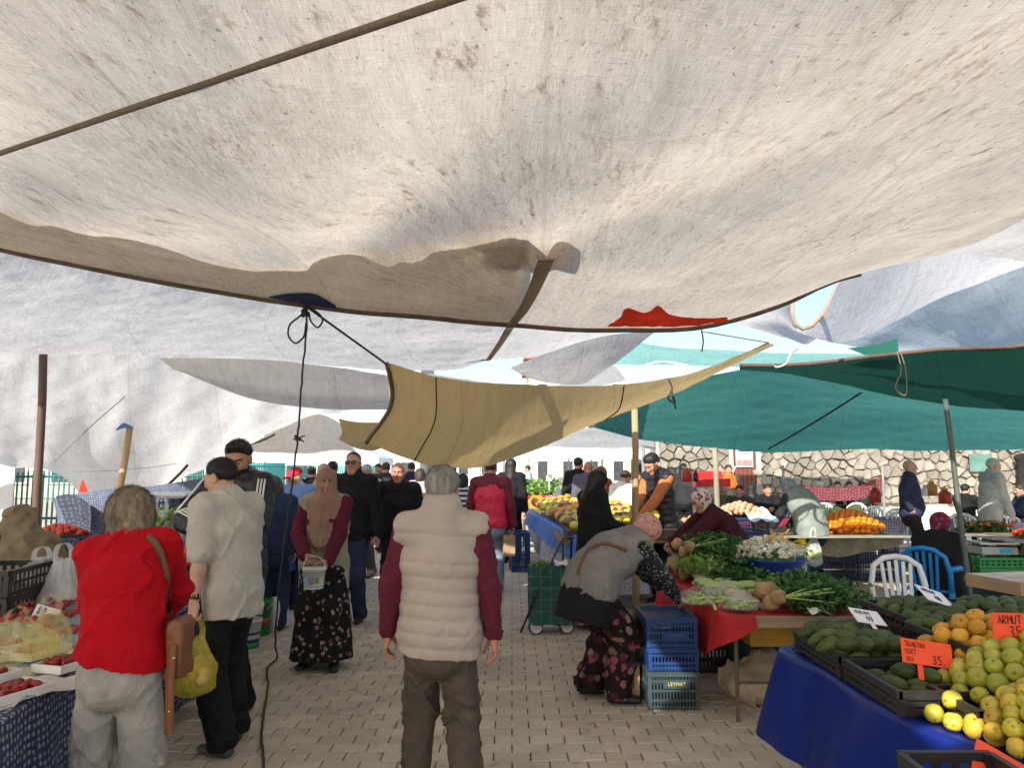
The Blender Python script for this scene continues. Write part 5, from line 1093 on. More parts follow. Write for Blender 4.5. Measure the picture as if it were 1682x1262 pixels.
def leaves(name, parent, m, c, ext, n, size, rg, up=.3, kind='stuff', shape='leaf', curl=.25, fn=None):
    V = []; Fs = []
    for i in range(n):
        u = Vector((rg.gauss(0, .45), rg.gauss(0, .45), abs(rg.gauss(0, .5)))); u = Vector([max(-1, min(1, q)) for q in u]); p = Vector((u.x*ext[0], u.y*ext[1], u.z*ext[2]))
        if fn: p = fn(p)
        q = Euler((rg.uniform(-1, 1)*(1-up)*1.6+up, rg.uniform(-1, 1)*1.2, rg.uniform(0, 6.28))).to_matrix(); s = size*rg.uniform(.6, 1.3); n0 = len(V)
        V += [tuple(Vector(c)+p+q @ (Vector(k)*s)) for k in ((0, 0, 0), (-.32, .35, curl*.5), (0, .45, .0), (.32, .35, curl*.5), (0, 1, -curl))]; Fs += [(n0, n0+2, n0+1), (n0, n0+3, n0+2), (n0+1, n0+2, n0+4), (n0+2, n0+3, n0+4)]
    return tag(mk(name, V, Fs, m, parent, False), kind=kind)
herb_m = M('herb_green', (.045, .125, .025), .5, .45, 6, trans=.25, stretch=(3, 3, 3)); herb_l = M('herb_light', (.19, .33, .08), .5, .35, 6, trans=.3, stretch=(3, 3, 3)); stem_m = M('herb_stem', (.30, .42, .14), .5, .3)
def table(name, label, x0, x1, y0, y1, z, m, legs=True, leg_m=None, th=.03, rz=0, frame=True):
    r = empty(name, ((x0+x1)/2, (y0+y1)/2, 0), rz, label, 'table'); w, d = x1-x0, y1-y0; leg_m = leg_m or M('steel_rust', (.11, .08, .06), .6, .3, 20)
    n = max(2, int(w/.22)) if w > d else max(2, int(d/.22))
    MB().box((0, 0, z-th/2), (w, d, th)).build('table_top', m, r)
    for sx_ in (-1, 1):
        for sy_ in (-1, 1): MB().tube([(sx_*(w/2-.05), sy_*(d/2-.05), 0), (sx_*(w/2-.05), sy_*(d/2-.05), z-th)], .014, 6).build('leg', leg_m, r)
    if frame:
        for sy_ in (-1, 1): MB().tube([(-w/2+.05, sy_*(d/2-.05), .25), (w/2-.05, sy_*(d/2-.05), .25)], .010, 6).build('crossbar', leg_m, r)
    return r
def skirt_cloth(name, label, pts, z0, z1, m, n=60, amp=.03, flare=.05, seed=1, cat='cloth', parent=None, closed=False, nv=14, top=None):
    """cloth hanging from a table edge polyline (list of xy) from z0 down to z1 (number or list per point)"""
    P = crv([(*p, z0 if not isinstance(z0, (list, tuple)) else z0[i]) for i, p in enumerate(pts)], n); zb = np.interp(np.linspace(0, 1, n), np.linspace(0, 1, len(pts)), z1 if isinstance(z1, (list, tuple)) else [z1]*len(pts))
    T = np.gradient(P, axis=0); nr = np.stack([T[:, 1], -T[:, 0], 0*T[:, 0]], 1); nr /= np.linalg.norm(nr, axis=1, keepdims=True)+1e-9
    L = np.r_[0, np.cumsum(np.linalg.norm(np.diff(P, axis=0), axis=1))]; V = []; UV = []
    if top is not None:
        for k in range(4):
            f = k/4; V += [tuple(P[i]*(1-(1-f))+np.array((P[i]-nr[i]*top*(1-f)))*(1-f)+P[i]*0) if False else tuple(P[i]-nr[i]*top*(1-f)+np.array((0, 0, .004))) for i in range(n)]; UV += [(L[i], -top*(1-f)) for i in range(n)]
    rows0 = len(V)//n
    for j in range(nv+1):
        f = j/nv
        for i in range(n):
            w = amp*f**.7*(math.sin(L[i]*9+seed+1.5*math.sin(L[i]*3.1+seed)+.6*f)+.5*math.sin(L[i]*21+seed*2)); q = P[i]+nr[i]*(flare*f+w+.004); z = P[i][2]+(zb[i]-P[i][2])*f
            V.append((q[0], q[1], z)); UV.append((L[i], (P[i][2]-zb[i])*f))
    R = rows0+nv+1; Fs = [(j*n+i, j*n+i+1, (j+1)*n+i+1, (j+1)*n+i) for j in range(R-1) for i in range(n-1)]
    o = mk(name, V, Fs, m, parent, True, None, UV)
    if label: tag(o, label, cat)
    return o
# plastic chair
ch_w = M('chair_white', (.72, .73, .72), .4, .06, 4); ch_b = M('chair_blue', (.01, .19, .50), .35, .1, 4)
def chair(loc, rz, m, label, arms=True, group=None):
    r = empty('plastic_chair', loc, rz, label, 'chair', group)          # faces +Y
    s = MB(); s.box((0, .02, .43), (.44, .42, .025)); bevel(s.build('seat', m, r), .012, 2)
    for x in (-1, 1):
        MB().tube([(x*.23, .22, 0), (x*.21, .20, .43)], [.022, .03], 6).build('leg', m, r); MB().tube([(x*.24, -.27, 0), (x*.215, -.19, .43)], [.022, .03], 6).build('leg', m, r)
        if arms:
            MB().tube([(x*.215, .17, .43), (x*.25, .14, .62), (x*.25, .02, .655), (x*.245, -.18, .66), (x*.22, -.22, .66)], [.022, .026, .03, .03, .024], 6).build('armrest', m, r)
    bk = MB().tube([(-.215, -.19, .42), (-.225, -.235, .62), (-.19, -.265, .78), (-.10, -.28, .845), (0, -.285, .86), (.10, -.28, .845), (.19, -.265, .78), (.225, -.235, .62), (.215, -.19, .42)], .026, 6).build('backrest', m, r, True)
    for i in range(5):
        x = -.11+.055*i; MB().tube([(x*.85, -.20, .43), (x, -.245, .62), (x*1.1, -.275, .80+.03*(1-abs(i-2)/2))], .0175, 5).build('slat', m, bk)
    return r
# ================================================================== STALL: fruit on the blue tarpaulin (right foreground)
tarp_blue = M('tarp_blue_plastic', (.004, .016, .16), .34, .18, 3, .8, 7, spec=.35)
tA = table('table', 'market table under the blue plastic sheet heaped with fruit', 2.14, 3.4, .6, 4.22, .70, M('board_wood', (.22, .15, .09), .8, .3, 5, stretch=(1, 8, 1)))
blu = skirt_cloth('cloth', 'blue plastic sheet covering the fruit table and hanging towards the aisle', [(3.4, 4.3), (2.4, 4.29), (1.56, 4.28), (1.475, 4.24), (1.475, 3.7), (1.48, 3.25), (1.535, 2.95), (1.65, 2.70), (1.78, 2.2), (1.90, 1.5), (2.05, .7)], .708, [.3, .28, .25, .24, .27, .27, .2, .15, .1, .1, .1], tarp_blue, 150, .022, .13, 2, top=.06, nv=18)
mk('top_sheet', [(1.49, 4.26, .706), (1.50, 3.25, .706), (1.56, 2.95, .706), (1.68, 2.70, .706), (1.94, 1.5, .706), (2.09, .7, .706), (3.4, .7, .706), (3.4, 4.26, .706)], [(7, 6, 5, 4, 3, 2, 1, 0)], tarp_blue, blu, False)
rg = random.Random(11)
crate((1.675, 3.86, .712), (.55, .37, .10), cr_blk, 'black crate brimming with dark green avocados at the far corner of the blue table', math.pi/2, slat=.05, rows=1)
crate((1.68, 3.30, .712), (.50, .37, .10), cr_blk, 'black crate holding only a few green avocados at the aisle edge', math.pi/2, slat=.05, rows=1)
crate((1.83, 2.98, .712), (.14+.2, .34, .10), cr_blk, 'nearly empty black crate with an orange price sign stuck in its rim', math.pi/2, slat=.05, rows=1)
for (x, y, lb) in ((2.20, 4.15, 'black crate of avocados in the back row nearest the white chair'), (2.14, 3.55, 'black crate in the second row under the avocado price card'), (2.66, 4.18, 'black crate of avocados in the back row beside the flat cardboard box'), (2.64, 3.57, 'black crate of avocados at the right edge of the picture')):
    crate((x, y, .79), (.58, .42, .13), cr_blk, lb, math.pi/2, slat=.05, rows=1)
    b = MB().box((x, y, .752), (.40, .56, .07)); tag(b.build('riser', M('board_wood', (.22, .15, .09))), 'low wooden riser under the '+lb[:lb.index('crate')]+'crate'+lb[lb.index(' ', lb.index('crate')):].replace(' of avocados', ''), 'riser')
avh = lambda w: 'dark green avocado heaped in the crate '+w
scatter(heap((1.675, 3.86, .725), .165, .25, .10, .042, rg, True, True), me_avo, avh('at the far corner of the blue table'), 'avocado', 'avocados in the corner crate', rg, 'lie', (.9, 1.12))
scatter([(1.58, 3.42, .765), (1.65, 3.37, .77), (1.72, 3.42, .77), (1.60, 3.28, .77), (1.68, 3.25, .77), (1.77, 3.32, .77), (1.64, 3.16, .765), (1.66, 3.33, .815), (1.73, 3.27, .81)], me_avo, 'green avocado lying in the half empty black crate', 'avocado', 'avocados in the half empty crate', rg, .5, (1.0, 1.1))
for c, w in (((2.20, 4.15), 'of the back row nearest the white chair'), ((2.66, 4.18), 'of the back row beside the flat cardboard box'), ((2.64, 3.6), 'at the right edge behind the orange signs')): scatter(heap((c[0], c[1], .80), .18, .26, .09, .043, rg, True, True), me_avo, avh(w), 'avocado', 'avocados in the crate '+w, rg, 'lie', (.9, 1.12))
scatter(heap((2.14, 3.80, .80), .18, .10, .08, .043, rg, True, True), me_avo, avh('of the second row behind the quinces'), 'avocado', 'avocados in the second row crate', rg, 'lie', (.9, 1.1))
scatter(heap((2.08, 3.50, .79), .24, .22, .17, .041, rg), me_qui, 'orange quince in the heap between the avocados and the green apples', 'quince', 'orange quinces heaped on the table', rg, 'up', (.85, 1.12))
scatter(heap((2.14, 3.14, .76), .40, .28, .20, .038, rg), me_gap, 'green apple in the heap beneath the large orange price sign', 'apple', 'green apples heaped on the table', rg, 'any')
scatter(heap((1.98, 2.72, .712), .36, .34, .20, .035, rg), me_app, 'yellow apple in the heap at the aisle edge of the blue sheet', 'apple', 'yellow apples heaped on the table', rg, 'any', (.9, 1.15))
scatter([(1.60, 3.00, .745), (1.62, 2.91, .743), (1.645, 2.83, .743), (1.68, 2.76, .743), (1.66, 2.98, .80), (1.73, 2.68, .743), (1.79, 2.60, .743), (1.84, 2.54, .743), (1.90, 2.50, .743), (1.84, 2.44, .743)], me_app, 'yellow apple lying loose along the aisle edge of the blue sheet', 'apple', 'loose yellow apples at the table edge', rg, 'any', (1.0, 1.15))
# crate standing in the aisle in front of the sheet
for i in range(3): crate((1.36, 2.36, .262*i), (.29, .30, .26), cr_blk, ('lowest', 'middle', 'topmost')[i]+' crate of the black stack standing before the hanging blue sheet', 0, slat=.055, rows=1)
scatter(heap((1.36, 2.36, .63), .11, .11, .04, .04, rg, True, True), me_pot, 'pale root vegetable in the topmost black crate before the blue sheet', 'root vegetable', 'roots in the front black crate', rg, 'any', (.55, .7))
# price signs
q = gnd(1425, 1014, .93); sign(q, .17, .10, paper_m, [('AVOKADO', -.066, .012, .022), ('40', -.02, -.035, .036)], 'white price card lying on the far corner crate of avocados', .25, -1.0, .18, ink_bl, .06, .0)
q = gnd(1535, 980, 1.0); sign(q, .19, .12, paper_m, [('AVOKADO', -.075, .015, .024), ('40', -.02, -.042, .04)], 'white price card lying on the back row crate of avocados', .35, -1.0, .30, ink_bl)
q = gnd(1522, 1074, .90); sign(q, .20, .10, sign_or, [('TRABZON', -.085, .018, .020), ('SERT', -.088, -.012, .020), ('2KG', -.085, -.042, .018), ('35,', .02, -.042, .034)], 'slanted orange price sign stuck on the rim of the nearly empty crate', -.12, -.45, .12, ink_bk, .09, -.03)
q = gnd(1672, 1030, 1.03); sign(q, .20, .105, sign_or, [('ARMUT', -.078, .010, .032), ('35,-', -.035, -.042, .042)], 'large upright orange price sign standing in the green apples', -.05, -.1, .02, ink_bk, .12, .0)
q = gnd(1640, 1262, .74); sign(q, .15, .11, sign_or, [('35', -.01, .0, .035)], 'orange price sign at the bottom edge of the picture below the yellow apples', -.3, -.75, .5, ink_bk)
cb = empty('cardboard_box', (3.35, 5.0, .90), .2, 'flat open cardboard box with pale strips at the back of the fruit table', 'box'); cdm = M('cardboard', (.36, .25, .15), .85, .15, 5)
MB().box((0, 0, 0), (.62, .42, .02)).box((0, -.21, .03), (.62, .012, .08)).box((0, .21, .03), (.62, .012, .08)).box((-.31, 0, .03), (.012, .408, .08)).box((.31, 0, .03), (.012, .408, .08)).build('shell', cdm, cb)
for i in range(6): MB().box((0, -.17+.068*i, .055+.008*(i % 2)), (.60, .05, .015)).build('strip', M('strip_pale', (.55, .52, .46), .5), cb)
MB().box((3.35, 5.0, .45), (.55, .40, .86)).build('box', cr_tl); tag(LAST('box'), 'dark teal carton carrying the flat cardboard box', 'box')

# ================================================================== STALL: vegetables on the red cloth
tB = table('table', 'trestle table with a plank front edge under the red cloth', 1.44, 2.44, 5.17, 7.30, .675, M('board_wood', (.22, .15, .09)))
pk = MB().box((0, 0, 0), (1.0, .035, .075)); bevel(pk.build('plank', M('plank_front', (.28, .19, .125), .8, .3, 5, .3, 60, stretch=(.2, 1, 3)), tB), .005).location = (.02, -1.09, .655)
redc = M('cloth_red', (.40, .012, .016), .75, .3, 4, .3, 60, fold=.2)
rc = skirt_cloth('cloth', 'bright red cloth over the vegetable table hanging on its aisle side', [(2.3, 7.35), (1.46, 7.33), (1.40, 7.25), (1.40, 6.2), (1.40, 5.4), (1.42, 5.14), (1.60, 5.12)], .69, [.45, .42, .40, .44, .40, .33, .62], redc, 90, .02, .04, 5, top=.05)
mk('top_sheet', [(1.43, 5.18, .688), (2.45, 5.18, .688), (2.45, 7.33, .688), (1.43, 7.33, .688)], [(0, 1, 2, 3)], redc, rc, False)
def celery(loc, rz, label, n=3, L=.42):
    r = empty('celery_root_bunch', loc, rz, label, 'vegetable'); rr = random.Random(int(loc[1]*100))
    for i in range(n):
        y = (i-(n-1)/2)*.13; z = .065+.055*((i+1) % 2); inst('root', rr.choice(me_pot).copy() if False else rr.choice(me_pot), (0, y, z), (rr.random()*3, rr.random()*3, 0), rr.uniform(.85, 1.1), r)
        b = MB()
        for k in range(8): a = rr.uniform(-.35, .35); e = rr.uniform(-.03, .09); b.tube([(.03, y, z), (.03+L*.35, y+a*.15, z+e*.6), (.03+L*.6, y+a*.3, z+e)], [.006, .0045, .003], 5)
        b.build('stalks', stem_m, r)
    tag(leaves('leaves', r, herb_m, (L*.66, 0, .04), (L*.50, .26, .16), 1500, .050, rr, .3), kind='stuff'); return r
celery((1.76, 5.30, .69), .05, 'celery roots with dark leafy tops at the front plank of the red table', 3, .52)
celery((1.80, 5.52, .69), .1, 'celery root bunch lying behind the front one on the red table', 2, .46)
for i, y in enumerate((7.15, 6.92, 6.7)): celery((1.48, y, .69+.04*i*0), .15, ('farthest', 'middle', 'nearest')[i]+' of the leafy celery bunches piled beside the bending woman', 3 if i else 2, .46)
celery((1.51, 6.82, .86), .2, 'celery bunch lying on top of the pile beside the bending woman', 3, .44)
rr = random.Random(4)
r = empty('herb_pile', (2.10, 7.05, .69), 0, 'pile of dark green herbs behind the flower basin', 'herbs'); leaves('leaves', r, herb_m, (0, 0, 0), (.34, .25, .22), 1400, .05, rr)
b = MB(); [b.tube([(rr.uniform(-.25, .25), -.1, .03), (rr.uniform(-.25, .25), .1, .12)], .005, 4) for _ in range(30)]; b.build('stalks', stem_m, r)
zl = 'pale green zucchini laid side by side on the red table'
zp = []
for j in range(3):
    for i in range(7): zp.append((1.56+.16*j+rr.uniform(-.01, .01), 5.92+.075*i+.02*j, .72+.045*(j % 2)*0+.03*(i % 2)))
for p in zp: o = inst('zucchini', rr.choice(me_zuc), p, (math.pi/2, 0, math.pi/2+rr.uniform(-.25, .1)), rr.uniform(.8, 1)); tag(o, zl, 'zucchini', 'zucchini on the red table')
bagm = bag_mat('bag_clear', (.80, .82, .80), .12); bagy = bag_mat('bag_yellow', (.88, .76, .12), .38); bagw = bag_mat('bag_white', (.80, .82, .83), .55)
def bag(name, loc, w, h, m, label, rz=0, seed=1, open_=True, lo=.62, d=.7, handles=True):
    """thin crumpled bag: wide bottom, gathered neck, two handles"""
    n, nv = 40, 22; V = []; r_ = random.Random(seed); ph = [r_.uniform(0, 6.28) for _ in range(6)]
    for j in range(nv+1):
        f = j/nv; rad = w/2*(math.sin(min(1, f/.16)*1.57) if f < .16 else 1-(f-.16)*.12 if f < lo else (1-(lo-.16)*.12)*(1-.62*((f-lo)/(1-lo))**.8))
        for i in range(n):
            a = 2*math.pi*i/n; cr = .10*math.sin(3*a+ph[0]+4*f)*(.3+f)+.07*math.sin(7*a+ph[1]-5*f)*(.3+f)+.04*math.sin(13*a+ph[2]+9*f)
            q = rad*(1+cr); V.append((q*math.cos(a), q*d*math.sin(a), f*h+.03*h*math.sin(2*a+ph[3])*f*f))
    Fs = [(j*n+i, j*n+(i+1) % n, (j+1)*n+(i+1) % n, (j+1)*n+i) for j in range(nv) for i in range(n)]+[tuple(range(n))[::-1]]
    o = mk(name, V, Fs, m, None, True); o.location = loc; o.rotation_euler = (0, 0, rz); tag(o, label, 'bag')
    if handles:
        for sg in (-1, 1):
            p = [(sg*w*.17, sg*.01, h*.96), (sg*w*.16, sg*.012, h*1.15), (sg*w*.08, sg*.012, h*1.28), (sg*w*.0, sg*.012, h*1.30)]; pts = crv(p, 10); b = MB()
            for k in range(9):
                a, c = pts[k], pts[k+1]; b.add([tuple(a+np.array((-.016, 0, 0))), tuple(a+np.array((.016, .004, 0))), tuple(c+np.array((.016, .004, 0))), tuple(c+np.array((-.016, 0, 0)))], [(0, 1, 2, 3)])
            b.build('handle', m, o, True)
    return o
for (px, py, w, sd_, lb) in ((1150, 992, .30, 1, 'clear bag of chopped green beans at the aisle corner of the red table'), (1200, 985, .30, 2, 'clear bag of shelled beans beside the celery roots'), (1215, 1002, .26, 3, 'torn clear bag lying against the front plank')):
    q = gnd(px, py, .70); bag('plastic_bag', (q.x, q.y, .692), w, .13, bagm, lb, sd_, sd_, handles=False, d=.85)
    for k in range(40): o = inst('bean', me_zuc[0], (q.x+rr.gauss(0, .06), q.y+rr.gauss(0, .045), .71+abs(rr.gauss(0, .03))), (math.pi/2+rr.uniform(-.3, .3), 0, rr.uniform(0, 6.28)), .42); tag(o, 'short green bean in one of the clear bags on the red table', 'bean', 'beans in the clear bags')
def papersheet(name, label, px, py, z, w, d, rz, m, tilt=.2, seed=1, cat='paper'):
    q = gnd(px, py, z); n = 12; V = []; rr_ = random.Random(seed); ph = rr_.uniform(0, 6)
    for j in range(n+1):
        for i in range(n+1): x = (i/n-.5)*w; y = (j/n-.5)*d; V.append((x, y, .02*math.sin(x*17+ph)*math.sin(y*13+ph)+tilt*y+.012*math.sin(x*40+y*31+ph)))
    o = mk(name, V, [(j*(n+1)+i, j*(n+1)+i+1, (j+1)*(n+1)+i+1, (j+1)*(n+1)+i) for j in range(n) for i in range(n)], m, None, True); o.location = q; o.rotation_euler = (0, 0, rz); return tag(o, label, cat)
papersheet('paper', 'crumpled pale paper lying between zucchini and herbs', 1158, 946, .76, .25, .2, .3, M('paper_kraft', (.42, .36, .26), .8), .3, 2); papersheet('paper', 'white wrapping sheet in the middle of the red table', 1195, 938, .76, .34, .22, -.2, paper_m, .3, 3); papersheet('paper', 'pink paper sheet beside the white wrapping sheet', 1207, 943, .75, .16, .1, -.2, M('paper_pink', (.70, .08, .14), .7), .2, 4)
papersheet('paper', 'pale blue plastic wrap in front of the blue basin', 1225, 953, .75, .38, .2, .1, M('wrap_blue', (.42, .55, .58), .5), .2, 5); papersheet('paper', 'crumpled beige paper leaning on the celery roots', 1222, 985, .75, .22, .2, .6, M('paper_kraft', (.42, .36, .26)), .5, 6); papersheet('paper', 'small white paper at the right end of the front plank', 1345, 1007, .72, .13, .08, .1, paper_m, .2, 7)
q = gnd(1205, 963, .7); r = empty('herb_tray', (q.x, q.y, .69), 0, 'low heap of cut chives beside the celery roots', 'herbs'); b = MB(); [b.tube([(rr.uniform(-.02, .02)-.18, rr.gauss(0, .05), .02+abs(rr.gauss(0, .02))), (.16+rr.uniform(-.05, .05), rr.gauss(0, .06), .03+abs(rr.gauss(0, .02)))], .0035, 4) for _ in range(120)]; tag(b.build('stalks', herb_m, r), kind='stuff')
# flower basin
fb = empty('flower_basin', (2.27, 6.75, .69), 0, 'blue plastic basin full of white daisies with some yellow ones', 'basin')
MB().lathe([(.17, .0), (.18, .004), (.265, .17), (.285, .185), (.285, .195), (.262, .192), (.24, .15)], (0, 0, 0), 28).build('basin', M('basin_blue', (.008, .055, .30), .3, .1), fb, True)
pet_w, pet_y, pet_o, disc_m = M('petal_white', (.85, .84, .74), .6, .12, 30), M('petal_yellow', (.72, .62, .02), .6), M('petal_orange', (.75, .38, .02), .6), M('flower_disc', (.55, .48, .08), .7)
def daisies(name, m, n, cx, cy, sx_, sy_, z0, zs, s, seed):
    rr_ = random.Random(seed); b = MB()
    for i in range(n):
        a = rr_.uniform(0, 6.28); d = rr_.random()**.5; p = Vector((cx+math.cos(a)*d*sx_, cy+math.sin(a)*d*sy_, z0+zs*(1-d*d)+rr_.uniform(-.02, .03))); R = Euler((rr_.uniform(-.9, .9), rr_.uniform(-.9, .9), rr_.uniform(0, 6))).to_matrix()
        for k in range(7):
            t = k*.9; b.add([tuple(p+R @ Vector(v)) for v in ((math.cos(t-.18)*s*.25, math.sin(t-.18)*s*.25, 0), (math.cos(t-.3)*s, math.sin(t-.3)*s, .002), (math.cos(t+.3)*s, math.sin(t+.3)*s, .002), (math.cos(t+.18)*s*.25, math.sin(t+.18)*s*.25, 0))], [(0, 1, 2, 3)])
        b.add([tuple(p+R @ Vector((math.cos(k*1.05)*s*.32, math.sin(k*1.05)*s*.32, .004))) for k in range(6)], [(0, 1, 2, 3, 4, 5)], 1)
    tag(b.build(name, [m, disc_m], fb), kind='stuff')
daisies('white_daisies', pet_w, 560, -.04, 0, .31, .25, .22, .13, .021, 1); daisies('orange_daisies', pet_o, 26, .02, -.05, .10, .08, .33, .04, .02, 2); daisies('yellow_daisies', pet_y, 60, .25, -.02, .09, .10, .24, .09, .018, 3)
leaves('leaves', fb, herb_l, (0, 0, .15), (.26, .2, .09), 260, .05, rr)
# stack of crates by the aisle
lx, ly = 1.118, 5.705
crate((lx, ly, 0), (.355, .50, .255), cr_sl, 'dark slate crate lettered LEYMAT at the bottom of the aisle stack', 0, slat=.022, rows=3)
crate((lx+.002, ly+.005, .258), (.35, .49, .155), cr_blu, 'blue crate in the middle of the aisle stack', .015, slat=.022, rows=2)
crate((lx, ly, .416), (.355, .50, .20), cr_blu, 'blue upturned crate on top of the aisle stack', -.01, slat=.022, rows=3, closed=True)
for nm, z, s_, mm, pm in (('LEYMAT', .175, .034, M('letter_gold', (.55, .42, .12), .5), cr_sl), ('ÖZPLAS', .50, .028, M('letter_grey', (.10, .13, .2), .5), cr_blu)):
    par = [o for o in bpy.data.objects if o.name.startswith('crate') and o.get('label', '').startswith('dark slate crate' if nm == 'LEYMAT' else 'blue upturned')][0]
    zz = z-(0 if nm == 'LEYMAT' else .416); pb = MB().box((.02, -.2555, zz), (.19, .008, .06)).build('label_plate', pm, par); text(nm, (.02, -.2605, zz), s_, mm, (math.pi/2, 0, 0), pb)
bx = MB().box((0, 0, .13), (.10, .34, .26)).build('wooden_box', M('box_pine', (.42, .28, .15), .75, .25, 6, stretch=(1, .2, 4))); bx.location = (.87, 5.85, 0); tag(bx, 'small pine box standing on the paving between the bending woman and the crates', 'box')
# under the table
sackm = M('sack_pale', (.40, .33, .24), .9, .2, 4, .5, 60); burl = M('burlap', (.20, .155, .095), .95, .25, 5, .6, 90)
def sack(loc, w, d, h, m, label, seed, rz=0, name='sack'):
    v = surf(lambda P: smin(ell(P, (0, 0, h*.42), (w*.5, d*.5, h*.5)), seg(P, (0, 0, h*.6), (.04, 0, h*1.0), w*.30, w*.16), .08)+.022*wr(P, seed, 11)+.006*wr(P, seed+5, 34), (-w*.6, -d*.6, -.02), (w*.6, d*.6, h*1.2), .022)
    vv = v[0]; vv[:, 2] = np.maximum(vv[:, 2], .0); o = mk(name, vv, v[1], m, None, True); o.location = loc; o.rotation_euler = (0, 0, rz); return tag(o, label, 'sack')
sack((1.80, 5.7, 0), .55, .5, .26, sackm, 'pale slumped sack on the paving under the red table', 3); sack((2.12, 5.8, 0), .4, .4, .3, sackm, 'second pale sack under the right half of the red table', 5)
crate((2.05, 6.25, 0), (.55, .4, .42), cr_tl, 'dark teal crate pushed under the red table', .1); crate((1.66, 6.6, 0), (.5, .4, .3), cr_blk, 'black crate in the shadow under the red table', 0)
MB().box((1.82, 5.5, .53), (.36, .22, .18)).build('bag', M('bag_ochre', (.42, .26, .03), .6)); tag(bpy.data.objects['bag'], 'ochre bag hung under the front of the red table', 'bag')
# ================================================================== shopping trolley
tr = empty('shopping_trolley', (xz(902, 7.95), 7.95, 0), 0, 'green checked shopping trolley with white wheels and a long slanted handle', 'trolley')
def plaid(name, a, c, l):
    m, nt, b = newmat(name); v = coords(nt); br = N(nt, 'ShaderNodeTexBrick', Scale=7.0); br.offset = 0; br.inputs['Color1'].default_value = (*a, 1); br.inputs['Color2'].default_value = (*c, 1); br.inputs['Mortar'].default_value = (*l, 1); br.inputs['Mortar Size'].default_value = .025; br.inputs['Brick Width'].default_value = .7; br.inputs['Row Height'].default_value = .8
    mp = N(nt, 'ShaderNodeMapping'); mp.inputs['Rotation'].default_value = (math.pi/2, 0, 0); lnk(nt, v, mp.inputs['Vector']); lnk(nt, mp.outputs[0], br.inputs['Vector']); lnk(nt, br.outputs[0], b.inputs['Base Color']); b.inputs['Roughness'].default_value = .7; lnk(nt, bump(nt, noise(nt, v, 14, 4), .5, .02), b.inputs['Normal']); return m
pm_ = plaid('trolley_cloth', (.008, .05, .05), (.01, .075, .065), (.05, .16, .13))
v = surf(lambda P: smax(np.maximum(np.maximum(np.abs(P[0])-.195-.02*P[2], np.abs(P[1])-.15), np.abs(P[2]-.38)-.27)-.012+.007*wr(P, 4, 16), -np.maximum(np.maximum(np.abs(P[0])-.175, np.abs(P[1])-.13), -(P[2]-.46)), .01), (-.24, -.2, .08), (.24, .2, .68), .014)
mk('bag', v[0], v[1], pm_, tr, True)
for x in (-.15, .16):
    MB().lathe([(.001, -.014), (.05, -.014), (.062, -.016), (.062, .016), (.05, .014), (.001, .014)], (0, 0, 0), 18).build('wheel', M('rubber', (.05, .05, .05), .7), tr, True); w_ = tr.children[-1]; w_.location = (x, -.13 if x < 0 else -.10, .075); w_.rotation_euler = (math.pi/2, 0, .25); w_.scale = (1.2, 1.2, 1.2)
    b = MB().lathe([(.046, -.019), (.050, -.021), (.050, .021), (.046, .019)], (0, 0, 0), 16)
    for k in range(6): a = k*math.pi/3; b.box((math.cos(a)*.026, math.sin(a)*.026, 0), (.04, .012, .038), a)
    b.ball((0, 0, 0), .016, 6).build('spokes', M('wheel_white', (.6, .6, .57), .5), w_)
hd_ = M('steel_dark', (.06, .06, .065), .35, metal=.7); MB().tube([(-.30, -.17, .03), (-.10, -.165, .48), (.10, -.16, .90), (.14, -.15, .95), (.24, -.1, .95)], .011, 8).build('handle', hd_, tr, True)
MB().tube([(.20, .1, .06), (.235, .1, .93), (.24, -.1, .95)], .010, 8).build('frame', hd_, tr, True)
papersheet('paper', 'white paper sticking out of the shopping trolley', 922, 926, .68, .14, .1, .2, paper_m, .5, 9); rr = random.Random(8)
r = empty('herb_bunch', (xz(893, 7.95), 7.95, .60), 0, 'leafy stalks in the open top of the shopping trolley', 'herbs'); leaves('leaves', r, herb_l, (0, 0, 0), (.14, .1, .09), 160, .06, rr)

# ================================================================== STALL: far fruit stand on the blue edged cloth
tD = table('table', 'long far table heaped with bands of coloured fruit', .55, 2.4, 9.1, 14.6, .80, M('board_wood', (.22, .15, .09)))
skirt_cloth('cloth', 'bright blue plastic edging of the far fruit table', [(.30, 14.7), (.30, 14.0), (.50, 11.5), (.70, 9.4), (.73, 9.05), (1.6, 9.0)], .86, [.62, .64, .62, .58, .58, .6], M('tarp_blue_bright', (.04, .15, .52), .45, .1), 60, .02, .06, 3, top=.12)
skirt_cloth('cloth', 'pale speckled cloth hanging below the blue edging of the far fruit table', [(.34, 14.6), (.52, 11.5), (.73, 9.4), (.76, 9.1), (1.6, 9.05)], .64, [.42, .30, .2, .2, .2], pattern_mat('cloth_pale_speckle', (.50, .50, .52), (.25, .25, .30), 22), 60, .03, .03, 4)
rg = random.Random(21); bandk = ((me_lem, 'yellow lemon in the far fruit bands', 'lemon'), (me_gra, 'dark red plum in the far fruit bands', 'plum'), (me_grf, 'green pear in the far fruit bands', 'pear'), (me_gra, 'dark red plum in the far fruit bands', 'plum'), (me_app, 'yellow apple in the far fruit bands', 'apple'), (me_gra, 'dark red plum in the far fruit bands', 'plum'), (me_qui, 'orange quince in the far fruit bands', 'quince'))
MB().box((1.5, 11.8, .86), (1.7, 5.3, .10)).build('display_board', M('tray_dark', (.10, .06, .04), .8)); tag(bpy.data.objects['display_board'], 'dark display board under the far fruit bands', 'tray')
y = 9.2; k = 0
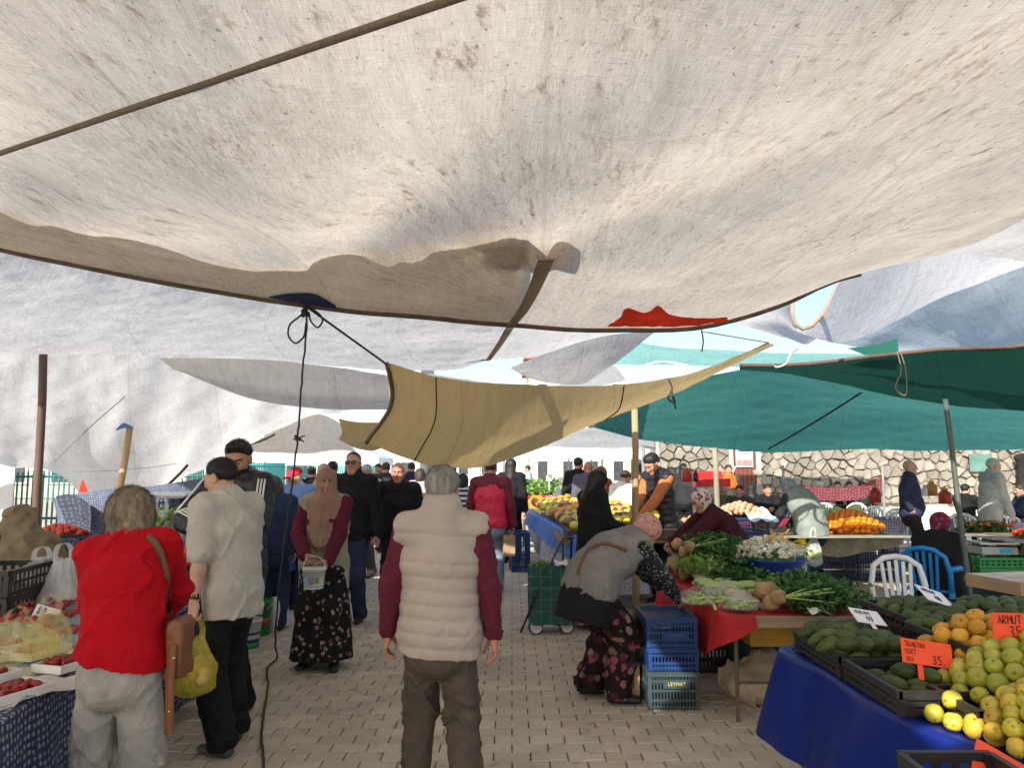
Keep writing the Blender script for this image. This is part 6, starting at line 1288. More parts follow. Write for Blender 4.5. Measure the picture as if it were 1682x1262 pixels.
while y < 14.0:
    ms, lb, ct = bandk[k % 7]; k += 1
    for j in range(3):
        yy = y+j*.11
        for i in range(9): x = .73-.075*(yy-9.05)+.06+i*.118+rg.uniform(-.02, .02); o = inst(ct, rg.choice(ms), (x, yy+rg.uniform(-.02, .02), .945+.014*i+.01*(yy-9)+rg.uniform(0, .03)), (rg.uniform(0, 6), rg.uniform(0, 6), 0), rg.uniform(1.5, 1.75)); tag(o, lb, ct, ct+' bands on the far fruit table')
    y += .36
for (px, py, Y, m, lb, s) in ((882, 830, 14.9, bagy, 'yellow plastic bag with raised handles on the far stall', .4), (902, 834, 14.6, bagw, 'white plastic bag beside the yellow one on the far stall', .34), (925, 826, 15.2, bagw, 'long white plastic bag roll on the far stall', .5)):
    q = at(px, py, Y); bag('plastic_bag', (q.x, q.y, q.z-.12), s, s*.8, m, lb, 0, int(px))
crate((xz(872, 15.2), 15.3, .62), (.9, .5, .25), M('box_pine', (.42, .28, .15)), 'wooden fruit box on the far stall below the yellow bag', 0)
table('table', 'dark far table carrying bags and boxes', .2, 2.2, 14.9, 16.2, .62, M('board_wood', (.22, .15, .09)))
crate((xz(853, 12.5), 12.5, .0), (.3, .45, .62), cr_blu, 'tall blue crate standing behind the man in the red jacket', .1)
for i, (px, Y) in enumerate(((866, 20), (895, 19.5), (912, 20.5), (860, 23), (930, 22))):
    r = empty('vegetable_pile', (xz(px, Y), Y, .95), 0, ('pile of greens on the far stall left of the price card', 'pale cabbage leaves on the far stall below the beige building', 'loose greens on the far stall near the dark green crate', 'greens on the farthest stall left', 'greens on the farthest stall right')[i], 'vegetables'); leaves('leaves', r, (herb_m, herb_l)[i % 2], (0, 0, 0), (.5, .35, .3), 320, .16, rg)
table('table', 'red fronted far table under the piles of greens', .1, 2.6, 19, 21.5, .92, redc); skirt_cloth('cloth', 'red cloth hanging on the far vegetable table', [(2.6, 18.95), (.1, 18.95)], .95, .6, redc, 20, .02)
for px, lb in ((902, 'left'), (922, 'right')):
    s_ = empty('price_card', at(px, 785 if px < 910 else 788, 17.5), 0, 'small white price card on a stick on the far stall, the %s one' % lb, 'sign'); MB().box((0, 0, 0), (.13, .006, .14 if px < 910 else .1)).build('card', paper_m, s_); MB().box((0, .003, -.16), (.02, .006, .22)).build('stick', paper_m, s_)
crate((xz(938, 15.5), 15.5, .62), (.5, .5, .52), cr_gr, 'dark green crate stacked high beside the bald man', 0)
def striped(name, a, c, sc, ax=2):
    m, nt, b = newmat(name); v = coords(nt); s_ = N(nt, 'ShaderNodeSeparateXYZ'); lnk(nt, v, s_.inputs[0]); k = mth(nt, 'FRACT', mth(nt, 'MULTIPLY', s_.outputs[ax], sc)); lnk(nt, mixc(nt, ramp(nt, k, [(.5, 0.0), (.52, 1.0)]), a, c), b.inputs['Base Color']); b.inputs['Roughness'].default_value = .8; return m
bg_ = empty('paper_bag', (xz(836, 10.2), 10.2, .50), .2, 'brown paper bag carried by the man in the red jacket', 'bag'); MB().box((0, 0, .13), (.15, .09, .27)).build('bag', M('kraft', (.36, .25, .14), .8, .15, 8), bg_); MB().tube([(-.04, -.046, .26), (-.03, -.05, .33), (.03, -.05, .33), (.04, -.046, .26)], .004, 5).build('handle', M('kraft', (.36, .25, .14)), bg_)

# ================================================================== right hand middle ground
cx = xz(1213, 10.6)
for i, (m, lb, h) in enumerate(((cr_wh, 'grey white crate at the bottom of the onion stack', .26), (cr_wh, 'grey white crate second from the bottom of the onion stack', .24), (cr_blu, 'blue crate third from the bottom of the onion stack', .25), (cr_bl2, 'navy crate on top of the onion stack', .22))): crate((cx+(.05 if i == 2 else 0), 10.6, (0, .265, .51, .765)[i]), (.62, .5, h), m, lb, .05*(i-1), rows=2, slat=.04)
for i in range(2): crate((cx-.66, 10.9, .27*i), (.55, .45, .26), cr_wh, ('lower', 'upper')[i]+' grey crate left of the onion stack behind the wooden post', 0, slat=.04)
crate((cx-.62, 10.9, .54), (.6, .45, .25), cr_wh, 'pale net sided crate left of the onions', .1, slat=.03)
crate((cx+.38, 10.0, 0), (.4, .4, .3), cr_wh, 'white crate on the ground beside the bending grey vest', 0, slat=.04); crate((cx+.38, 10.0, .305), (.4, .4, .35), cr_wh, 'tall white netted crate beside the bending grey vest', .05, slat=.04)
rg = random.Random(31); scatter(heap((cx, 10.6, .98), .34, .26, .14, .042, rg), me_on, 'onion in the heap on top of the crate stack', 'onion', 'onions heaped on the crate stack', rg, 'any'); scatter(heap((cx-.62, 10.9, .77), .26, .18, .12, .042, rg), me_pot, 'brown potato in the heap left of the onions', 'potato', 'potatoes heaped beside the onions', rg, 'any', (.6, .75))
papersheet('paper', 'pale blue plastic sheet hanging over the onion crates', 1247, 846, 1.02, .4, .3, .3, M('wrap_pale_blue', (.45, .62, .68), .5), .5, 12)
tE = table('table', 'long table edged with crumpled paper carrying oranges and pale melons', 3.75, 5.35, 10.65, 12.2, .72, M('board_wood', (.22, .15, .09)))
skirt_cloth('cloth', 'crumpled newspaper edging along the orange table', [(5.4, 10.6), (4.5, 10.58), (3.7, 10.6), (3.68, 11.6)], .735, [.60, .42, .56, .6], M('newspaper', (.34, .31, .23), .85, .3, 9, .4, 30), 60, .03, .03, 7, top=.5)
scatter(heap((4.85, 11.1, .73), .50, .42, .26, .043, rg, True), me_org, 'bright orange in the heap on the paper edged table', 'orange', 'oranges heaped on the paper edged table', rg, 'any', (.95, 1.1))
v = ell; MB().ball((4.85, 11.1, .73), 1, 14, 0, (.40, .33, .19)).build('fruit_mound', m_org, None, True); tag(bpy.data.objects['fruit_mound'], 'inner mass of oranges filling the heap on the paper edged table', 'fruit', None, 'stuff')
for i, p in enumerate(((1335, 862), (1352, 850), (1375, 846), (1392, 858), (1345, 842), (1372, 862), (1404, 842), (1360, 872), (1398, 868), (1330, 845))):
    q = at(p[0], p[1], 11.3); o = inst('melon', me_cab[i % 2], q, (i, i*2, i), rg.uniform(.8, 1.02)); tag(o, 'pale green melon in the pile left of the oranges', 'melon', 'pale melons beside the oranges')
for i in range(2):
    for j in range(2): crate((4.75+.62*j, 11.6, .30*i), (.6, .45, .295), cr_bl2, ('lower', 'upper')[i]+' navy crate under the orange table, '+('left' if j == 0 else 'right')+' column', 0, slat=.04)
crate((3.98, 10.4, 0), (.42, .36, .28), cr_tl, 'dark teal crate on the ground at the feet of the bending grey vest', .05, slat=.03, rows=3)
q = at(1337, 905, 10.2); bag('plastic_bag', (q.x, q.y, q.z-.22), .2, .4, bagw, 'hanging bag with pale cabbages beside the teal trousers', 0, 3); o = inst('cabbage', me_cab[0], (q.x, q.y-.02, q.z-.05), (0, 0, 0), .62); tag(o, 'yellowish cabbage in the hanging bag by the teal trousers', 'cabbage')
chair((3.42, 6.75, 0), 2.95, ch_w, 'white plastic chair behind the avocado crates', False); chair((4.30, 7.95, 0), -.75, ch_b, 'bright blue plastic armchair under the seated woman in black')
# green crates with a scale, far right
gx = xz(1626, 9.2)
for i in range(5): crate((gx, 9.2, .125*i), (.70, .5, .12), cr_gr, 'flat green crate under the grey scale, %s of its stack' % ('lowest', 'second lowest', 'middle one', 'second highest', 'topmost')[i], 0, slat=.06, rows=1)
sc_ = empty('scale', (gx-.05, 9.2, .635), 0, 'grey market scale with a blue display on the green crates', 'scale'); stl = M('scale_grey', (.35, .37, .36), .4, .1)
bevel(MB().box((0, 0, .05), (.42, .34, .09)).build('body', stl, sc_), .01); MB().box((0, .02, .135), (.46, .38, .02)).box((0, .02, .11), (.1, .1, .04)).build('plate', M('steel_plate', (.45, .45, .44), .25, metal=.8), sc_); MB().box((.06, -.175, .055), (.13, .012, .05)).build('display', M('display_blue', (.02, .35, .6), .3), sc_)
skirt_cloth('cloth', 'flowered pale cloth on the far right stall', [(7.4, 8.9), (6.15, 8.9), (6.1, 9.8)], .80, .35, floral('cloth_pale_flower', (.40, .38, .33), [(.45, .03, .06), (.5, .1, .12)], 9), 30, .02, .02, 3, top=.4)
table('table', 'far right table with red peppers under the flowered cloth', 6.2, 7.5, 8.95, 10.2, .80, M('board_wood', (.22, .15, .09)))
scatter(heap((6.7, 9.45, .81), .5, .35, .10, .036, rg, False), me_tom, 'red tomato on the far right flowered table', 'tomato', 'tomatoes on the far right table', rg, 'any')
r = empty('herb_pile', (xz(1608, 10.4), 10.4, .80), 0, 'row of green onions and radishes beside the metal post', 'herbs'); leaves('leaves', r, herb_m, (0, 0, 0), (.38, .2, .12), 260, .08, rg); 
table('table', 'small table carrying green onions and radishes', 5.9, 6.9, 10.1, 10.8, .79, M('board_wood', (.22, .15, .09)))
scatter([(xz(1608, 10.4)+rg.uniform(-.3, .4), 10.3+rg.uniform(-.1, .1), .87+rg.uniform(0, .05)) for _ in range(14)], me_tom, 'red radish among the green onions', 'radish', 'radishes on the small table', rg, 'any', (.6, .8))
# eating area: cloth covered tables, white chairs, bottles
vio = pattern_mat('cloth_violet_check', (.36, .30, .40), (.14, .08, .16), 20)
def dining(px, Y, w, m, label, z=.74, d=.8):
    x = xz(px, Y); r = table('dining_table', label, x-w/2, x+w/2, Y-d/2, Y+d/2, z, m); skirt_cloth('tablecloth', None, [(x+w/2-x, -d/2), (-w/2, -d/2), (-w/2, d/2)], z+.004, z-.30, m, 24, .01, .01, 2, parent=r); mk('cover', [(-w/2, -d/2, z+.003), (w/2, -d/2, z+.003), (w/2, d/2, z+.003), (-w/2, d/2, z+.003)], [(0, 1, 2, 3)], m, r, False); return r
dining(1443, 13.8, 1.0, vio, 'violet checked dining table left of the man in the navy sweater'); dining(1345, 15.5, 1.1, vio, 'violet checked dining table behind the pale melons'); dining(1600, 14.0, .9, vio, 'violet checked dining table left of the man in the grey jacket'); dining(1672, 13.2, .8, vio, 'violet checked dining table at the right edge'); 
redt = M('cloth_wine', (.24, .015, .04), .8, .2, 4); dining(1148, 14.2, 1.0, redt, 'wine red dining table behind the headscarf woman'); dining(1235, 14.0, 1.3, redt, 'wide wine red dining table behind the onion stack'); dining(1215, 16.4, 1.6, redt, 'farther wine red dining table before the brown door')
for i, (px, Y, rz, lb) in enumerate(((1316, 15.0, 2.9, 'white chair farthest left in the eating area'), (1350, 14.6, 2.6, 'white chair behind the melons, turned left'), (1372, 14.2, 3.3, 'white chair directly behind the pale melons'), (1405, 14.0, 3.0, 'white chair between the melons and the violet table'), (1417, 15.6, .2, 'white chair behind the violet table, facing away'), (1455, 14.8, .1, 'white chair behind the red bottle'), (1474, 13.2, 2.7, 'white chair beside the navy sweater'), (1583, 12.8, 2.9, 'white chair left of the grey jacket'), (1663, 12.6, 3.1, 'white chair at the right edge of the eating area'), (1395, 17.0, 0, 'white chair near the dark red hanging cloth'), (1340, 17.0, .1, 'white chair under the seated man in grey'))): chair((xz(px, Y), Y, 0), rz, ch_w, lb, False, 'white chairs in the eating area')
def bottle(px, py, Y, m, cap, label, h=.26, r=.045):
    q = at(px, py, Y); b = empty('bottle', (q.x, q.y, q.z), 0, label, 'bottle'); MB().lathe([(r*.9, 0), (r, .01), (r, h*.62), (r*.75, h*.72), (r*.45, h*.78), (r*.45, h*.85)], (0, 0, 0), 12).build('bottle', m, b, True); MB().lathe([(r*.5, h*.85), (r*.5, h*.93), (r*.2, h), (r*.1, h*1.05)], (0, 0, 0), 10).build('cap', cap, b, True)
ket, mus, capm = M('sauce_red', (.45, .03, .02), .35), M('sauce_amber', (.45, .17, .04), .35), M('cap_yellow', (.6, .4, .04), .4)
for px, py, Y, m, lb, h, r in ((1438, 826, 13.6, ket, 'large red sauce bottle on the violet table', .30, .10), (1531, 815, 14.5, mus, 'amber sauce bottle right of the navy sweater', .30, .1), (1553, 828, 14, ket, 'dark red sauce bottle near the metal post', .3, .11), (1293, 816, 14.2, mus, 'amber sauce bottle left of the white chairs', .28, .09), (1128, 792, 14.4, ket, 'dark red sauce jar on the wine red table', .28, .09), (1143, 792, 14.4, M('bottle_dark', (.02, .015, .015), .3), 'dark drink bottle on the wine red table', .24, .05), (1519, 815, 13.9, M('bottle_white', (.6, .6, .62), .4), 'white bottle beside the navy sweater', .2, .05), (1427, 826, 13.7, M('bottle_teal', (.02, .3, .28), .4), 'small teal bottle beside the large red one', .12, .05)): bottle(px, py, Y, m, capm, lb, h, r)
MB().box((0, 0, .15), (.5, .3, .3)).box((.3, -.1, .08), (.2, .2, .16)).build('box', M('box_red', (.5, .02, .02), .4)).location = at(1162, 800, 15); tag(LAST('box'), 'red plastic box on the wine red table', 'box')
sheet('cloth', 'dark red patterned cloth strung along the back of the eating area', [[at(1282, 792, 17.6), at(1340, 800, 17.6), at(1400, 800, 17.6), at(1448, 783, 17.6)], [at(1282, 818, 17.6), at(1340, 822, 17.6), at(1400, 822, 17.6), at(1448, 812, 17.6)]], pattern_mat('cloth_dark_red', (.13, .02, .03), (.25, .08, .08), 14), 40, 10, .01, (2, 1), 3, cat='cloth')
for i, px in enumerate((1286, 1449)): pole(('left', 'right')[i]+' thin post holding the dark red hanging cloth', (xz(px, 17.6), 17.6, 0), at(px, 765, 17.6), .03, M('post_grey', (.22, .22, .22)))
# ================================================================== left stalls
tF = empty('table', (0, 0, 0), 0, 'strawberry table along the left side of the aisle', 'table')
edge = [(-1.66, 1.2), (-1.86, 2.4), (-1.94, 3.0), (-2.075, 3.77), (-2.21, 4.6), (-2.355, 5.56)]
mk('table_top', [(x, y, .70) for x, y in edge]+[(-4.6, 5.45, .70), (-4.6, 1.2, .70)], [tuple(range(8))], M('board_wood', (.22, .15, .09)), tF, False)
for p in ((-1.8, 1.3), (-2.4, 5.3), (-4.5, 5.3), (-4.5, 1.3)): MB().tube([(p[0], p[1], 0), (p[0], p[1], .69)], .02, 6).build('leg', M('steel_rust', (.11, .08, .06)), tF)
cl = skirt_cloth('cloth', 'navy cloth with small pale pattern covering the strawberry table', [*edge, (-2.45, 5.5), (-3.6, 5.52)], .712, [.08, .08, .08, .1, .1, .1, .12, .2], pat_n, 120, .02, .05, 6, top=.06, nv=16)
xs = [(x-.02, y, .711) for x, y in edge]; mk('top_sheet', xs+[(-4.6, 5.45, .711), (-4.6, 1.2, .711)], [tuple(range(8))], pat_n, cl, False)
styro = M('styrofoam', (.74, .74, .72), .6, .05); clr = bag_mat('clear_plastic', (.8, .82, .82), .18)
me_tray = MB().box((0, 0, .004), (.23, .16, .008)).box((0, .082, .018), (.25, .012, .036)).box((0, -.082, .018), (.25, .012, .036)).box((.119, 0, .018), (.012, .152, .036)).box((-.119, 0, .018), (.012, .152, .036)).mesh('tray', styro)
me_box = MB().box((0, 0, .003), (.18, .12, .006)).box((0, .062, .04), (.19, .004, .08)).box((0, -.062, .04), (.19, .004, .08)).box((.094, 0, .04), (.004, .12, .08)).box((-.094, 0, .04), (.004, .12, .08)).mesh('box', clr)
papersheet('paper', 'pale wrapping paper spread along the edge of the strawberry table', 60, 1128, .722, .75, .28, 1.32, M('paper_pale', (.62, .60, .56), .8, .1, 6), .0, 21); papersheet('paper', 'second sheet of wrapping paper under the trays by the red fleece', 118, 1090, .722, .5, .26, 1.25, M('paper_pale', (.62, .60, .56)), .0, 22)
rg = random.Random(41); rr = rg
trs = ((20, 1143, 0), (-30, 1120, 0), (112, 1094, 0), (62, 1075, 0), (0, 1068, 0), (105, 1060, 1), (60, 1040, 1), (8, 1040, 1), (110, 1030, 1), (66, 1022, 1), (112, 1008, 1), (104, 984, 1), (90, 1000, 1), (-40, 1090, 0))
desc = ('nearest', 'far left', 'beside the red fleece', 'behind the yellow bag', 'under the yellow bag', 'at the sleeve', 'in the middle', 'at left', 'behind the sleeve', 'below the price card', 'by the elbow', 'at the back', 'right of the price card', 'lower left')
for i, (px, py, kd) in enumerate(trs):
    q = gnd(px, py, .73); a = 1.25+rg.uniform(-.15, .15); o = inst('tray' if not kd else 'punnet', me_box if kd else me_tray, (q.x, q.y, .724), (0, 0, a)); tag(o, ('clear punnet' if kd else 'white foam tray')+' of strawberries, the one '+desc[i], 'tray')
    for k in range(15 if kd else 12):
        u, w_ = ((k % 4)-1.5)*.045+rg.uniform(-.008, .008), ((k//4)-1)*.044+rg.uniform(-.008, .008); lay = .02 if k < 12 else .045; z = .728+(.055 if kd else .012)+lay
        s = inst('strawberry', rg.choice(me_str), (q.x+u*math.cos(a)-w_*math.sin(a), q.y+u*math.sin(a)+w_*math.cos(a), z), (rg.uniform(1.1, 2), rg.uniform(-.5, .5), rg.uniform(0, 6.28)), rg.uniform(1.05, 1.4)); tag(s, 'ripe strawberry in one of the trays on the navy cloth', 'strawberry', 'strawberries in the trays')
q = gnd(22, 1098, .73); bag('plastic_bag', (q.x, q.y, .75), .36, .20, bag_mat('bag_pale_yellow', (.88, .82, .45), .22), 'thin pale yellow plastic bag thrown over the strawberry trays', 1.2, 7, d=.8); bagpy = bag_mat('bag_pale_yellow', (.88, .82, .45), .22)
q = gnd(78, 1090, .73); o = bag('plastic_bag', (q.x, q.y, .74), .20, .24, bagpy, 'pale yellow bag standing with open handles beside the foam trays', .6, 9, d=.5); bpy.data.objects['plastic_bag.%03d' % 0].name if False else None
q = gnd(80, 1012, .73); bag('plastic_bag', (q.x, q.y+.12, .73), .26, .34, bagw, 'white plastic bag standing among the strawberry punnets', .2, 11, lo=.3)
q = gnd(72, 1016, .80); sign(q, .13, .13, paper_m, [('80', -.05, .01, .045), ('20', -.01, -.05, .045)], 'white price card with blue figures leaning on the white bag', .35, -.35, .35, ink_bl, thick=.08)
for i in range(2): crate((-3.30, 4.95, .72+.165*i), (.46, .55, .16), cr_blk, ('lower', 'upper')[i]+' black crate of the pair at the left picture edge on the strawberry table', .1, slat=.05, rows=1)
crate((-3.62, 5.02, 1.05), (.30, .5, .16), cr_bl2, 'navy crate at the far left edge on top of the black pair', .1, slat=.05, rows=1)
q = at(15, 965, 4.9); bag('plastic_bag', (q.x-.02, 5.25, q.z-.1), .26, .24, bagw, 'white plastic bag slumped in the upper black crate', .5, 13)
sack((-4.5, 7.0, .55), .8, .6, .62, burl, 'tall brown burlap sack beside the brown pole', 7); MB().box((-4.5, 7.0, .275), (.9, .7, .55)).build('box', cr_bl2); tag(LAST('box'), 'navy carton under the tall burlap sack', 'box')
sack((-3.65, 6.2, .5), .75, .5, .30, burl, 'low folded burlap sacks behind the white bag', 9); MB().box((-3.65, 6.2, .25), (.8, .55, .5)).build('box', cr_bl2); tag(LAST('box'), 'navy carton under the folded sacks', 'box')
for i in range(4): crate((xz(105, 8.4), 8.4, .23*i), (.62, .5, .225), (cr_bl2, cr_bl2, cr_blu, cr_bl2)[i], ('lowest', 'second', 'third', 'topmost')[i]+' crate of the navy stack under the tomatoes', .04*i, slat=.045)
for i in range(3): crate((xz(140, 8.9), 8.9, .30*i), (.6, .5, .295), cr_bl2, ('lowest', 'middle', 'topmost')[i]+' navy crate of the stack right of the tomatoes', 0, slat=.045)
rg = random.Random(51); scatter(heap((xz(105, 8.4), 8.4, .92), .26, .2, .07, .038, rg), me_tom, 'orange red tomato in the topmost navy crate', 'tomato', 'tomatoes on the navy stack', rg, 'any')
tG = table('table', 'vegetable table hidden behind the red fleece', -4.3, -2.55, 5.9, 8.2, .82, M('board_wood', (.22, .15, .09)))
def lettuce(px, py, Y, ext, n, m, label, s=.09):
    q = at(px, py, Y); r = empty('lettuce', q, 0, label, 'vegetable'); rr_ = random.Random(px); leaves('leaves', r, m, (0, 0, 0), ext, n, s, rr_, .5); MB().ball((0, 0, 0), 1, 8, 0, (ext[0]*.7, ext[1]*.7, ext[2]*.5)).build('heart', m, r, True)
lettuce(312, 872, 6.9, (.24, .22, .16), 420, herb_l, 'large pale lettuce heap beside the striped sleeve'); lettuce(290, 868, 7.2, (.2, .2, .16), 380, herb_l, 'lettuce heap behind the clear bag'); lettuce(318, 896, 6.6, (.2, .2, .14), 420, herb_m, 'dark green leafy heap above the red peppers'); lettuce(330, 860, 7.5, (.2, .2, .14), 260, herb_m, 'dark leaves at the back of the lettuce heap'); lettuce(302, 892, 6.7, (.2, .2, .14), 320, herb_m, 'dark leafy heap beside the carrots'); lettuce(325, 935, 6.2, (.16, .16, .1), 220, herb_m, 'parsley below the red peppers')
for i in range(12): q = at(279+rg.uniform(-9, 10), 893+rg.uniform(-14, 18), 6.3); o = inst('carrot', me_car[0], q, (rg.uniform(-.25, .25), rg.uniform(-.25, .25), rg.uniform(0, 6)), rg.uniform(.9, 1.15)); tag(o, 'carrot standing in the clear bag beside the lettuce', 'carrot', 'carrots in the clear bag')
q = at(281, 925, 6.3); bag('plastic_bag', (q.x, q.y, q.z-.03), .26, .36, bagm, 'clear bag of carrots behind the shoulder strap', 0, 15, handles=False)
q = at(262, 885, 7.0); bag('plastic_bag', (q.x, q.y, q.z-.10), .26, .36, bagw, 'peaked whitish bag behind the red fleece shoulder', 0, 17, lo=.2)
scatter([(at(312+rg.uniform(-14, 10), 914+rg.uniform(-9, 10), 6.0)) for _ in range(26)], me_tom, 'red pepper between the carrots and the grey T-shirt', 'pepper', 'red peppers on the left stall', rg, 'any', (.8, 1.1))
for i in range(5): crate((xz(268, 9.2), 9.2, .265*i), (.55, .45, .26), cr_blu, ('lowest', 'second', 'third', 'fourth', 'topmost')[i]+' blue crate of the tall stack behind the lettuce', .03*i, slat=.045)
for i in range(5): crate((xz(318, 9.3), 9.4, .265*i), (.42, .45, .26), cr_bl2, ('lowest', 'second', 'third', 'fourth', 'topmost')[i]+' navy crate of the tall stack beside the striped sleeve', -.02*i, slat=.045)
rs = empty('scale', at(252, 850, 8.4), .3, 'red hanging scale housing on the blue crates', 'scale'); rdm = M('scale_red', (.55, .015, .015), .35, .1); bevel(MB().box((0, 0, .1), (.30, .2, .18)).box((-.12, 0, .22), (.18, .16, .12)).build('housing', rdm, rs), .02); MB().lathe([(.05, -.004), (.05, .004)], (0, 0, 0), 14).build('dial', paper_m, rs).location = (.03, -.104, .1); rs.children[-1].rotation_euler = (math.pi/2, 0, 0); MB().box((.1, 0, .215), (.4, .24, .02)).build('plate', stl, rs)
q = at(275, 826, 9.0); MB().box((0, 0, 0), (.55, .3, .03)).build('lid_board', paper_m).location = (q.x, q.y, 1.35); tag(bpy.data.objects['lid_board'], 'white board lying on the tall blue stack', 'board')
for px, py, lb in ((137, 806, 'small red cloth triangle on the side tarpaulin edge'),): sheet('cloth', lb, [[at(px-3, py-16, 12.3), at(px, py-18, 12.3)], [at(px-8, py+3, 12.3), at(px+9, py+4, 12.3)]], red_m, 4, 6, .002, cat='cloth')
lettuce(1180, 918, 7.0, (.24, .2, .13), 420, herb_l, 'pale green leafy heap between the celery pile and the flower basin', .08); lettuce(1150, 938, 6.6, (.2, .18, .12), 380, herb_l, 'light green bunches right of the stacked celery roots', .07); lettuce(1225, 958, 6.35, (.22, .16, .10), 380, herb_m, 'dark green bunches in front of the blue basin', .06); lettuce(1290, 975, 6.0, (.2, .15, .10), 320, herb_l, 'light green bunches behind the front celery roots', .07)
tH = table('table', 'stall table with a blue cloth behind the man in the striped jacket', -5.2, -2.95, 8.6, 12.0, .80, M('board_wood', (.22, .15, .09))); skirt_cloth('cloth', 'blue cloth over the stall behind the striped jacket', [(-4.6, 8.55), (-2.92, 8.57), (-2.9, 12.0)], .815, .45, M('tarp_blue_mid', (.02, .08, .28), .5, .1), 40, .02, .03, 3, top=.4); skirt_cloth('cloth', 'flowered cloth below the blue one on that stall', [(-4.6, 8.6), (-2.96, 8.62), (-2.94, 12.0)], .5, .12, floral('cloth_dull_flower', (.09, .06, .05), [(.22, .08, .08), (.2, .18, .14)], 12), 40, .02, .02, 5)
lettuce(432, 880, 9.2, (.2, .2, .1), 160, herb_l, 'greens on the blue cloth behind the striped jacket')
# buckets on the paving
def bucket(loc, r0, r1, h, m, label, bands=(), lid=None, name='bucket', handle=True, full=None):
    b = empty(name, loc, 0, label, 'bucket'); MB().lathe([(r0, 0), (r0*1.01, .005), (r1, h-.02), (r1*1.05, h-.02), (r1*1.05, h), (r1*.97, h), (r1*.95, h-.03)], (0, 0, 0), 24).build('shell', m, b, True)
    for (z0, z1, mm) in bands: MB().lathe([(r0+(r1-r0)*z0+.0015, h*z0), (r0+(r1-r0)*z1+.0015, h*z1)], (0, 0, 0), 24).build('band', mm, b, True)
    if lid: MB().lathe([(r1*1.06, h-.012), (r1*1.06, h+.006), (r1*.9, h+.008), (.001, h+.008)], (0, 0, 0), 24).build('lid', lid, b, True)
    if handle: MB().tube([(r1*1.05*math.cos(t), .0, h-.02+r1*.2*0-r1*.55*math.sin(t)*0+.0) if False else (r1*1.07*math.cos(t), -r1*.9*math.sin(t)*.9, h-.02-r1*.5*math.sin(t)) for t in [math.pi*i/12 for i in range(13)]], .003, 5).build('handle', paper_m, b, True)
    return b
grm = M('bucket_green', (.012, .15, .03), .35, .1); whm = M('bucket_white', (.62, .63, .60), .4, .06)
q = gnd(421, 1043); bucket((q.x, q.y, 0), .125, .145, .33, grm, 'green paint bucket with a pale rim behind the white one', [(.30, .52, M('bucket_script', (.25, .06, .03), .5))], M('lid_green', (.02, .22, .05), .4))
q = gnd(405, 1067); b_ = bucket((q.x, q.y, 0), .105, .125, .27, whm, 'white paint bucket with blue and green print beside the grey T-shirt man', [(.06, .24, M('print_green', (.01, .22, .09), .5)), (.25, .38, M('print_navy', (.02, .03, .12), .5)), (.52, .60, M('print_navy', (.02, .03, .12)))])
q = gnd(450, 1037); MB().lathe([(.05, 0), (.055, .01), (.06, .2), (.05, .28), (.03, .32), (.025, .34)], (0, 0, 0), 14).build('canister', whm, None, True).location = (q.x, q.y, 0); tag(bpy.data.objects['canister'], 'slim white canister leaning by the green bucket', 'canister')
q = gnd(466, 1030); bag('plastic_bag', (q.x, q.y, 0), .16, .16, bagw, 'crumpled white plastic bag on the paving beside the canister', 0, 19)
lit = M('litter', (.55, .53, .48), .8); rg = random.Random(9)
for i, (px, py) in enumerate(((455, 1098), (485, 1230), (625, 1237), (470, 1020), (560, 1180), (885, 1090), (600, 1130), (760, 1255))):
    q = gnd(px, py); o = mk('litter', [(-.02, -.008, .004), (.02, -.012, .006), (.024, .01, .004), (-.016, .012, .009)], [(0, 1, 2, 3)], lit, None, False); o.location = q; o.rotation_euler = (0, 0, i); tag(o, 'tiny scrap of pale litter on the paving', 'litter', 'litter scraps on the paving')
# ------------------------------------------------------------------ people
pants_grey = cloth('trousers_light_grey', (.33, .315, .285), wv=300); khaki_d = cloth('trousers_taupe', (.095, .076, .06)); black_c = cloth('cloth_black', (.012, .012, .014)); black_n = M('nylon_black', (.016, .016, .019), .45, .2, 8, .2, 60)
maroon = cloth('cloth_maroon', (.11, .015, .033)); vest_m = M('vest_taupe', (.40, .335, .295), .6, .10, 8, .35, 70, fine=.05); denim = cloth('denim_dark', (.022, .036, .075)); navy_k = cloth('knit_navy', (.035, .04, .085)); grey_tw = cloth('tweed_grey', (.26, .25, .235), fine=.5)
fleece_red = cloth('fleece_red', (.42, .003, .010), .95, .10, 180, .3); tee = cloth('tshirt_stone', (.47, .45, .405), .9, .08, 240, .2, .06); beige_v = cloth('vest_beige', (.34, .30, .235)); scarf_b = cloth('scarf_tan', (.30, .19, .135), .8, .12, 200, .15, .08)
skirt_f = floral('skirt_floral', (.014, .011, .012), [(.42, .38, .34), (.30, .20, .19), (.22, .05, .06), (.36, .31, .28)], 24); shalwar = floral('trousers_floral', (.014, .010, .010), [(.30, .08, .10), (.24, .14, .12), (.12, .03, .04), (.34, .20, .20)], 17, thr=.52)
dots = floral('blouse_dots', (.02, .022, .026), [(.55, .55, .55), (.4, .4, .4), (.6, .6, .6)], 62, thr=.35); head_p = floral('headscarf_pink', (.50, .24, .21), [(.55, .12, .15), (.62, .45, .35), (.45, .3, .25)], 34, thr=.6); head_w = floral('headscarf_white', (.52, .47, .43), [(.42, .03, .06), (.08, .10, .05), (.5, .1, .12)], 26, thr=.5); head_m = floral('headscarf_wine', (.14, .015, .04), [(.3, .05, .1), (.2, .12, .14)], 26)
leather = M('leather_tan', (.18, .066, .026), .5, .25, 10, .3, 60); strap_m = M('strap_brown', (.12, .06, .035), .6, .2, 8)

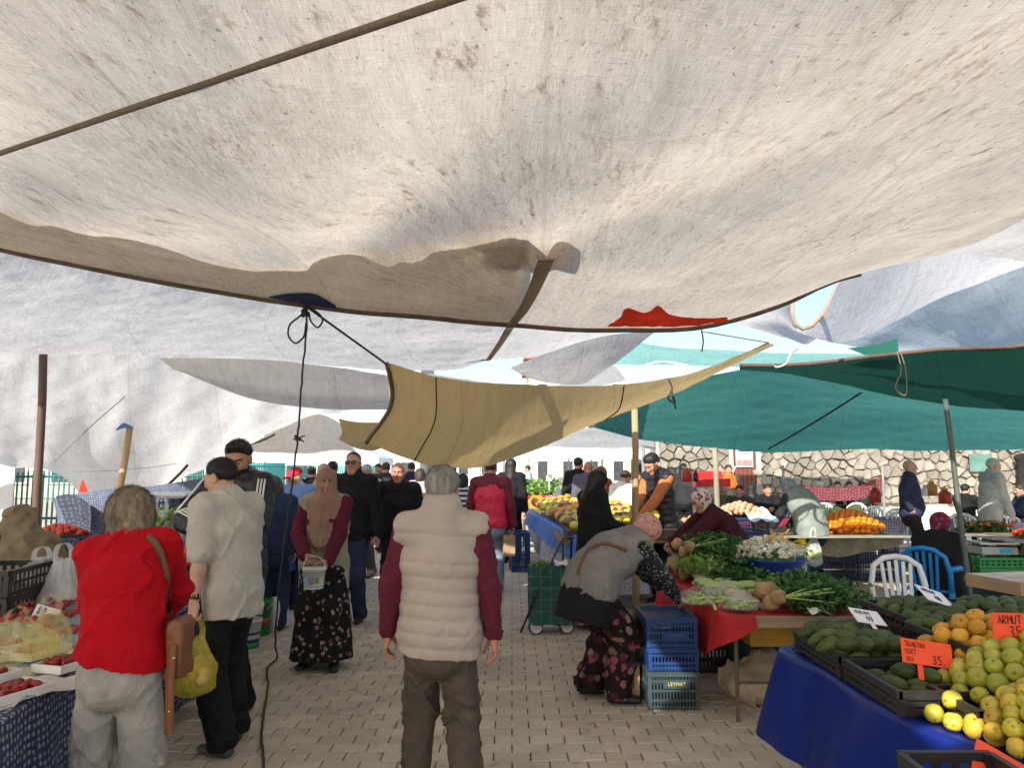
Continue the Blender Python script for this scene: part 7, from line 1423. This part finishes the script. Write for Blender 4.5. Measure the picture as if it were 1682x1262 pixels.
def ribbon(name, pts, w, t, m, parent, nrm=None):
    b = MB(); pts = [Vector(p) for p in pts]; n = len(pts); rows = []
    for i, p in enumerate(pts):
        d = (pts[min(i+1, n-1)]-pts[max(i-1, 0)]).normalized(); nn = Vector(nrm) if nrm is not None else Vector((0, -1, 0)); s = d.cross(nn).normalized(); rows.append([p+s*w/2, p-s*w/2, p-s*w/2+nn*t, p+s*w/2+nn*t])
    for r in rows: b.v += [tuple(v) for v in r]
    for i in range(n-1):
        for j in range(4): b.f.append((i*4+j, i*4+(j+1) % 4, i*4+4+(j+1) % 4, i*4+4+j)); b.m.append(0)
    return b.build(name, m, parent, True)
# --- man in the quilted vest, walking away
P1 = p = Person((-.35, 3.82), 4, h=1.67, build=1.0, hp=6, hy=-8, fr=(.14, -.12), fl=(-.12, .22), zr=.11, hr=(.27, -.03, .80), hl=(-.28, .07, .745), er=(.5, -.7, 0), el=(-.6, -.6, 0), skin=SK_C, curl=(.45, .55, .4))
p.body('grey-haired man seen from behind in a beige quilted vest over maroon sleeves')
p.hair(HS, 'short', .017, 4, 3800, .026)
p.top(maroon, 'sleeves', .011, .97, amp=.005, f=24, torso=False, seed=3, h=.009)
p.top(vest_m, 'quilted_vest', .034, hem=.12, arms=False, quilt=.066, qa=.009, amp=.0022, f=26, collar=.055, h=.0075, hemn=nz(v3(.10, 0, 1)), bl=1.03)
p.trousers(khaki_d, .018, 1.12, .006, 24, .009); p.shoes(shoe_br)
# --- woman in the red fleece, bending over the trays
P2 = p = Person((-1.635, 3.30), 6, h=1.57, lean=25, side=-7, build=.99, fem=1, hp=34, hy=24, pz=.985, py=-.03, fr=(.13, -.05), fl=(-.14, .02), hr=(.0, .44, .98), hl=(-.14, .36, .88), er=(1, -.15, -.5), el=(-1, -.25, -.3), skin=SK_B)
p.body('woman with ash brown bob in a bright red fleece bending over the strawberry trays')
p.hair(HASH, 'bob', .030, 8, 6500, .05)
p.top(fleece_red, 'fleece', .021, 1.0, hem=.02, amp=.007, f=20, collar=.05, h=.0085, seed=8, hemn=nz(v3(.16, .05, 1)))
p.trousers(pants_grey, .012, 1.38, .006, 22, .0095, seed=12); p.shoes(shoe_gr)
w = p.w; hb = empty('handbag', (0, 0, 0), 0, 'tan leather handbag with a long tail strap hanging at the side of the red fleece', 'handbag')
v = surf(lambda P: np.minimum(smax(smax(np.abs(P[0])-.022+.03*P[2], np.abs(P[1])-.055, .02), np.abs(P[2])-.110, .02)-.010, smax(smax(np.abs(P[0])-.028, np.abs(P[1])-.058, .015), np.abs(P[2]-.055)-.045, .015)-.008)+.0025*wr(P, 2, 30), (-.09, -.16, -.26), (.09, .16, .22), .009)
o = mk('body', v[0], v[1], leather, hb, True); c = at(296, 1062, 3.32); o.location = c
ribbon('tail', [c+Vector((0, -.07, .02)), c+Vector((.0, -.08, -.12)), c+Vector((.005, -.08, -.33))], .036, .006, leather, hb, (0, -1, 0)); MB().ball(tuple(c+Vector((.012, -.085, -.03))), .008, 6).ball(tuple(c+Vector((.005, -.09, -.24))), .007, 6).build('stud', M('brass', (.5, .4, .25), .3, metal=.9), hb, True)
tb = bvh_of([x for x in p.parts if x.name.startswith('fleece')][0]); sp = []
for (px, py) in ((243, 882), (254, 890), (263, 905), (269, 925), (274, 950), (277, 980), (279, 1005)):
    d = ray(px, py).normalized(); o_ = p.inv(Vector((0, 0, H))); a = math.radians(-p.face); dl = Vector((d.x*math.cos(a)-d.y*math.sin(a), d.x*math.sin(a)+d.y*math.cos(a), d.z)); h = tb.ray_cast(Vector(o_), dl, 20)
    sp.append(p.w(h[0]-dl*.012) if h[0] else at(px, py, 3.24))
ribbon('strap', sp+[c+Vector((-.02, -.04, .12))], .030, .006, strap_m, hb, (0, -1, 0))
# --- man in the stone T-shirt
P3 = p = Person((-1.70, 4.74), 58, h=1.74, lean=11, build=.84, hp=14, hy=18, fr=(.13, .10), fl=(-.10, -.08), hl=(-.27, .0, .84), hr=(.20, .34, 1.0), el=(-.35, -1, 0), skin=SK_B, curl=(1.0, 1.1, .8))
p.body('young man in an oversized stone T-shirt and black trousers, seen from behind', bare=True)
p.hair(HB, 'short', .012, 6, 1800, .018)
p.top(tee, 'tshirt', .030, .46, hem=.15, bl=.93, amp=.006, f=20, h=.0085, seed=5, armt=.028)
p.trousers(black_c, .018, 1.35, .006, 18, .010, seed=6); p.shoes(shoe_gr, 20, -10)
wd = nz(p.WL-p.EL); wc = p.WL-wd*.035; b = MB()
v = surf(lambda P: np.maximum(seg(P, wc-wd*.010, wc+wd*.010, .0315, .0315), -seg(P, wc-wd*.05, wc+wd*.05, .028, .028)) , wc-.06, wc+.06, .005); mk('watch', v[0], v[1], black_n, p.root, True)
hc = p.w(p.WL+wd*.10); yb = bag('plastic_bag', (hc.x+.04, hc.y-.05, hc.z-.42), .25, .34, bagy, 'yellow plastic bag of potatoes carried by the man in the stone T-shirt', .3, 23, lo=.55)
rg = random.Random(61); m_pota = fruit_m('potato_yellow', (.62, .46, .10), (.58, .42, .14), .6); me_pota = [blob('potato', m_pota, .034, None, 9, (1, 1.2, .9), .08, i) for i in range(2)]
scatter([(hc.x+.04+rg.gauss(0, .04), hc.y-.05+rg.gauss(0, .028), hc.z-.37+rg.random()*.16) for _ in range(30)], me_pota, 'yellow potato inside the carried yellow bag', 'potato', 'potatoes in the yellow bag', rg, 'any')
# --- man in the black jacket with white stripes
P4 = p = Person((-1.93, 5.45), 158, h=1.87, hp=22, hy=25, hr=(.06, .25, 1.24), hl=(-.06, .27, 1.22), er=(1, .0, -.2), el=(-1, .0, -.2), skin=SK_A)
p.body('bearded man in a black puffer jacket with white stripes along the sleeves')
p.hair(HB, 'quiff', .014, 7, 900, .02); p.hair(HB, 'beard', .0, 1)
p.top(black_n, 'puffer_jacket', .034, 1.0, hem=.12, amp=.004, quilt=.10, qa=.012, h=.0105, hood=1, seed=4); p.trousers(black_c); p.shoes()
p.top(cloth('collar_cream', (.5, .45, .36)), 'collar', .012, hem=.0, arms=False, amp=.001, collar=.05, h=.012) if False else None
for S, E, Wr, sg in ((p.SR, p.ER, p.WR, 1), (p.SL, p.EL, p.WL, -1)):
    for k in (-1, 0, 1):
        pts = []
        for a_, b_, n_ in ((S, E, 8), (E, Wr, 7)):
            ax = nz(b_-a_); up_ = nz(v3(0, 0, 1)-ax*ax[2]) if abs(ax[2]) < .9 else nz(v3(sg, 0, 0)-ax*ax[0]*sg); side_ = np.cross(ax, up_); out_ = nz(up_*.75+v3(sg, .0, 0)*.35-ax*(v3(sg, 0, 0)@ax)*.35+ v3(0, .35, 0))
            sd2 = np.cross(ax, out_)
            for i in range(n_): f = i/(n_-1)*.96+.02; r_ = (.112-.020*f) if a_ is S else (.094-.016*f); pts.append(tuple(a_+(b_-a_)*f+out_*r_*1.02+sd2*k*.021))
        MB().tube(pts, .0065, 6).build('stripe', M('stripe_white', (.72, .72, .72), .6, .05), p.root, True)
# --- woman in the tan hijab with the bucket
P7 = p = Person((-1.60, 6.62), 180, h=1.65, fem=1, build=1.06, hp=4, hy=16, fr=(.12, .02), fl=(-.12, .08), hr=(.10, .26, .945), hl=(-.10, .25, .905), er=(1, -.5, -.3), el=(-1, -.5, -.3), skin=SK_A, curl=(.9, 1.0, .7), dr=(-.5, .5, -.7), dl=(.4, .5, -.8))
p.body('woman in a tan hijab and dark flowered skirt holding a small white bucket'); p.scarf_long(scarf_b, .40, .26)
p.top(maroon, 'sweater', .016, 1.0, hem=.06, amp=.005, h=.010, seed=3); p.fem = 0; p.top(beige_v, 'long_vest', .030, hem=.24, arms=False, amp=.006, f=14, h=.010, seed=9); p.fem = 1
p.skirt(skirt_f, .085, .09, .010, 8); p.shoes(shoe_b, 12, -12)
hm = p.w((p.WR+p.WL)/2); bk = bucket((hm.x+.005, hm.y-.10, .695), .075, .090, .16, whm, 'small white yoghurt bucket with blue and green print held by the woman in the hijab', [(.10, .16, M('print_sky', (.18, .42, .55), .5, .2, 40))], M('lid_white', (.66, .66, .64), .4), handle=False)
for k in range(3): MB().box((0, 0, 0), (.034, .004, .06 if k == 1 else .045)).build('print', (M('print_sky', (.18, .42, .55)), M('print_violet', (.25, .2, .35), .5, .5, 60), M('print_leaf', (.16, .3, .05), .5))[k], bk).location = (-.044+.044*k, -.083 if k != 1 else -.0875, .072)
MB().tube([(.092*math.cos(t), -.02*math.sin(t), .15+.11*math.sin(t)) for t in [math.pi*i/10 for i in range(11)]], .0035, 5).build('handle', whm, bk, True)
# --- man with sunglasses
P8 = p = Person((-1.74, 8.42), 176, h=1.83, hp=2, hy=0, hl=(-.30, .02, .86), hr=(.30, .0, .86), det=.6, skin=SK_A)
p.body('tall man in sunglasses, black jacket and dark jeans walking towards the viewer'); p.hair(HB, 'thin', .006, 3); p.top(black_c, 'jacket', .022, 1.0, hem=.10, collar=.05); p.trousers(denim, .012, 1.2); p.shoes()
def glasses(p, m):
    b = MB()
    for sg in (-1, 1): b.box((sg*.031, .1015, .010), (.054, .007, .036)); b.tube([(sg*.058, .10, .016), (sg*.079, .02, .012), (sg*.082, -.01, .004)], .003, 4)
    b.box((0, .106, .018), (.014, .005, .006)); v, f = place((np.array(b.v), np.zeros((0, 4), int)), p.hd, p.hx, p.hf, p.hu, p.sc); mk('sunglasses', v, b.f, m, p.root, False)
glasses(p, M('lens_black', (.01, .01, .01), .15))
P9 = p = Person((xz(655, 8.9), 8.9), 180, h=1.72, build=1.05, hp=8, det=.6, skin=SK_C); p.body('balding man in plain black walking left of the grey-haired man'); p.hair(HB, 'fringe', .008, 5); p.top(black_c, 'jacket', .022, 1.0, hem=.12, collar=.03); p.trousers(black_c); p.shoes()
# --- man in the red tracksuit jacket
redj = M('track_red', (.62, .02, .06), .5, .12, 8, .2, 40); yoke = M('track_maroon', (.14, .008, .02), .6, .15); jean_l = M('denim_washed', (.16, .22, .28), .8, .45, 6, .2, 200)
P10 = p = Person((xz(806, 10.3), 10.3), -2, h=1.76, build=1.16, hp=14, hr=(.31, .04, .84), hl=(-.26, .26, 1.0), det=.8, skin=SK_A); p.body('man in a bright red tracksuit jacket and washed jeans walking away'); p.hair(HD, 'short', .010, 9)
p.top(redj, 'jacket_back', .024, 1.0, hem=.07, arms=False, amp=.006); p.top(yoke, 'sleeves', .026, 1.0, torso=False, amp=.005); v = surf(lambda P: smax(p.torso(P, .030), -(pl(P, p.upc, float(p.upp@p.upc)-.03)), .01)+.003*wr(P, 2, 20), *p.box([p.upp, p.nec, p.SR, p.SL], .12), .014); p.add('yoke', v, yoke); MB().tube([tuple(p.wai+v3(0, -.155, -.10)), tuple(p.wai+v3(0, -.152, .05)), tuple(p.che+v3(0, -.152, .0)), tuple(p.upp+v3(0, -.125, 0))], .004, 5).build('seam', black_c, p.root); p.trousers(jean_l, .016, 1.25); p.shoes()
# --- woman in the black veil
P13 = p = Person((.86, 8.2), -68, h=1.63, fem=1, build=1.12, hp=22, hy=-10, hr=(.12, .3, 1.0), hl=(-.12, .3, 1.0), det=.8, skin=SK_B); p.body('woman wrapped in a long black veil standing beside the wooden pole'); p.top(black_c, 'coat', .03, 1.0, hem=.12); p.skirt(black_c, .06, .12, .02, 7, .016, 'long_skirt'); p.hair(HB, 'long', .020, 3)
p.scarf_long(black_c, .42, .75, fold=.014, name='veil', h=.013)
# --- seller in the black puffer vest with orange sleeves
ors = cloth('sleeve_orange', (.48, .16, .06)); P14 = p = Person((xz(1086, 9.6), 9.6), 118, h=1.86, lean=8, hp=34, hy=10, hr=(.0, .48, 1.04), hl=(-.10, .46, 1.0), det=.8, skin=SK_A); p.body('tall seller in a black puffer vest with orange sleeves looking down'); p.hair(HB, 'short', .018, 11); p.top(ors, 'sleeves', .018, 1.0, torso=False); p.top(black_n, 'puffer_vest', .036, hem=.22, arms=False, quilt=.075, qa=.014, hood=1, h=.013); p.trousers(black_c); p.shoes()
# --- stall woman in maroon leaning over the table
P15 = p = Person((2.14, 7.75), 98, h=1.60, fem=1, build=1.15, lean=42, pz=.88, py=-.12, hp=26, hy=20, hr=(.05, .62, .84), hl=(-.12, .66, .82), er=(1, -.2, -.2), el=(-1, -.2, -.2), det=.9, skin=SK_A, curl=(.8, .8, .5)); p.body('stall woman in a maroon jacket and flowered white headscarf reaching over the red table'); p.hair(head_w, 'scarf', .018, 2); p.top(cloth('jacket_maroon', (.055, .010, .016)), 'jacket', .026, 1.0, hem=.12, amp=.006, collar=.03, h=.012); p.skirt(black_c, .08); p.shoes()
# --- bending woman in tweed
P16 = p = Person((.68, 5.72), -66, h=1.62, fem=1, build=1.14, lean=60, pz=.86, py=-.15, hp=52, hy=-10, fr=(.13, .02), fl=(-.14, -.06), hr=(.14, .58, .66), hl=(-.16, .60, .74), er=(.6, -.6, .3), el=(-.6, -.6, .3), det=1, skin=SK_A); p.body('bent woman in a grey tweed vest and dark flowered trousers at the red table'); p.hair(head_p, 'scarf', .020, 5)
p.top(dots, 'blouse', .020, 1.0, hem=.1, amp=.005, torso=False, h=.010); p.top(grey_tw, 'tweed_vest', .056, hem=.06, arms=False, amp=.0035, f=18, h=.0095); p.top(black_c, 'tunic', .046, hem=.26, topcut=p.pel+p.up0*.0, arms=False, amp=.003, h=.012, flare=.02); p.trousers(shalwar, .030, 1.5, .010, 18, .011); p.shoes(shoe_b, 30, 20)
tb = bvh_of([x for x in p.parts if x.name.startswith('tweed')][0]); sp = []
for (px, py) in ((948, 945), (952, 930), (958, 915), (968, 903), (980, 896), (995, 893), (1012, 898), (1030, 905)):
    d = ray(px, py).normalized(); o_ = p.inv(Vector((0, 0, H))); a = math.radians(-p.face); dl = Vector((d.x*math.cos(a)-d.y*math.sin(a), d.x*math.sin(a)+d.y*math.cos(a), d.z)); h = tb.ray_cast(Vector(o_), dl, 20)
    if h[0]: sp.append(p.w(h[0]-dl*.012))
if len(sp) > 2: o = ribbon('bag_strap', sp, .026, .006, strap_m, None, (0, -1, 0)); tag(o, 'brown strap slung across the back of the grey tweed vest', 'strap')
# --- woman bending in the grey green vest, teal trousers
teal_t = cloth('trousers_teal', (.012, .055, .075)); gv = cloth('vest_grey_green', (.22, .25, .225)); P17 = p = Person((4.02, 10.6), 24, h=1.68, fem=1, build=1.20, lean=38, pz=.88, py=-.14, hp=58, hr=(.12, .5, .7), hl=(-.14, .5, .75), det=.7, skin=SK_A); p.body('woman bending away in a grey green vest and teal trousers beside the orange table'); p.hair(cloth('scarf_grey_blue', (.22, .26, .27)), 'scarf', .018, 3); p.top(cloth('sleeve_charcoal', (.04, .04, .045)), 'sleeves', .02, 1.0, torso=False); p.top(gv, 'vest', .04, hem=.14, arms=False, amp=.006, f=12); p.trousers(teal_t, .045, 1.6); p.shoes()
# --- seated woman in black on the blue chair
P18 = p = Person((4.36, 7.95), -42, h=1.58, fem=1, build=1.24, lean=10, pz=.50, hp=20, hy=-25, fr=(.14, .48), fl=(-.14, .46), hr=(.16, .36, .62), hl=(-.16, .36, .62), det=.8, skin=SK_A); p.body('woman in black with a wine red headscarf seated on the blue chair, back turned'); p.hair(head_m, 'scarf', .022, 7); p.top(black_c, 'sweater', .034, 1.0, hem=.06, amp=.006); p.trousers(floral('skirt_black_dots', (.012, .012, .014), [(.3, .3, .3), (.2, .2, .22)], 30, thr=.3), .05, 1.5); p.shoes()
# --- man in the navy sweater, man in the grey jacket
P19 = p = Person((xz(1492, 12.6), 12.6), -118, h=1.77, build=1.16, hy=-5, hl=(-.26, -.02, 1.0), hr=(.26, .0, 1.0), el=(-1, -.6, 0), er=(1, -.6, 0), det=.7, skin=SK_B); p.body('bald elderly man in a navy sweater, hand on hip, standing behind the oranges'); p.hair(HG, 'fringe', .006, 4); p.top(navy_k, 'sweater', .022, 1.0, hem=.08, collar=.02); p.trousers(cloth('trousers_dark_brown', (.03, .018, .014)), .016, 1.2); p.shoes()
P20 = p = Person((xz(1622, 12.1), 12.1), -92, h=1.80, build=1.06, lean=6, hp=10, hl=(-.16, .24, .86), hr=(.16, .24, .86), det=.7, skin=SK_B); p.body('grey-haired man in a light grey suit jacket and brown trousers at the right'); p.hair(HG, 'short', .010, 6); p.top(cloth('suit_grey', (.42, .41, .41)), 'suit_jacket', .024, 1.0, hem=.18, flare=.02, collar=.03); p.trousers(cloth('trousers_brown', (.11, .075, .065)), .016, 1.2); p.shoes(shoe_br)
# --- crowd farther down the aisle and in the eating area
def crowd(px, Y, face, h, label, tm, bm, hair=('short', HB), det=.4, seat=False, lean=0, hp=8, hy=0, bld=1.0, fem=0, skin=SK_A, scarf=None, kw=None, topn='jacket'):
    k = dict(kw or {})
    if seat: k.update(pz=.50, fr=(.12, .46), fl=(-.12, .44), hr=(.16, .40, .80), hl=(-.16, .40, .80))
    p = Person((xz(px, Y), Y), face, h=h, lean=lean, hp=hp, hy=hy, build=bld, fem=fem, det=det, skin=skin, **k); p.body(label, 'people in the market crowd')
    if hair: p.hair(hair[1], hair[0], .012, int(px))
    if scarf: p.scarf_long(scarf, .3, .2)
    p.top(tm, topn, .022, 1.0, hem=.09, h=.018); p.trousers(bm, .014, 1.2, h=.024); p.shoes(); return p
col = lambda n, *c: cloth('cloth_'+n, c)
crowd(452, 8.0, 12, 1.60, 'woman with brown hair in a dark blue jacket bending at the left stall', col('dark_blue', .02, .035, .075), denim, ('bob', HD), .7, lean=18, hp=30, hy=30, fem=1, bld=1.1)
p = crowd(478, 9.2, -14, 1.70, 'person in a light blue shirt and red cap at the left stall', col('light_blue', .16, .25, .52), denim, ('cap', col('cap_red', .55, .03, .06)), .7, lean=24, hp=18, hy=150, bld=1.15); p.hair(HG, 'short', .006, 3)
crowd(512, 13.5, 10, 1.66, 'person in black just left of the tan hijab', black_c, black_c); crowd(531, 11.5, 0, 1.70, 'person in a beige headscarf behind the tan hijab', col('dark_brown', .05, .035, .03), black_c, None, scarf=col('beige', .48, .33, .22), fem=1); crowd(546, 12.2, 5, 1.75, 'dark-haired person right beside the beige headscarf', col('charcoal', .03, .03, .035), black_c, ('short', HB))
crowd(604, 11.8, 165, 1.70, 'grey-haired man in a white shirt right of the sunglasses man', col('white', .6, .58, .55), khaki_d, ('short', HG)); crowd(590, 16, 0, 1.68, 'distant shopper in white seen between the walking men', col('off_white', .5, .5, .46), denim); crowd(634, 15, 10, 1.74, 'distant shopper in dark grey under the khaki sheet', col('dark_grey', .035, .037, .04), black_c, ('short', HD)); crowd(622, 18, 170, 1.72, 'distant shopper with a red scarf', col('rust', .25, .06, .03), black_c, ('short', HB)); crowd(690, 14, 0, 1.62, 'distant shopper in pale clothes right of the man in black', col('pale', .5, .45, .42), black_c, ('bob', HD), fem=1); crowd(676, 17, 8, 1.75, 'distant shopper in navy behind the balding man', col('navy', .02, .025, .06), denim); crowd(716, 17.5, 0, 1.70, 'distant shopper with dark hair left of the striped shirt', col('plum', .06, .02, .04), black_c)
p = crowd(760, 12, 4, 1.55, 'person in a black and white striped shirt beyond the grey-haired man', striped('cloth_black_stripes', (.55, .56, .57), (.015, .015, .018), 13), col('grey_blue', .25, .28, .33), ('bob', HB), .6, fem=1, bld=1.1, topn='striped_shirt')
crowd(839, 13.4, -10, 1.80, 'person in black right of the red tracksuit jacket', black_c, black_c, ('long', HB), fem=1); crowd(745, 20, 0, 1.7, 'distant shopper in grey above the striped shirt', col('mid_grey', .18, .18, .18), black_c); crowd(868, 24, 90, 1.68, 'distant shopper in pale blue beyond the greens', col('pale_blue', .3, .4, .5), denim)
crowd(966, 13.6, -8, 1.76, 'bald man in a slate blue shirt seen from behind near the green crate', col('slate', .095, .095, .14), black_c, None, .6, skin=SK_C, bld=1.08); crowd(949, 14.4, -30, 1.83, 'tall man in black left of the bald man', black_c, black_c, ('short', HB)); crowd(986, 14.2, -40, 1.66, 'ginger-haired person in orange right of the bald man', col('burnt_orange', .35, .10, .03), black_c, ('bob', hair_m('hair_ginger', (.20, .06, .025))), fem=1)
p = crowd(1021, 11.8, -58, 1.62, 'young person in a white T-shirt left of the wooden pole', col('white_tee', .62, .62, .62), black_c, ('short', HD), .6, hp=32, topn='tshirt'); crowd(1048, 15.5, 170, 1.55, 'person in a teal top right of the wooden pole', col('teal_top', .02, .18, .24), black_c, ('short', HD))
crowd(1122, 17, -30, 1.72, 'woman with long black hair before the stone wall', col('black_grey', .03, .03, .032), black_c, ('long', HB), fem=1); p = crowd(1196, 16.8, 175, 1.70, 'man with an orange scarf standing left of the brown door', col('olive_dark', .05, .05, .04), black_c, ('short', HD)); p.top(col('orange_scarf', .6, .12, .02), 'scarf', .03, hem=-.30, arms=False, collar=.03, h=.018)
for px, Y, fc, lb, tm, hr in ((1188, 15.2, 20, 'seated diner in grey at the wine red table', col('grey_a', .13, .12, .12), ('short', HG)), (1214, 15.0, 150, 'seated diner in dark brown beside the wine red table', col('brown_a', .06, .05, .045), ('short', HB)), (1233, 15.8, -10, 'seated woman with long black hair at the wine red table', black_c, ('long', HB)), (1258, 15.6, 185, 'seated man in black facing the viewer beside the brown door', black_c, ('short', HB)), (1346, 18.2, 170, 'seated man in pale grey before the stone wall', col('grey_b', .3, .29, .28), ('short', HG)), (1374, 18.4, 160, 'seated man in black before the stone wall, left of his neighbour', black_c, ('short', HB)), (1392, 18.6, 190, 'seated man in dark clothes right of his neighbour by the wall', col('brown_b', .04, .03, .03), ('short', HD)), (1582, 15.8, -60, 'seated man in black left of the grey jacket', black_c, ('short', HB)), (1676, 15.4, 80, 'seated man in dark clothes at the right edge of the picture', col('navy_b', .025, .03, .05), ('short', HD)), (1414, 18.5, 175, 'seated diner at the end of the dark red cloth', col('grey_c', .2, .19, .19), ('short', HD))):
    crowd(px, Y, fc, 1.72, lb, tm, black_c, hr, .4, seat=True)
